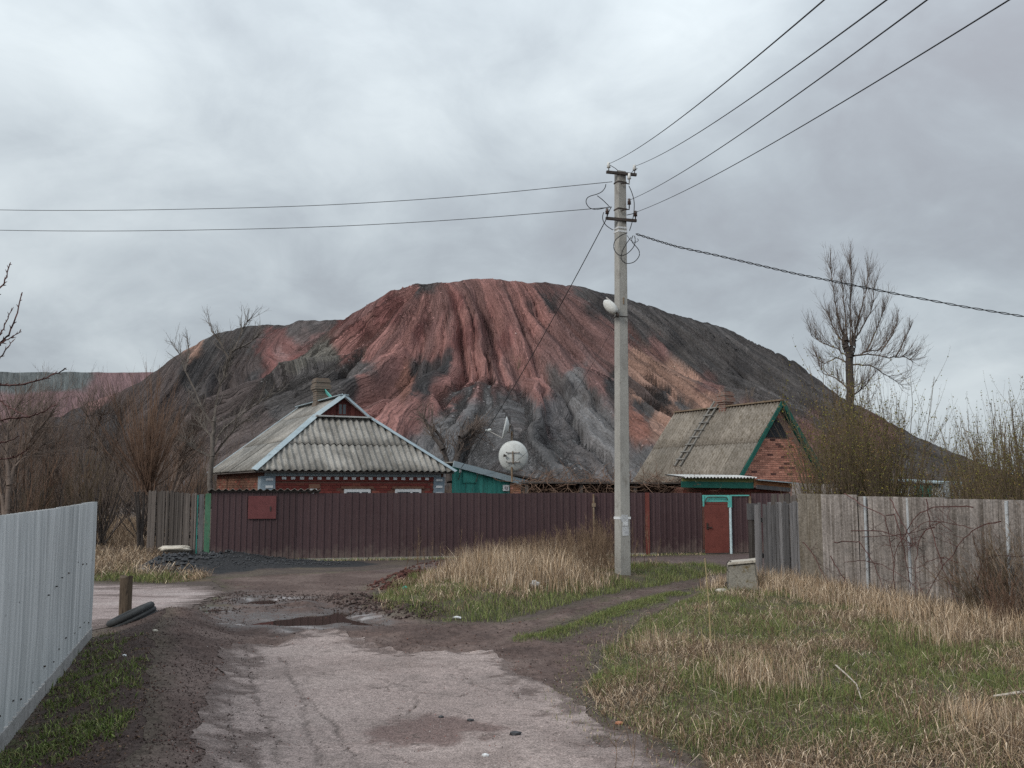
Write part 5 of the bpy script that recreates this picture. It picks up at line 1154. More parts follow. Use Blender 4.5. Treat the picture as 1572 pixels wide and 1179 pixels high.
s_ = np.linspace(0, len(P) - 1, 220); Q_ = np.stack([np.interp(s_, range(len(P)), P[:, i]) for i in range(3)], 1)
tw = np.arange(220) * .9
m = MB()
for ph in (0, math.pi): m.tube(Q_ + np.stack([0 * tw, np.clip(.012, 0, 1) * np.cos(tw * .8 + ph), .017 * np.sin(tw * .8 + ph)], 1), .0095, 5)
tag(m.build('twisted_cable', M['wire']), 'thick twisted pair cable running down to the right from the pole', 'cable')
dpt = ha + aU * .3 + Zv * (zA - .15) - aV * .05
wire('service_wire', wire_pts(at(930, 338, PY - .15), dpt, .25), .010, 'service wire slanting from the pole down to the turquoise lean-to')
wire('service_wire', wire_pts(at(940, 505, PY - .1), ha + aU * .9 + Zv * (zA - .32), .9), .004, 'thin faint wire from below the street lamp down to the turquoise lean-to')
m = MB()
def loop(pts, Y, r=.009):
    P = np.array([at(a, b, Y) for a, b in pts]); s_ = np.linspace(0, len(P) - 1, len(P) * 5); Q_ = np.stack([np.interp(s_, range(len(P)), P[:, i]) for i in range(3)], 1)
    pad = np.pad(Q_, ((3, 3), (0, 0)), 'edge'); k = np.ones(7) / 7; m.tube(np.stack([np.convolve(pad[:, i], k, 'valid') for i in range(3)], 1), r, 5)
z7 = lambda L: [(880 + a / 4.21, 220 + b / 4.21) for a, b in L]
loop(z7([(212, 258), (205, 300), (160, 330), (110, 338), (80, 360), (85, 400), (120, 430), (180, 425), (250, 405)]), PY - .2)
loop(z7([(150, 335), (190, 365), (235, 410)]), PY - .2); loop(z7([(200, 440), (185, 480), (205, 530), (265, 565)]), PY - .2)
loop(z7([(355, 265), (385, 330), (398, 400), (385, 500), (360, 575)]), PY - .15); loop(z7([(340, 465), (390, 455), (420, 440)]), PY - .15)
loop(z7([(360, 575), (290, 600), (255, 650), (270, 710), (320, 735), (380, 690), (405, 640), (395, 590)]), PY - .2)
loop(z7([(390, 590), (370, 630), (400, 660), (435, 700), (420, 750), (370, 782), (315, 770), (305, 720), (340, 650), (380, 600)]), PY - .18)
loop(z7([(345, 590), (370, 630), (400, 645), (428, 625), (410, 615)]), PY - .17, .006); loop(z7([(235, 140), (270, 160), (295, 182)]), PY - .15, .007); loop(z7([(420, 160), (380, 180), (360, 225)]), PY - .1, .007)
loop(z7([(250, 405), (230, 440), (215, 490)]), PY - .2)
m.build('wire_loops', M['wire'], pole)

# ------------------------------------------------------------------ satellite dishes on their mast
mb_ = at(786, 726, 33.2); mast = empty('antenna_mast', mb_, 'rusty steel mast carrying two white satellite dishes above the lean-to roof', 'mast')
MY = 33.2; m = MB(); m.tube([at(786, 740, MY), at(785.5, 690, MY), at(785.5, 662, MY)], .034, 8); m.build('pole', M['rust'], mast)
m = MB(); m.tube([at(785.5, 700, MY) - [0, 0, 0], at(785.5, 694, MY)], .06, 8); m.build('clamp', M['rust'], mast)
def dish(name, c, ax, rad, label, depth=.16, arm=True, tilt=0):
    ax = unit(ax); ref = Zv; s_ = unit(np.cross(ref, ax)); up = np.cross(ax, s_); d = empty(name, c - up * rad, label, 'satellite dish', 'satellite dishes on the mast')
    m = MB(); n = 36; rings = 7; V = []
    for side in (0, 1):
        for j in range(rings):
            rr = rad * j / (rings - 1) if j else rad * .02; dd = depth * (rr / rad) ** 2
            for i in range(n): t_ = 2 * math.pi * i / n; V.append(c + ax * (dd - side * .012) + s_ * rr * .93 * math.cos(t_) + up * rr * math.sin(t_))
    F_ = []
    for side in (0, 1):
        b0 = side * rings * n
        for j in range(rings - 1):
            for i in range(n):
                q = [b0 + j * n + i, b0 + j * n + (i + 1) % n, b0 + (j + 1) * n + (i + 1) % n, b0 + (j + 1) * n + i]; F_.append(q if side == 0 else q[::-1])
    for i in range(n): F_.append([(rings - 1) * n + i, (rings - 1) * n + (i + 1) % n, rings * n + (rings - 1) * n + (i + 1) % n, rings * n + (rings - 1) * n + i])
    m.add(V, [F_]); m.build('reflector', M['dish'], d, True)
    for z in (.32, -.28):
        m = MB(); m.beam(c - ax * .02 + up * rad * z - s_ * rad * .42, c - ax * .02 + up * rad * z + s_ * rad * .42, .03, .03, -ax); br = m.build('bracket', M['plastic_grey'], d)
        for q in (-.4, .4): m = MB(); b_ = c - ax * .03 + up * rad * z + s_ * rad * q; m.tube([b_, b_ - ax * .03], .02, 6); m.build('bolt', M['iron'], br)
    m = MB(); m.beam(c - ax * .03 - up * rad * .4, c - ax * .03 + up * rad * .4, .035, .03, -ax); m.build('mount', M['rust'], d)
    if arm:
        foot = c - up * rad * .93 + ax * depth * .8; tip = c + ax * rad * 1.75 - up * rad * .52; m = MB(); m.tube([foot, tip], .016, 6); ar_ = m.build('arm', M['plastic_grey'], d)
        m = MB(); m.tube([tip - ax * .0, tip - ax * .1 + up * .05], [.05, .04], 8); m.tube([tip, tip + ax * .08 - up * .02], [.03, .035], 8); m.build('receiver', M['dish'], ar_)
    return d
cD = at(787.5, 702, MY - .16); dd_ = dish('satellite_dish', cD, (.10, 1, .22), 24.5 * MY / F, 'larger round white satellite dish seen from behind, lower on the mast')
m = MB(); p = at(773, 699, MY - .22); m.tube([p, p + np.array([.1, -.01, -.02])], [.05, .03], 7); m.build('knob', M['iron'], dd_)
dish('satellite_dish', at(781, 658, MY - .05), (-1, -.06, .2), 17.5 * MY / F, 'smaller white satellite dish seen edge on at the top of the mast')

# ------------------------------------------------------------------ trees and shrubs
def perp_rot(d, ang, az):
    d = unit(d); r_ = np.array([0, 0, 1.]) if abs(d[2]) < .9 else np.array([1., 0, 0]); a = unit(np.cross(d, r_)); b = np.cross(d, a)
    return unit(d * math.cos(ang) + (a * math.cos(az) + b * math.sin(az)) * math.sin(ang))
def branch(S, p, d, L, r, depth, rg, up=.08, wig=.14, n=6, nch=5, ang=(.5, .9), ratio=.55, start=.25, rr=.6, tip=.3):
    st = L / n; p = np.asarray(p, float); d = unit(d); kids = sorted(rg.uniform(start, .98) for _ in range(nch)) if depth > 0 else []
    for i in range(n):
        d = unit(d + np.array([rg.gauss(0, wig), rg.gauss(0, wig), rg.gauss(0, wig) + up])); q = p + d * st
        ra = r * (1 - (1 - tip) * i / n); rb = r * (1 - (1 - tip) * (i + 1) / n); S.append((*p, *q, ra, rb))
        while kids and kids[0] <= (i + 1) / n:
            k = kids.pop(0); t_ = k * n - i; pp = p + (q - p) * t_; dd = perp_rot(d, rg.uniform(*ang), rg.uniform(0, 6.28))
            branch(S, pp, dd, L * ratio * (1.15 - .6 * k) * rg.uniform(.7, 1.2), max(.003, (ra + rb) / 2 * rr), depth - 1, rg, up, wig * 1.1, max(3, n - 1), max(2, nch - 1), ang, ratio, .2, rr, tip)
        p = q
    return p
def tree_obj(name, base, S, thr, mat_t, mat_c, label, cat, group=None, tname='trunk', cname='crown', thick=(8, 3), bud=None):
    root = empty(name, base, label, cat, group); S = np.array(S); big = S[:, 6] >= thr
    if big.any(): m = MB(); m.segs(S[big], thick[0]); m.build(tname, mat_t, root, True)
    if (~big).any(): m = MB(); m.segs(S[~big], thick[1]); tag(m.build(cname, mat_c, root), kind='stuff' if cname == 'canes' else None)
    if bud:
        den, cols, sz, zmin = bud; T = S[~big]; k = rng.integers(0, len(T), den); tt = rng.random(den)[:, None]; P = T[k, 0:3] * (1 - tt) + T[k, 3:6] * tt + rng.normal(0, .01, (den, 3))
        P = P[P[:, 2] > base[2] + zmin]; nn = len(P); a = rng.normal(size=(nn, 3)); b = rng.normal(size=(nn, 3)); a /= np.linalg.norm(a, axis=1)[:, None]; b /= np.linalg.norm(b, axis=1)[:, None]; s_ = rng.uniform(sz * .6, sz * 1.5, nn)[:, None]
        V = np.stack([P, P + a * s_, P + b * s_], 1).reshape(-1, 3); cc = np.array(cols)[rng.integers(0, len(cols), nn)] * rng.uniform(.7, 1.3, nn)[:, None]
        m = MB(); m.add(V, [np.arange(nn * 3).reshape(-1, 3)], np.repeat(cc, 3, 0)); tag(m.build('buds', M['blade'], root), kind='stuff')
    return root
def copy_tree(src, loc, rz, s, label=None, group=None):
    r_ = src.copy(); col.objects.link(r_); r_.location = loc; r_.rotation_euler = (0, 0, rz); r_.scale = (s, s, s)
    if label: r_['label'] = label
    if group: r_['group'] = group
    for c in list(src.children):
        k = c.copy(); col.objects.link(k); k.parent = r_
    return r_
def limb(S, pts, Y, r0, r1, rg, dY=0, n=None, jit=.012):      # a limb through given points at depth Y, receding by dY
    if callable(Y): P = np.array([at(a, b, Y(a)) for a, b in pts])
    else: P = np.array([at(a, b, Y + dY * i / max(1, len(pts) - 1) + rg.uniform(-.06, .06)) for i, (a, b) in enumerate(pts)])
    k = len(P) * 3; s_ = np.linspace(0, len(P) - 1, k); Q_ = np.stack([np.interp(s_, range(len(P)), P[:, i]) for i in range(3)], 1); Q_[1:-1] += np.array([[rg.gauss(0, jit) for _ in range(3)] for _ in range(k - 2)])
    rs = np.linspace(r0, r1, k)
    for i in range(k - 1): S.append((*Q_[i], *Q_[i + 1], rs[i], rs[i + 1]))
    return Q_, rs
def sprout(S, Q_, rs, num, L, rg, ang=(.4, 1.0), up=.2, depth=1, upbias=0.0, nch=4, start=.1, r=.012, wig=.1):
    for _ in range(num):
        k = rg.uniform(start, 1) * (len(Q_) - 1.001); i = int(k); p = Q_[i] + (Q_[i + 1] - Q_[i]) * (k - i); d = perp_rot(Q_[i + 1] - Q_[i], rg.uniform(*ang), rg.uniform(0, 6.28)); d = unit(d + Zv * upbias)
        branch(S, p, d, L * rg.uniform(.5, 1.2), min(r, rs[i] * .7), depth, rg, up, wig, 6, nch, (.35, .8), .5, .15)

# pollarded tree on the right
rg = random.Random(21); S = []; Y = 31.0
T_, tr = limb(S, [(1305, 760), (1306, 690), (1305, 620), (1304, 560), (1304, 538)], Y, .15, .115, rg); st1, _ = limb(S, [(1303, 545), (1298, 530), (1297, 517)], Y, .12, .1, rg); st2, _ = limb(S, [(1306, 545), (1310, 530), (1311, 516)], Y, .1, .085, rg)
for pts, dY, num, L, ub_ in (([(1308, 548), (1330, 540), (1352, 537), (1362, 520)], .4, 16, 1.3, .9), ([(1308, 546), (1335, 544), (1365, 549), (1390, 548), (1402, 556)], -.5, 26, 1.0, .7), ([(1310, 560), (1335, 560), (1360, 575), (1385, 592)], .8, 18, .8, .3),
                             ([(1302, 548), (1285, 535), (1262, 527), (1245, 515)], -.4, 18, 1.1, .8), ([(1303, 560), (1285, 548), (1265, 560), (1250, 545)], .6, 14, .8, .5), ([(1304, 600), (1285, 580), (1265, 575), (1255, 555)], .3, 16, .8, .5), ([(1306, 610), (1325, 595), (1345, 570)], -.6, 14, .8, .6),
                             ([(1300, 530), (1290, 500), (1283, 470), (1278, 430), (1275, 410)], .2, 22, .7, .5), ([(1305, 530), (1305, 480), (1306, 440), (1304, 395)], -.1, 24, .7, .5), ([(1308, 530), (1318, 490), (1328, 450), (1335, 412)], .3, 24, .7, .5), ([(1300, 525), (1296, 470), (1292, 425)], -.4, 18, .6, .5),
                             ([(1310, 525), (1325, 500), (1340, 470), (1343, 435)], -.5, 20, .7, .6), ([(1330, 540), (1345, 510), (1355, 480), (1364, 460)], .5, 14, .7, .6), ([(1352, 540), (1370, 515), (1380, 490)], .2, 14, .6, .6), ([(1375, 549), (1390, 520), (1398, 500)], 0, 12, .5, .6), ([(1298, 530), (1280, 505), (1270, 480)], 0, 16, .7, .5)):
    Q_, rs = limb(S, pts, Y, .030, .007, rg, dY); sprout(S, Q_, rs, int(num * 2.1), L * (.8 if pts[-1][0] > 1370 or pts[-1][0] < 1262 else 1.08), rg, (.3, .9), .12, 1, ub_, 6, .12, .0075, .06)
for pts, dY in (([(1305, 640), (1290, 622), (1280, 600)], .3), ([(1306, 650), (1322, 630), (1335, 606)], -.3), ([(1305, 600), (1320, 588), (1332, 590)], .2), ([(1305, 670), (1292, 650), (1284, 632)], -.2)):
    Q_, rs = limb(S, pts, Y, .016, .006, rg, dY); sprout(S, Q_, rs, 14, .8, rg, (.3, 1.0), .1, 1, .4, 5, .1, .007, .08)
for Q_ in (st1, st2): sprout(S, Q_, np.full(len(Q_), .05), 12, 1.1, rg, (.2, .9), .12, 1, .7, 4, .3, .016, .08)
tree_obj('bare_tree', g0(T_[0] * [1, 1, 0]), S, .035, M['bark_dark'], M['bark_mid'], 'tall bare pollarded tree with stubby forked trunk and upright shoots behind the sheet fence', 'tree')

# pale bare tree left of the brick house
rg = random.Random(8); S = []; Y = 33.0
T_, tr = limb(S, [(323, 780), (322, 735), (326, 700), (327, 665), (330, 640)], Y, .10, .06, rg)
for pts, dY, num, L in (([(327, 655), (312, 630), (300, 600), (284, 570), (278, 548), (264, 525)], .6, 16, .8), ([(329, 645), (333, 610), (342, 580), (352, 550), (353, 520)], -.4, 18, .8), ([(352, 550), (365, 525), (375, 500), (383, 490)], .3, 12, .7), ([(326, 690), (340, 660), (365, 640), (390, 622), (415, 606), (430, 598)], .5, 22, .8),
                        ([(325, 705), (345, 675), (370, 650), (396, 630)], -.6, 16, .8), ([(352, 552), (340, 530), (325, 505), (320, 492)], .2, 14, .6), ([(325, 670), (308, 650), (300, 632)], .2, 8, .6), ([(322, 700), (300, 690), (285, 672)], -.3, 10, .7), ([(284, 570), (290, 545), (288, 520)], .2, 10, .5), ([(355, 540), (385, 525), (400, 510)], 0, 10, .6)):
    Q_, rs = limb(S, pts, Y, .04, .010, rg, dY); sprout(S, Q_, rs, int(num * 1.5), L, rg, (.3, 1.0), .06, 1, .2, 4, .15, .014, .13)
tree_obj('bare_tree', g0(T_[0] * [1, 1, 0]), S, .055, M['bark_dim'], M['bark_dim'], 'pale barked bare tree with forked limbs just left of the brick house', 'tree')

# knotted fruit tree behind the house
rg = random.Random(14); S = []; Y = 40.0
for tp in ([(690, 740), (686, 710), (680, 690), (676, 670), (665, 655)], [(694, 740), (698, 712), (702, 690), (706, 672), (715, 662)], [(680, 690), (668, 672), (655, 650), (650, 640)], [(706, 672), (722, 660), (735, 655)], [(698, 712), (706, 695), (718, 672), (728, 668)]):
    Q_, rs = limb(S, tp, Y, .12, .04, rg, .5); sprout(S, Q_, rs, 20, 1.0, rg, (.4, 1.2), .05, 2, .1, 4, .3, .022, .2)
tree_obj('fruit_tree', g0(at(690, 740, Y) * [1, 1, 0]), S, .035, M['bark_dark'], M['twig_dark'], 'gnarled dark fruit tree between the brick house roof and the satellite dishes', 'tree')

# fan-shaped brown willow on the left
rg = random.Random(17); S = []; Y = 29.5; b0 = at(226, 775, Y)
for k in range(75):
    a = rg.gauss(0, .46); d = np.array([math.sin(a), rg.gauss(0, .3), math.cos(a)]); p = b0 + np.array([rg.uniform(-.12, .12), rg.uniform(-.15, .15), rg.uniform(.3, .7)])
    branch(S, p, d, rg.uniform(1.8, 4.0) * (1 - abs(a) * .25), .024, 1, rg, .05, .045, 9, 8, (.2, .5), .32, .25, .5, .2)
for k in range(5): branch(S, b0 + np.array([rg.uniform(-.2, .2), rg.uniform(-.2, .2), -1.6]), (rg.uniform(-.1, .1), rg.uniform(-.1, .1), 1), 2.4, .06, 0, rg, .1, .05)
tree_obj('willow', g0(b0 * [1, 1, 0]), S, .03, M['bark_dark'], M['twig_brown'], 'fan shaped orange brown willow behind the dark plank fence', 'willow')

# dark leaning tree at the far left
rg = random.Random(31); S = []; Y = 27.0
for tp in ([(10, 800), (14, 745), (22, 715), (34, 695), (50, 670), (68, 650), (80, 632)], [(8, 800), (0, 740), (-12, 700), (-20, 660)], [(24, 715), (40, 700), (60, 685), (75, 680)], [(48, 672), (45, 650), (50, 630)], [(14, 745), (10, 700), (12, 660), (20, 630)]):
    Q_, rs = limb(S, tp, Y, .022 if tp[0] in ((48, 672), (24, 715)) else .075, .012, rg, .8); sprout(S, Q_, rs, 30, 1.3, rg, (.4, 1.1), .07, 2, .2, 4, .2, .018, .12)
TL = tree_obj('bare_tree', g0(at(10, 800, Y) * [1, 1, 0]), S, .03, M['twig_dark'], M['twig_dark'], 'dark leaning bare tree behind the near end of the pale grey metal fence', 'tree')
for px_, Y_, rz_, k_, lab_ in ((98, 36, 1.9, .95, 'dark bare tree in the thicket midway along the pale grey metal fence'), (160, 44, 3.6, 1.3, 'dark bare tree in the thicket above the far end of the pale grey metal fence'), (262, 40, 5.0, 1.1, 'dark bare tree between the orange brown willow and the pale barked tree'), (-30, 33, 2.6, 1.1, 'dark bare tree cut by the left edge of the picture')):
    copy_tree(TL, g0(at(px_, 750, Y_) * [1, 1, 0]), rz_, k_, lab_)

# near tree outside the left edge whose budded twigs reach in
rg = random.Random(40); S = []; B_ = []; Yn = 6.0; z1p = lambda L: [(a / 3.743, 400 + b / 3.743) for a, b in L]; tb = np.array([-5.1, 6.6, 0]); S.append((*tb, *(tb + [0, 0, 1.5]), .09, .08)); S.append((*(tb + [0, 0, 1.5]), *(tb + [.1, 0, 3.2]), .08, .05))
for L, rr in (([(-40, 230), (0, 170), (30, 110), (55, 25)], .010), ([(-90, 600), (0, 480), (50, 420), (90, 320), (122, 200)], .011), ([(0, 480), (30, 460), (75, 440), (115, 405)], .008), ([(-50, 500), (0, 430), (30, 370), (65, 290)], .009), ([(-60, 600), (0, 555), (40, 510), (72, 465)], .008),
              ([(-80, 715), (40, 716), (120, 712), (250, 680), (330, 645), (372, 622)], .010), ([(-80, 912), (80, 912), (200, 890), (260, 862), (310, 835)], .009), ([(-60, 770), (0, 805), (60, 850), (150, 890)], .008), ([(-40, 1145), (60, 1140), (120, 1110), (160, 1085)], .008), ([(-40, 1062), (30, 1040), (95, 1015)], .008)):
    Q_, rs = limb(S, z1p(L), Yn, rr * .72, rr * .36, rg, rg.uniform(-.3, .3), None, .0035); zc_ = max(.8, min(3.2, Q_[0][2])); s_ = tb + np.array([.05, 0, zc_ - .3]); S.append((*s_, *Q_[0], .02, rr))
    for i in range(2, len(Q_), 1):
        d = perp_rot(Q_[i] - Q_[i - 1], .6, rg.uniform(0, 6.28)); S.append((*Q_[i], *(Q_[i] + d * .022), rs[i] * .9, rs[i] * .35))
    d = unit(Q_[-1] - Q_[-2]); S.append((*Q_[-1], *(Q_[-1] + d * .03), rs[-1] * 1.5, rs[-1] * .5))
tree_obj('budding_tree', tb, S, .012, M['bark_mid'], M['twig_red'], 'near tree whose reddish budded twigs reach in over the pale grey metal fence', 'tree')

# shrub prototypes and thickets
def shrub(S, rg, nst, h, spread, r=.012, depth=2, nch=4, up=.1, wig=.08):
    for k in range(nst):
        a = rg.uniform(0, 6.28); b = abs(rg.gauss(0, spread)); d = np.array([math.sin(b) * math.cos(a), math.sin(b) * math.sin(a), math.cos(b)]); p = np.array([rg.gauss(0, .05), rg.gauss(0, .05), -.05])
        branch(S, p, d, h * rg.uniform(.6, 1.1), r * rg.uniform(.7, 1.3), depth, rg, up, wig, 7, nch, (.3, .7), .45, .2, .6, .25)
protos = []
for k, (nst, h, sp_, mt, r) in enumerate(((16, 2.7, .42, 'twig_dark', .017), (14, 3.4, .35, 'twig_brown', .017), (20, 2.1, .5, 'twig_olive', .013), (16, 3.0, .5, 'twig_dark', .016))):
    rg = random.Random(100 + k); S = []; shrub(S, rg, nst, h, sp_, r); protos.append((S, mt))
def place_shrubs(spots, group, labf, kinds=(0, 1, 2, 3)):
    made = {}
    for i, (px_, Y, s_) in enumerate(spots):
        k = kinds[i % len(kinds)]; p = at(px_, 750, Y); p[2] = hz(p)
        if k not in made:
            S = np.array(protos[k][0]); S[:, 0:3] += p; S[:, 3:6] += p
            r_ = tree_obj('bare_shrub', p, S, .012, M['bark_dark'], M[protos[k][1]], labf(i, k), 'shrub', group, 'stems', 'twigs', (5, 3)); r_.scale = (s_, s_, s_); made[k] = r_
        else: copy_tree(made[k], p, rnd.uniform(0, 6.28), s_, labf(i, k), group)
rs_ = random.Random(3); spots = []
for Yr, n_, x0, x1 in ((27, 3, -60, 110), (31, 5, -60, 205), (36, 6, -80, 290), (43, 8, -80, 320), (52, 9, -60, 380), (64, 9, -40, 430), (80, 9, 0, 440)):
    for j in range(n_): spots.append((x0 + (x1 - x0) * (j + rs_.random()) / n_, Yr + rs_.uniform(-2, 2), rs_.uniform(.85, 1.35) * (1.15 + .016 * (Yr - 27))))
place_shrubs(spots, 'bare shrubs of the left thicket', lambda i, k: 'bare grey brown shrub in the tangled thicket behind the pale grey metal fence')
spots = [(x + rs_.uniform(-12, 12), Y + rs_.uniform(-3, 3), s_ * rs_.uniform(.8, 1.2)) for x, Y, s_ in [(610 + 42 * j, 48 + 5 * (j % 3), .75) for j in range(9)] + [(600 + 50 * j, 66 + 8 * (j % 2), .95) for j in range(8)]]
place_shrubs(spots, 'bare shrubs at the foot of the spoil heap', lambda i, k: 'bare shrub growing at the foot of the spoil heap behind the houses')
# budding shrubs behind the right-hand fence
bprotos = []
budc = [(.16, .15, .035), (.2, .17, .04), (.12, .12, .04), (.2, .13, .06)]
for k, (nst, h, sp_, nb_) in enumerate(((30, 2.6, .3, 2600), (26, 3.0, .24, 2200), (24, 2.2, .36, 2400))):
    rg = random.Random(200 + k); S = []; shrub(S, rg, nst, h, sp_, .013, 1, 7, .12, .05); bprotos.append((S, nb_))
made = {}
for i, (px_, Y, s_) in enumerate([(1262, 22.5, .95), (1290, 21.5, 1.05), (1318, 22, 1.12), (1345, 21, 1.02), (1372, 22.5, 1.1), (1400, 21.5, .92), (1310, 25, 1.15), (1280, 25, .95), (1360, 25, 1.15), (1430, 23, .7), (1300, 24, 1.3), (1322, 23.5, 1.26),
                                  (1462, 21, .86), (1490, 20, .98), (1520, 19.5, 1.0), (1548, 18.5, 1.02), (1580, 18, 1.0), (1500, 23, 1.1), (1540, 22.5, 1.2), (1575, 22, 1.15), (1470, 25, .95), (1610, 19, 1.0)]):
    k = i % 3; left = px_ < 1440; s_ *= 1.24 if left else 1.06; p = at(px_, 750, Y); p[2] = hz(p)
    lab = 'budding yellow green shrub in the clump around the pollarded tree' if left else 'budding brown shrub in the clump right of the pollarded tree'
    grp = 'budding shrubs around the pollarded tree' if left else 'budding shrubs right of the pollarded tree'
    if k not in made:
        S = np.array(bprotos[k][0]); S[:, 0:3] += p; S[:, 3:6] += p; r_ = tree_obj('budding_shrub', p, S, .010, M['bark_dark'], M['twig_olive'], lab, 'shrub', grp, 'stems', 'twigs', (5, 3), (bprotos[k][1], budc, .022, .5)); r_.scale = (s_,) * 3; made[k] = r_
    else: copy_tree(made[k], p, rnd.uniform(0, 6.28), s_, lab, grp)
# far scrub at the heap's foot: one mass
S = []; r_ = np.random.default_rng(77); segsA = []
for cxp, Yc, n_ in [(r_.uniform(-100, 480), r_.uniform(95, 165), 26) for _ in range(230)] + [(r_.uniform(560, 1010), r_.uniform(80, 185), 26) for _ in range(260)] + [(r_.uniform(1150, 1640), r_.uniform(45, 170), 26) for _ in range(260)]:
    p = at(cxp, 750, Yc); z = max(float(heap_h(np.array([p[0]]), np.array([p[1]]))[0]), 0); h = r_.uniform(1.2, 2.8); a = r_.normal(0, .35, (n_, 2)); o = r_.normal(0, .5, (n_, 2)); L_ = h * r_.uniform(.5, 1.1, n_); b = np.column_stack([p[0] + o[:, 0], p[1] + o[:, 1], np.full(n_, z - .1)]); mid = b + np.column_stack([a * L_[:, None] * .5, L_ * .5]); tp = mid + np.column_stack([a * L_[:, None] * .7 + r_.normal(0, .1, (n_, 2)), L_ * .5])
    w = .010 + Yc * .00016; segsA.append(np.column_stack([b, mid, np.full(n_, w), np.full(n_, w * .8)])); segsA.append(np.column_stack([mid, tp, np.full(n_, w * .8), np.full(n_, w * .3)]))
    q = mid + (tp - mid) * r_.random((n_, 1)); e_ = q + np.column_stack([r_.normal(0, .25, (n_, 2)), r_.uniform(.1, .45, n_)]); segsA.append(np.column_stack([q, e_, np.full(n_, w * .6), np.full(n_, w * .3)]))
segsA = np.concatenate(segsA); cc = np.array([(.10, .072, .06), (.075, .06, .055), (.13, .095, .075)])[r_.integers(0, 3, len(segsA))]
m = MB(); m.segs(segsA, 3, cc); tag(m.build('scrub', M['twigcol']), 'grey brown bare scrub covering the foot of the spoil heap', 'scrub', None, 'stuff')
# young trees on the heap
for (px_, py_, Y, s_, lab) in ((796, 566, 231, 14, 'lone pale sapling on the red face of the heap'), (557, 552, 258, 13, 'lone dark sapling on the left red spur of the heap'), (1150, 622, 250, 20, 'pale bare sapling on the heap above the mossy roof')):
    d = ray(px_, py_); Ys = np.linspace(150, 330, 600); zz = CAM_Z + d[2] / d[1] * Ys; k = np.argmax(heap_h(d[0] / d[1] * Ys, Ys) > zz); Yq = Ys[k]; p = at(px_, py_, Yq); rg = random.Random(px_); S = []
    for j in range(4): branch(S, p - Zv * .3, (rg.gauss(0, .2), rg.gauss(0, .2), 1), s_ * Yq / F * 1.9 * rg.uniform(.7, 1.1), .07, 1, rg, .05, .08, 6, 6, (.3, .6), .4)
    tree_obj('sapling', p, S, .2, M['bark_pale'], M['twig_tan'] if px_ != 557 else M['twig_dark'], lab, 'sapling', None, 'trunk', 'crown', (4, 3))
# dry creeper tangled along a low roof between the two houses
cr0 = at(800, 741, 31.0); cr1 = at(1060, 742, 31.6); cdv = unit((cr1 - cr0) * [1, 1, 0]); cL = np.linalg.norm((cr1 - cr0)[:2]); arb = empty('vine_arbour', cr0 * [1, 1, 0] + cdv * cL / 2, 'low dark arbour roof overgrown with dry creeper between the two houses', 'arbour')
m = MB(); m.beam(cr0, cr1, 1.4, .05); m.build('roof', M['wood_dark'], arb)
for k in range(4): m = MB(); p = cr0 * [1, 1, 0] + cdv * (cL * (.03 + .313 * k)); m.cube(p[0] - .05, p[0] + .05, p[1] - .6, p[1] - .5, 0, cr0[2]); m.build('post', M['wood_dark'], arb)
rg = random.Random(55); S = []
for k in range(420):
    u = rg.uniform(0, cL); p = cr0 + cdv * u + np.array([0, rg.uniform(-1.0, .6), rg.uniform(-.4, .08)]); branch(S, p, (rg.gauss(0, 1), rg.gauss(0, .5), rg.gauss(-.1, .5)), rg.uniform(.5, 1.3), .012, 1, rg, -.02, .35, 7, 3, (.4, 1.2), .5)
m = MB(); m.segs(np.array(S), 3); tag(m.build('creeper', M['twig_brown'], arb), kind='stuff')
m = MB(); m.box(cr0 * [1, 1, 0] + np.array([0, .3, 0]), cdv, np.array([-cdv[1], cdv[0], 0]), Zv, 0, cL, 0, .06, 0, cr0[2] - .03); m.build('back_boarding', M['wood_dark'], arb)
# brambles before the sheet fence
z5 = lambda L: [(1152 + a / 3.743, 640 + b / 3.743) for a, b in L]; rg = random.Random(66)
can = [[(540, 440), (640, 510), (775, 565), (800, 700), (820, 830), (830, 960), (835, 1060)], [(780, 565), (835, 560), (870, 700), (900, 860), (920, 1000), (925, 1080)], [(1280, 520), (1160, 510), (1040, 520), (960, 560), (900, 650), (850, 740), (820, 810), (825, 900), (830, 1060)], [(480, 720), (560, 715), (620, 718), (680, 790), (720, 870), (765, 980), (780, 1040)],
       [(1440, 600), (1320, 625), (1230, 700), (1100, 870), (985, 1085)], [(1060, 635), (1000, 650), (965, 720), (950, 850), (945, 1075)], [(580, 655), (740, 655), (860, 690), (940, 750)], [(300, 720), (360, 790), (410, 880), (470, 1000)], [(1010, 470), (1030, 600), (1070, 740), (1120, 900), (1180, 1080)], [(800, 470), (850, 560), (890, 640), (960, 760)], [(460, 800), (520, 900), (600, 1040)],
       [(1290, 980), (1340, 820), (1420, 795), (1570, 800)], [(1200, 840), (1100, 800), (1020, 830), (960, 870)], [(540, 835), (640, 825), (760, 850), (880, 920), (990, 1010)], [(640, 690), (760, 690), (900, 670), (1010, 640)], [(1160, 660), (1080, 600), (1000, 605), (930, 650), (870, 740)], [(1280, 640), (1180, 620), (1060, 600)], [(330, 1000), (480, 990), (600, 995), (700, 1040)], [(1180, 1040), (1300, 1070), (1385, 1100)]]
def fence_y(px_):
    d = ray(px_, 800); return d[1] * np.cross(w0[:2], wd_[:2]) / np.cross(d[:2], wd_[:2])
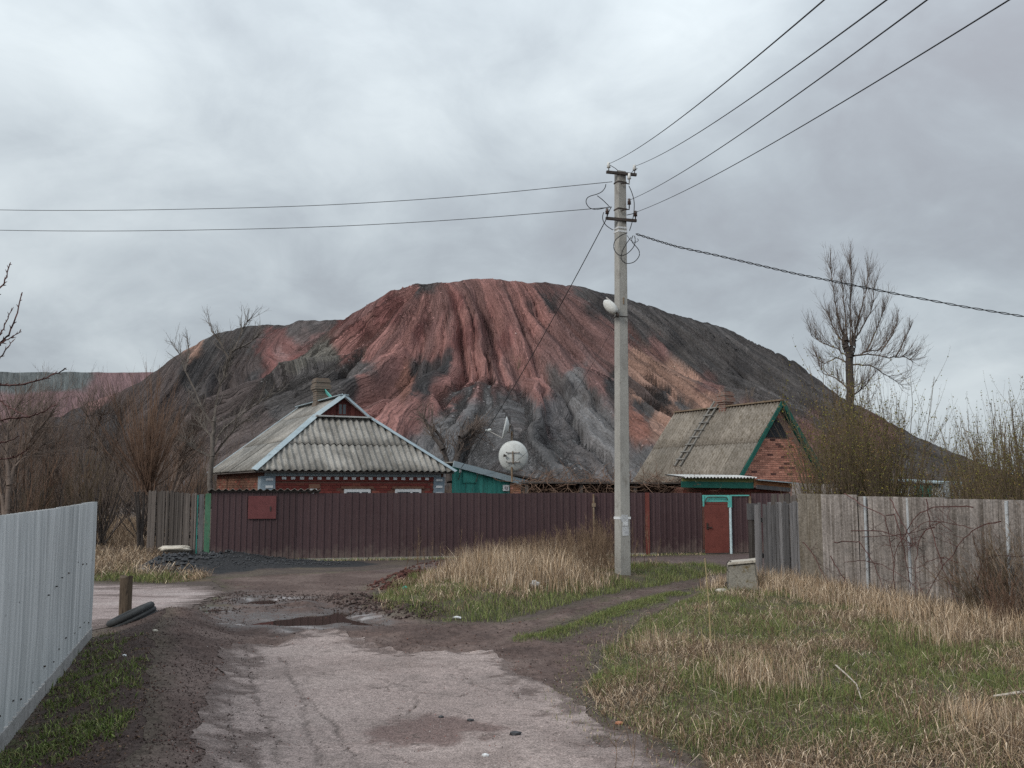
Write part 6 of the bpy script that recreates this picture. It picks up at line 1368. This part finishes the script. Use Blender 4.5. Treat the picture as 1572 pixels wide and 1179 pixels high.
for grp in (range(0, 7), range(7, 12), range(12, 19)):
    S = []
    for k in grp:
        Q_, rs = limb(S, z5(can[k]), lambda px_: fence_y(px_) - (.32 + .05 * (k % 5)), .0105 if k < 11 else .0065, .005, rg, 0, None, .008); sprout(S, Q_, rs, 5, .4, rg, (.5, 1.2), .0, 1, .1, 3, .2, .004, .15)
    b_ = g0(at(1152 + can[grp[0]][-1][0] / 3.743, 800, 15.3) * [1, 1, 0])
    tree_obj('bramble', b_, S, 9, M['twig_red'], M['twig_red'], {0: 'thick arching red brown bramble canes in front of the sheet fence', 7: 'long straight bramble canes leaning across the sheet fence', 12: 'thin low bramble canes trailing before the sheet fence'}[grp[0]], 'bramble', None, 'canes', 'canes')
# dry thicket at the right edge
for i, (px_, Y, h, n_) in enumerate(((1470, 14.3, 1.0, 26), (1510, 13.6, 1.25, 34), (1545, 13.1, 1.35, 36), (1580, 12.4, 1.4, 34), (1530, 12.6, .8, 30), (1485, 13.4, .7, 26))):
    rg = random.Random(300 + i); S = []; p = at(px_, 750, Y); p[2] = hz(p); shrub(S, rg, n_, h, .4, .0075, 2, 4, .04, .1); S = np.array(S); S[:, 0:3] += p; S[:, 3:6] += p
    tree_obj('dry_shrub', p, S, 9, M['twig_tan'], M[('twig_tan', 'twig_brown', 'twig_olive')[i % 3]], 'dry twiggy shrub in the thicket against the right end of the sheet fence', 'shrub', 'dry shrubs against the sheet fence', 'twigs', 'twigs')

# ------------------------------------------------------------------ grass and weeds
def scatter(sdf, n, x0, x1, y0, y1, thr=0.0, bias=0.0):
    """points inside a region; bias > 0 thins them with distance"""
    out_ = []; tot = 0
    while tot < n:
        k = n * 3; u = rng.random(k); y = (y0 ** (1 - bias) + u * (y1 ** (1 - bias) - y0 ** (1 - bias))) ** (1 / (1 - bias)) if bias else y0 + u * (y1 - y0)
        x = x0 + rng.random(k) * (x1 - x0); s_ = sdf(x, y); keep = s_ > thr
        P = np.column_stack([x[keep], y[keep]]); out_.append(P); tot += len(P)
        if len(P) == 0: break
    return np.concatenate(out_)[:n]
def blades(name, P, h, w, lean, cols, label, mat='blade', curve=.5, az=None, kind='stuff', shade=.3):
    n = len(P); z = H(P[:, 0], P[:, 1]) - .01; B0 = np.column_stack([P, z]); az = rng.uniform(0, 6.283, n) if az is None else az; D = np.column_stack([np.cos(az), np.sin(az), np.zeros(n)])
    fa_ = rng.uniform(0, 6.283, n); Sd = np.column_stack([np.cos(fa_), np.sin(fa_), np.zeros(n)]) * (w / 2)[:, None]
    l1 = lean * (1 - curve); mid = B0 + D * (h * .5 * np.sin(l1))[:, None] + Zv * (h * .5 * np.cos(l1))[:, None]; l2 = lean * (1 + curve); tip = mid + D * (h * .5 * np.sin(l2))[:, None] + Zv * (h * .5 * np.cos(l2))[:, None]
    V = np.stack([B0 - Sd, B0 + Sd, mid + Sd * .75, mid - Sd * .75, tip], 1).reshape(-1, 3); i = np.arange(n)[:, None] * 5
    m = MB(); c = np.repeat(cols, 5, 0); m.add(V, [i + np.array([[0, 1, 2, 3]]), i + np.array([[3, 2, 4]])], c)
    return tag(m.build(name, M[mat]), label, name.replace('_', ' '), None, kind)
def pick(pal, n, var=.25, wts=None):
    var = var * 1.45; k = rng.choice(len(pal), n, p=wts); return np.array(pal)[k] * rng.uniform(1 - var, 1 + var, n)[:, None]
TAN = [(.41, .305, .205), (.53, .41, .295), (.29, .21, .145), (.17, .12, .085), (.66, .54, .41), (.36, .25, .155)]; GRN = [(.13, .17, .056), (.175, .21, .07), (.08, .10, .04), (.23, .25, .105), (.18, .165, .075)]; BRN = [(.14, .095, .065), (.18, .125, .085), (.11, .075, .055), (.22, .155, .105)]
track_free = lambda x, y: np.minimum(-track_sd(x, y) , -side_sd(x, y))
nrm = lambda m_, s_, n, lo=.3: np.maximum(lo, rng.normal(m_, s_, n))
# island: tall tan clump, its weeds, its green skirt
TALL = pxpoly([(640, 905), (655, 893), (700, 884), (800, 876), (940, 874), (955, 885), (948, 900), (880, 917), (800, 925), (730, 922), (690, 915)])
f_t = lambda x, y: np.minimum(poly_sd(x, y, TALL) + .9 * fbm(x * 1.2, y * 1.2, 3, 101), np.minimum(track_free(x, y) + .1, np.hypot(x - pb[0], y - pb[1] + .3) - .5))
P = scatter(f_t, 10500, -3, 4.5, 16.5, 24, .0); e_ = smooth(-.1, 1.0, f_t(P[:, 0], P[:, 1])); n = len(P)
blades('tall_dry_grass', P, (.18 + .38 * e_) * rng.uniform(.45, 1.35, n), rng.uniform(.006, .012, n), np.abs(rng.normal(.22, .26, n)), pick(TAN, n, .35), 'tall tan dry grass standing in the middle of the grassy island', curve=.6)
S = []; rg = random.Random(70); WP = scatter(lambda x, y: poly_sd(x, y, pxpoly([(690, 888), (760, 880), (850, 875), (940, 872), (950, 890), (900, 905), (800, 893)])) + .5 * fbm(x, y, 2, 5), 520, -3, 4.5, 17, 25)
for q in WP:
    k = smooth(-2.0, 2.0, np.array([q[0]]))[0]; h = (.38 + .36 * k) * rg.uniform(.5, 1.3); p = np.array([q[0], q[1], hz(q)]); branch(S, p, (rg.gauss(0, .12), rg.gauss(0, .12), 1), h, .0065, 1, rg, .05, .06, 6, 9, (.3, .7), .3, .45, .6, .35)
m = MB(); S = np.array(S); m.segs(S, 3, pick(BRN, len(S), .3)); tag(m.build('dry_weeds', M['twigcol']), 'brown dry weed stalks at the back of the grassy island', 'weeds', None, 'stuff')
for (cp_, n_, hh, lab) in (((912, 882), 60, 1.12, 'tallest brown weed clump left of the utility pole'), ((702, 886), 26, .85, 'wispy brown weed clump at the left end of the tall dry grass')):
    S = []; c_ = gnd(*cp_)
    for k in range(n_): p = np.array([c_[0] + rg.gauss(0, .5), c_[1] + rg.gauss(0, .4), 0]); p[2] = hz(p); branch(S, p, (rg.gauss(0, .15), rg.gauss(0, .15), 1), hh * rg.uniform(.5, 1.05), .0075, 1, rg, .06, .07, 7, 12, (.3, .7), .3, .35, .6, .3)
    m = MB(); S = np.array(S); m.segs(S, 3, pick(BRN, len(S), .3)); tag(m.build('weed_clump', M['twigcol']), lab, 'weeds', None, 'stuff')
f_i = lambda x, y: np.minimum(np.hypot(x - pb[0], y - pb[1] + .25) - .42, np.minimum(poly_sd(x, y, ISLAND) + .35 * fbm(x * 1.5, y * 1.5, 3, 103) + .1, track_free(x, y) + .06))
def mixed(f, n, box, hg, hd, dryf, label_g, label_d, bias=0.0, wg=(.005, .009), names=('green_grass', 'dry_grass'), seed=110):
    P = scatter(f, n, *box, 0.0, bias); d = dryf(P[:, 0], P[:, 1]) + 1.2 * fbm(P[:, 0] * 1.1, P[:, 1] * 1.1, 4, seed) + rng.normal(0, .13, n); dry = d > .5; a, b = P[~dry], P[dry]; pm = lambda q: .5 + 1.15 * vn(q[:, 0] * 1.9, q[:, 1] * 1.9, seed + 3)
    if len(a): blades(names[0], a, hg * pm(a) * rng.uniform(.5, 1.4, len(a)), rng.uniform(*wg, len(a)), np.abs(rng.normal(.45, .3, len(a))), pick(GRN, len(a), .3), label_g)
    if len(b): lg = rng.random(len(b)) < .55; blades(names[1], b, hd * pm(b) * rng.uniform(.4, 1.6, len(b)) * np.where(lg, 1.5, .8), rng.uniform(*wg, len(b)), np.where(lg, np.clip(rng.normal(1.28, .16, len(b)), .8, 1.5), np.clip(np.abs(rng.normal(.7, .4, len(b))), 0, 1.5)), pick(TAN + BRN, len(b), .3), label_d)
mixed(f_i, 34000, (-4.5, 6, 13.4, 25), .10, .13, lambda x, y: .40 + .25 * smooth(-1.2, -2.6, x) - .32 * smooth(.7, .1, poly_sd(x, y, ISLAND)), 'short green grass around the edge of the grassy island', 'straw coloured short grass on the left part of the grassy island')
f_s = lambda x, y: poly_sd(x, y, STRIP) + .32 * fbm(x * 2.2, y * 2.2, 4, 104) + .07 * rng.normal(size=x.shape)
P = scatter(f_s, 9000, .0, 4.5, 11.5, 18); n = len(P); blades('green_grass', P, .06 * rng.uniform(.5, 1.5, n), rng.uniform(.005, .008, n), np.abs(rng.normal(.5, .3, n)), pick(GRN, n, .3), 'narrow green grass strip between the two wheel tracks')
f_r = lambda x, y: np.minimum(poly_sd(x, y, RIGHTG) + .35 * fbm(x * 1.5, y * 1.5, 3, 105) + .05, np.minimum(track_free(x, y) - .04, -road_sd(x, y) + .08))
mixed(f_r, 150000, (.3, 8.5, 6.2, 19.5), .08, .13, lambda x, y: .31 + .08 * smooth(12, 8, y) + .20 * smooth(1.4, .2, np.abs(y - (13.4 + (3.5 - x) * .9))) - .22 * smooth(11.5, 14, y) * smooth(4.2, 2.8, x), 'green grass growing through the right bank', 'matted straw dry grass on the right bank', 1.6, (.0035, .0065), seed=117)
P = scatter(f_r, 9000, .3, 8.5, 6.2, 18, bias=1.6); n = len(P)
blades('fallen_straw', P, rng.uniform(.1, .32, n), rng.uniform(.0035, .006, n), np.clip(rng.normal(1.4, .12, n), 1.0, 1.56), pick(TAN[:2] + [(.52, .45, .36), (.30, .22, .16)], n, .3), 'pale fallen straws lying over the right bank', curve=.12)
P = scatter(lambda x, y: np.minimum(f_r(x, y), .08 + .9 * fbm(x * 1.3, y * 1.3, 3, 141)), 16000, .3, 8.5, 6.2, 18, bias=1.6); n = len(P)
blades('dead_leaves', P, rng.uniform(.02, .07, n), rng.uniform(.006, .016, n), np.clip(rng.normal(1.3, .25, n), .6, 1.56), pick(BRN, n, .35), 'brown matted dead leaves on the right bank', curve=.2)
f_f = lambda x, y: .75 - np.abs(((x - w0[0]) * wn_[0] + (y - w0[1]) * wn_[1]) - .75) + .5 * fbm(x * 2, y * 2, 3, 106)
P = scatter(lambda x, y: np.minimum(f_f(x, y), poly_sd(x, y, RIGHTG)) + .12 * rng.normal(size=x.shape), 10500, 2.5, 8, 11, 19); n = len(P)
blades('tall_dry_grass', P, .29 * rng.uniform(.3, 1.4, n), rng.uniform(.005, .009, n), np.clip(np.abs(rng.normal(.4, .3, n)), 0, 1.3), pick(TAN, n, .3), 'tan dry grass along the foot of the sheet fence', curve=.7)
for cp_, n_, hh, lab in (((1165, 1080), 900, .33, 'straw tuft at the front left of the right bank'), ((1010, 1010), 350, .28, 'straw tuft beside the dirt path'), ((1450, 1010), 500, .3, 'straw tuft before the right end of the sheet fence'), ((1540, 1165), 700, .3, 'straw tuft in the bottom right corner')):
    c_ = gnd(*cp_); P = np.column_stack([rng.normal(c_[0], .22, n_), rng.normal(c_[1], .3, n_)]); blades('straw_tuft', P, hh * rng.uniform(.4, 1.25, n_), rng.uniform(.004, .007, n_), np.abs(rng.normal(.35, .3, n_)), pick(TAN, n_, .3), lab)
f_v = lambda x, y: np.minimum(poly_sd(x, y, VERGE) + .4 * fbm(x * 1.2, y * 1.2, 3, 107), np.minimum(-side_sd(x, y) + .1, -poly_sd(x, y, COALP) + .05))
mixed(f_v, 20000, (-13, -6.5, 18, 30), .13, .28, lambda x, y: .25 + .5 * smooth(20.5, 23, y), 'green grass verge along the far side of the side road', 'dry grass behind the verge before the dark plank fence', wg=(.007, .013), seed=119)
P = scatter(lambda x, y: poly_sd(x, y, pxpoly([(120, 835), (235, 850), (300, 856), (235, 760), (120, 775)])) + 0 * x, 9000, -34, -7, 22, 60, bias=1.4); n = len(P)
blades('tall_dry_grass', P, .45 * rng.uniform(.4, 1.4, n), rng.uniform(.009, .018, n), np.abs(rng.normal(.4, .3, n)), pick(TAN[:4] + BRN, n, .3), 'brown dry grass on the slope left of the dark plank fence')
f_w = lambda x, y: np.minimum(poly_sd(x, y, WEEDS) + .2 * fbm(x * 3, y * 3, 3, 108), .0 + .8 * fbm(x * 1.6, y * 1.6, 4, 109) + .75 * fbm(x * 5, y * 5, 3, 110))
P = scatter(f_w, 6500, -6.5, -2.2, 6.2, 13.5, bias=1.5); P = P + rng.normal(0, .02, P.shape); n = len(P)
blades('low_weeds', P, .05 * rng.uniform(.3, 1.8, n) ** 1.3, rng.uniform(.005, .013, n), np.clip(np.abs(rng.normal(.9, .4, n)), .2, 1.45), pick(GRN + [(.09, .13, .03), (.13, .17, .04)], n, .35), 'low green weeds on the dark soil beside the pale grey fence')
P = scatter(lambda x, y: poly_sd(x, y, WEEDS) + .1, 2600, -6.5, -2.2, 6.2, 13.5, bias=1.5); n = len(P)
blades('dead_leaves', P, .035 * rng.uniform(.5, 1.6, n), rng.uniform(.01, .025, n), np.full(n, 1.35), pick([(.12, .075, .05), (.17, .11, .075), (.09, .06, .045)], n, .3), 'dead leaves and stalks among the low weeds by the pale grey fence')
f_e = lambda x, y: np.minimum(.32 - np.abs(road_sd(x, y) + .25) + .3 * fbm(x * 2.5, y * 2.5, 3, 111), x - .2)
# bits growing at the fence feet
P = np.column_stack([A[0] + bd[0] * (u_ := rng.uniform(uA, BL, 3000)) + bn[0] * (v_ := np.abs(rng.normal(.12, .15, 3000))), A[1] + bd[1] * u_ + bn[1] * v_]); n = len(P)
blades('green_grass', P, .07 * rng.uniform(.4, 1.6, n), rng.uniform(.01, .016, n), np.abs(rng.normal(.5, .3, n)), pick(GRN + TAN[:2], n, .3), 'sparse grass at the foot of the brown fence')
P = scatter(lambda x, y: .30 - np.abs(poly_sd(x, y, RIGHTG) + .1) + .35 * fbm(x * 2, y * 2, 3, 112), 2600, .3, 4.0, 6.3, 15, bias=1.2); n = len(P)
blades('grass_fringe', P, .045 * rng.uniform(.4, 1.6, n), rng.uniform(.004, .008, n), np.abs(rng.normal(.7, .35, n)), pick(GRN + TAN[:3], n, .3), 'thin grass fringe where the right bank meets the dirt path')
# single tall dry stalks
def stalks(pts, lab, mat, r=.0045, group=None):
    for (bx, by, tx, ty) in pts:
        b_ = gnd(bx, by, .13); b_[2] = hz(b_); t_ = at(tx, ty, b_[1] - .05); m = MB(); m.tube([b_ - Zv * .05, b_ + (t_ - b_) * .5 + np.array([.01, 0, 0]), t_], [r * 1.2, r, r * .7], 5); tag(m.build('stalk', M[mat]), lab, 'stalk', group)
stalks([(1092, 1003, 1082, 857)], 'tallest yellow cane standing alone by the dirt path', 'cane', .0078)
stalks([(1080, 1022, 1076, 962)], 'short yellow cane left of the tallest cane', 'cane', .006)
stalks([(978, 1062, 976, 985), (996, 1058, 998, 968), (1003, 1060, 1001, 975), (1028, 1065, 1034, 968), (1036, 1050, 1040, 985), (1120, 1055, 1112, 955), (1126, 1060, 1128, 990)], 'thin tan weed stalk standing by the dirt path', 'twig_tan', .0045, 'tan weed stalks by the path')
rg = random.Random(90); S = []
for k in range(190):
    q = gnd(rg.uniform(930, 1600), rg.uniform(975, 1185), .13); p = np.array([q[0], q[1], hz(q)]); branch(S, p, (rg.gauss(0, .2), rg.gauss(0, .2), 1), rg.uniform(.15, .6), .003, 1, rg, .03, .08, 6, 4, (.4, .9), .3, .4, .6, .4)
m = MB(); S = np.array(S); m.segs(S, 3, pick(BRN, len(S), .3)); tag(m.build('dry_weeds', M['twigcol']), 'scattered thin brown weed stems on the right bank', 'weeds', None, 'stuff')

# ------------------------------------------------------------------ small things
def rock(name, c, size, mat, seed, squash=(1, 1, .6), sub=2, rough=.25):
    import bmesh
    bm = bmesh.new(); bmesh.ops.create_icosphere(bm, subdivisions=sub, radius=1.0); r_ = random.Random(seed); V = np.array([v.co[:] for v in bm.verts]); F_ = np.array([[v.index for v in f.verts] for f in bm.faces]); bm.free()
    V = V * (1 + rough * 2 * np.stack([fbm(V[:, 0] * 1.4 + seed, V[:, 1] * 1.4 + V[:, 2] * 1.1, 3, seed)] * 3, 1)); m = MB(); m.add(V * np.array(squash) * size + np.asarray(c), [F_]); return m
# wooden post and half-buried tyre
pp = g0(gnd(192, 950) * [1, 1, 0]); pt = at(190, 885, pp[1])[2]; post = empty('wooden_post', pp, 'short thick brown wooden post behind the half buried tyre', 'post')
m = MB(); n = 14; rsd = random.Random(4); prof = [1 + rsd.uniform(-.09, .09) for _ in range(n)]; V = []
for z, s_ in ((pp[2] - .2, 1.0), (pp[2] + .3, .97), (pt - .05, .98), (pt, 1.0)):
    for i in range(n): a = 2 * math.pi * i / n; r_ = .092 * prof[i] * s_ * (1 + .03 * math.sin(5 * a)); V.append([pp[0] + r_ * math.cos(a), pp[1] + r_ * math.sin(a), z + (.02 * math.cos(a * 2 + 1) if z == pt else 0)])
F_ = [[j * n + i, j * n + (i + 1) % n, (j + 1) * n + (i + 1) % n, (j + 1) * n + i] for j in range(3) for i in range(n)]; m.add(V, [F_]); m.add([V[3 * n + i] for i in range(n)], [[list(range(n))]]); m.build('trunk', M['wood_brown'], post)
ta, tb_ = gnd(160, 968, .04), gnd(214, 948, .10); tcn = (ta + tb_) / 2; ax_ = unit(np.array([.22, -.55, .32])); td = unit(tb_ - ta + Zv * .05); tn_ = unit(np.cross(td, ax_)); R0 = .33
tyre = empty('tyre', g0(tcn * [1, 1, 0]), 'old black tyre half buried at the foot of the wooden post', 'tyre')
rc = tcn - Zv * .235 + np.array([0, .1, 0]); axn = unit(np.array([.12, -1, .18])); e1 = unit(np.array([1, .12, .38])); e1 = unit(e1 - axn * (e1 @ axn)); e2 = np.cross(axn, e1); e2 = e2 if e2[2] > 0 else -e2
def revolve(m, prof, c, e1, e2, ax, n=64):
    V = []; k = len(prof)
    for i in range(n):
        t_ = 2 * math.pi * i / n; d = e1 * math.cos(t_) + e2 * math.sin(t_)
        for r_, h_ in prof: V.append(c + d * r_ + ax * h_)
    m.add(V, [[[i * k + j, i * k + (j + 1) % k, ((i + 1) % n) * k + (j + 1) % k, ((i + 1) % n) * k + j] for i in range(n) for j in range(k)]]); return m
# the tyre lies almost flat-on-edge, its tread facing the road
tx = unit(np.array([-.40, -.10, .9])); e1 = unit(np.array([1, .1, .36])); e1 = unit(e1 - tx * (e1 @ tx)); e2 = np.cross(tx, e1)
rc = (ta + tb_) / 2 + np.array([.02, .30, .03])
m = MB(); revolve(m, [(.19, -.09), (.26, -.112), (.31, -.108), (.334, -.085), (.335, -.04), (.325, -.037), (.325, -.022), (.335, -.019), (.335, .019), (.325, .022), (.325, .037), (.335, .04), (.334, .085), (.31, .108), (.26, .112), (.19, .09), (.21, .07), (.3, .085), (.3, -.085), (.21, -.07)], rc, e1, e2, tx); m.build('tyre_body', M['rubber'], tyre, True)
# concrete block with lifting loop
bk = gnd(1142, 921); cbk = empty('concrete_block', g0(bk * [1, 1, 0]), 'rough concrete block with a wire lifting loop before the grey planks', 'block')
Yb = bk[1]; c4 = [at(1116, 925, Yb), at(1168, 921, Yb), at(1160, 864, Yb), at(1116, 868, Yb)]; dep = np.array([.12, .5, 0]); V = [c + Zv * (-.1 if i < 2 else 0) for i, c in enumerate(c4)]; V += [v + dep for v in V]
import bmesh
def rough_solid(V, faces, mat, name, parent, cuts=5, amt=.018, seed=0, bev=.02):
    bm = bmesh.new(); vs = [bm.verts.new(tuple(v - LOC[parent.name])) for v in V]; [bm.faces.new([vs[i] for i in f]) for f in faces]; bmesh.ops.recalc_face_normals(bm, faces=bm.faces[:]); bmesh.ops.bevel(bm, geom=bm.edges[:], offset=bev, segments=2, affect='EDGES'); bmesh.ops.triangulate(bm, faces=bm.faces[:]); bmesh.ops.subdivide_edges(bm, edges=bm.edges[:], cuts=2)
    bm.normal_update()
    for v in bm.verts: v.co += v.normal * float(fbm(np.array([v.co.x * 9 + v.co.z * 5]), np.array([v.co.z * 9 + v.co.y * 7]), 3, seed)[0]) * 2 * amt
    me = bpy.data.meshes.new(name); bm.to_mesh(me); bm.free(); me.materials.append(mat); return link(name, me, parent)
rough_solid(V, [[0, 1, 2, 3], [5, 4, 7, 6], [0, 4, 5, 1], [1, 5, 6, 2], [2, 6, 7, 3], [3, 7, 4, 0]], M['concrete_old'], 'body', cbk)
V = [c4[3] + np.array([-.01, -.03, .0]), c4[2] + np.array([.0, -.03, .0]), c4[2] + np.array([.0, -.03, .05]), c4[3] + np.array([.04, -.03, .05])]; V += [v + dep * 1.05 for v in V]; rough_solid(V, [[0, 1, 2, 3], [5, 4, 7, 6], [0, 4, 5, 1], [1, 5, 6, 2], [2, 6, 7, 3], [3, 7, 4, 0]], M['stone_pale'], 'cap_slab', cbk, amt=.01, bev=.01)
m = MB(); m.tube([at(1117, 876, Yb - .03), at(1114, 869, Yb - .05), at(1118, 861, Yb), at(1122, 862, Yb + .05), at(1123, 868, Yb + .08)], .009, 6); m.build('lifting_loop', M['iron'], cbk)
m = MB(); m.tube([at(1116, 893, Yb + .02), at(1113, 897, Yb - .04), at(1116, 902, Yb + .02)], .009, 6); m.build('lifting_loop', M['iron'], cbk)
q = g0(gnd(1108, 921) * [1, 1, 0]); tag(rock('stone', q + Zv * .02, .1, None, 3, (1.1, .7, .4)).build('stone', M['stone_pale'], None, True), 'pale flat stone lying left of the concrete block', 'stone')
# coal heap with a pale slab on top
m = MB(); r_ = np.random.default_rng(9)
CP = scatter(lambda x, y: poly_sd(x, y, COALP) + .3 * fbm(x * 2, y * 2, 2, 4) - .1 - .55 * smooth(-8.5, -6.5, x), 1500, -10.5, -3, 22, 26.5)
ico = np.array([[0, 0, 1], [.9, 0, .1], [.1, .95, .0], [-.85, .2, -.1], [-.1, -.9, .1], [.1, 0, -.9]]); fc = np.array([[0, 1, 2], [0, 2, 3], [0, 3, 4], [0, 4, 1], [5, 2, 1], [5, 3, 2], [5, 4, 3], [5, 1, 4]])
def lumps(P, s_, lift, cols=None, z=None):
    n = len(P); an_ = r_.uniform(0, 6.283, n); c_, d_ = np.cos(an_), np.sin(an_); V = ico[None] * (r_.uniform(.6, 1.3, (n, 6, 1))) * s_[:, None, None] * np.array([1, 1, .75]); V = np.stack([V[..., 0] * c_[:, None] - V[..., 1] * d_[:, None], V[..., 0] * d_[:, None] + V[..., 1] * c_[:, None], V[..., 2]], -1)
    zz = H(P[:, 0], P[:, 1]) + lift; V += np.column_stack([P, zz])[:, None]; F_ = (np.arange(n)[:, None, None] * 6 + fc[None]).reshape(-1, 3); return V.reshape(-1, 3), F_, (np.repeat(cols, 6, 0) if cols is not None else None)
s_ = np.where(CP[:, 0] < -7.3, rng.uniform(.03, .09, len(CP)), rng.uniform(.015, .04, len(CP))); V, F_, _ = lumps(CP, s_, s_ * .3); m.add(V, [F_]); tag(m.build('coal_heap', M['coal']), 'low heap of dark coal lumps spilled along the left foot of the brown fence', 'coal', None, 'stuff')
sl_ = g0(gnd(268, 864) * [1, 1, 0]); tag(rock('slab', sl_ + Zv * .22, .42, None, 12, (1.0, .5, .2), 3, .6).build('pale_slab', M['stone_pale'], None, True), 'broken pale slab lying on top of the coal heap', 'slab')
for (a, b, s_, lab) in ((218, 879, .1, 'grey stone at the left tip of the coal heap'), (246, 869, .13, 'brownish stone beside the pale slab on the coal heap')):
    q = g0(gnd(a, b) * [1, 1, 0]); tag(rock('stone', q + Zv * s_ * .3, s_, None, a, (1.2, .8, .6)).build('stone', M['stone_pale'] if a == 246 else M['concrete'], None, True), lab, 'stone')
# gravel, clods
def gravel(name, f, n, box, sz, pal, label, bias=1.2, lift=.3, thr=0.0):
    P = scatter(f, n, *box, thr, bias); s_ = rng.uniform(*sz, len(P)) * rng.uniform(.4, 1, len(P)); V, F_, c = lumps(P, s_, s_ * lift + .006, pick(pal, len(P), .3)); m = MB(); m.add(V, [F_], c); return tag(m.build(name, M['twigcol']), label, name.replace('_', ' '), None, 'stuff')
SOILP = [(.075, .05, .045), (.1, .072, .064), (.055, .04, .037), (.13, .095, .085), (.16, .085, .065)]
gravel('soil_crumbs', lambda x, y: 1.0 - seg_dist(x, y, BERM)[0] + .8 * fbm(x * 2, y * 2, 3, 5), 9000, (-6.5, -1.8, 5.9, 14.5), (.004, .013), SOILP[:4], 'loose soil crumbs and grit on the bare bank left of the road')
gravel('road_grit', lambda x, y: road_sd(x, y) * 0 + np.minimum(road_sd(x, y) + .2, .35 + fbm(x * 2, y * 2, 3, 6) * 1.5 - .3), 5000, (-4, 5, 5.9, 13), (.003, .010), [(.12, .09, .08), (.4, .36, .34), (.2, .16, .15), (.05, .04, .04), (.24, .1, .08)], 'fine grit scattered on the pale road')
gravel('red_soil_lumps', lambda x, y: .5 - seg_dist(x, y, MOUND)[0], 900, (-4, -1, 16, 24), (.012, .05), [(.10, .045, .038), (.075, .036, .031), (.12, .058, .047), (.06, .03, .027)], 'reddish soil lumps of the small mound left of the grassy island', 0.0)
gravel('mud_clods', lambda x, y: .42 - seg_dist(x, y, CLODS)[0], 900, (-4, -1, 14, 19), (.012, .05), SOILP[:3], 'dark mud clods heaped beside the puddles', 0.0)
MUDP = pxpoly([(270, 945), (330, 912), (420, 902), (560, 915), (640, 945), (600, 962), (500, 940), (380, 934), (330, 950)])
gravel('mud_clods', lambda x, y: np.minimum(np.minimum(poly_sd(x, y, MUDP) + .3 * fbm(x, y, 3, 8), .02 + fbm(x * 1.1, y * 3.2, 4, 151) * 1.2), -np.max([pud_d(x, y, i) for i in range(len(PUD))], 0) * .5), 2000, (-7.5, -1, 13, 18.5), (.008, .028), [(.062, .046, .042), (.05, .038, .035), (.08, .06, .054)], 'churned mud lumps between the puddles of the junction', 0.0, .1)
gravel('path_crumbs', lambda x, y: np.minimum(track_sd(x, y), -road_sd(x, y)), 3500, (-6, 5, 6.5, 20), (.005, .016), SOILP, 'small crumbs of earth on the muddy track')
# litter
lit = gnd(622, 899, .1); tag(rock('scrap', g0(lit * [1, 1, 0]) + Zv * .03, .06, None, 5, (1, .6, .9), 1, .5).build('plastic_scrap', M['plastic_teal'], None), 'small green plastic scrap beside the reddish soil mound', 'litter')
lit = gnd(822, 905, .2); p = g0(lit * [1, 1, 0]); tag(rock('bag', p + np.array([0, .45, .12]), .085, None, 6, (1.1, .5, .8), 3, .6).build('plastic_bag', M['plastic_grey'], None, True), 'crumpled pale plastic bag caught in the tall dry grass', 'litter')
lit = gnd(701, 952, .02); tag(rock('scrap', g0(lit * [1, 1, 0]) + Zv * .02, .06, None, 7, (1.3, .6, .4), 1, .5).build('paper_scrap', M['white'], None), 'white litter scrap at the front edge of the grassy island', 'litter')
for (a, b, s_, mt, lab) in ((190, 1032, .022, 'white', 'tiny white fragment on the soil left of the road'), (237, 1003, .03, 'stone_pale', 'tan stone on the bare soil bank'), (950, 1113, .03, 'brick_orange', 'orange brick chip on the right edge of the road'), (745, 1164, .025, 'white', 'white chip in the reddish road patch'), (677, 1102, .022, 'coal', 'left black clod on the pale road'), (722, 1108, .026, 'coal', 'right black clod on the pale road'), (791, 1131, .04, 'coal', 'elongated dark clod on the right half of the road')):
    q = g0(gnd(a, b) * [1, 1, 0]); tag(rock('chip', q + Zv * (s_ * .3 + .008), s_, None, a, (1.3, .8, .6), 1).build('stone' if mt not in ('white',) else 'fragment', M[mt], None), lab, 'stone' if mt != 'white' else 'fragment')
def stick(pts, z, r, lab, mat='stick'):
    P = [gnd(a, b, z + .13) for a, b in pts]; m = MB(); m.tube([np.array([p[0], p[1], hz(p) + z]) for p in P], np.linspace(r, r * .5, len(P)), 6); tag(m.build('fallen_branch', M[mat]), lab, 'branch')
stick([(1585, 1066), (1560, 1068), (1545, 1069), (1525, 1070)], .06, .016, 'pale dead branch lying in the grass at the right edge')
stick([(1283, 1026), (1300, 1040), (1315, 1055), (1322, 1075)], .10, .008, 'thin bleached twig lying in the middle of the right bank')
stick([(1470, 920), (1495, 926), (1520, 932)], .12, .009, 'pale broken stick in the grass before the sheet fence')
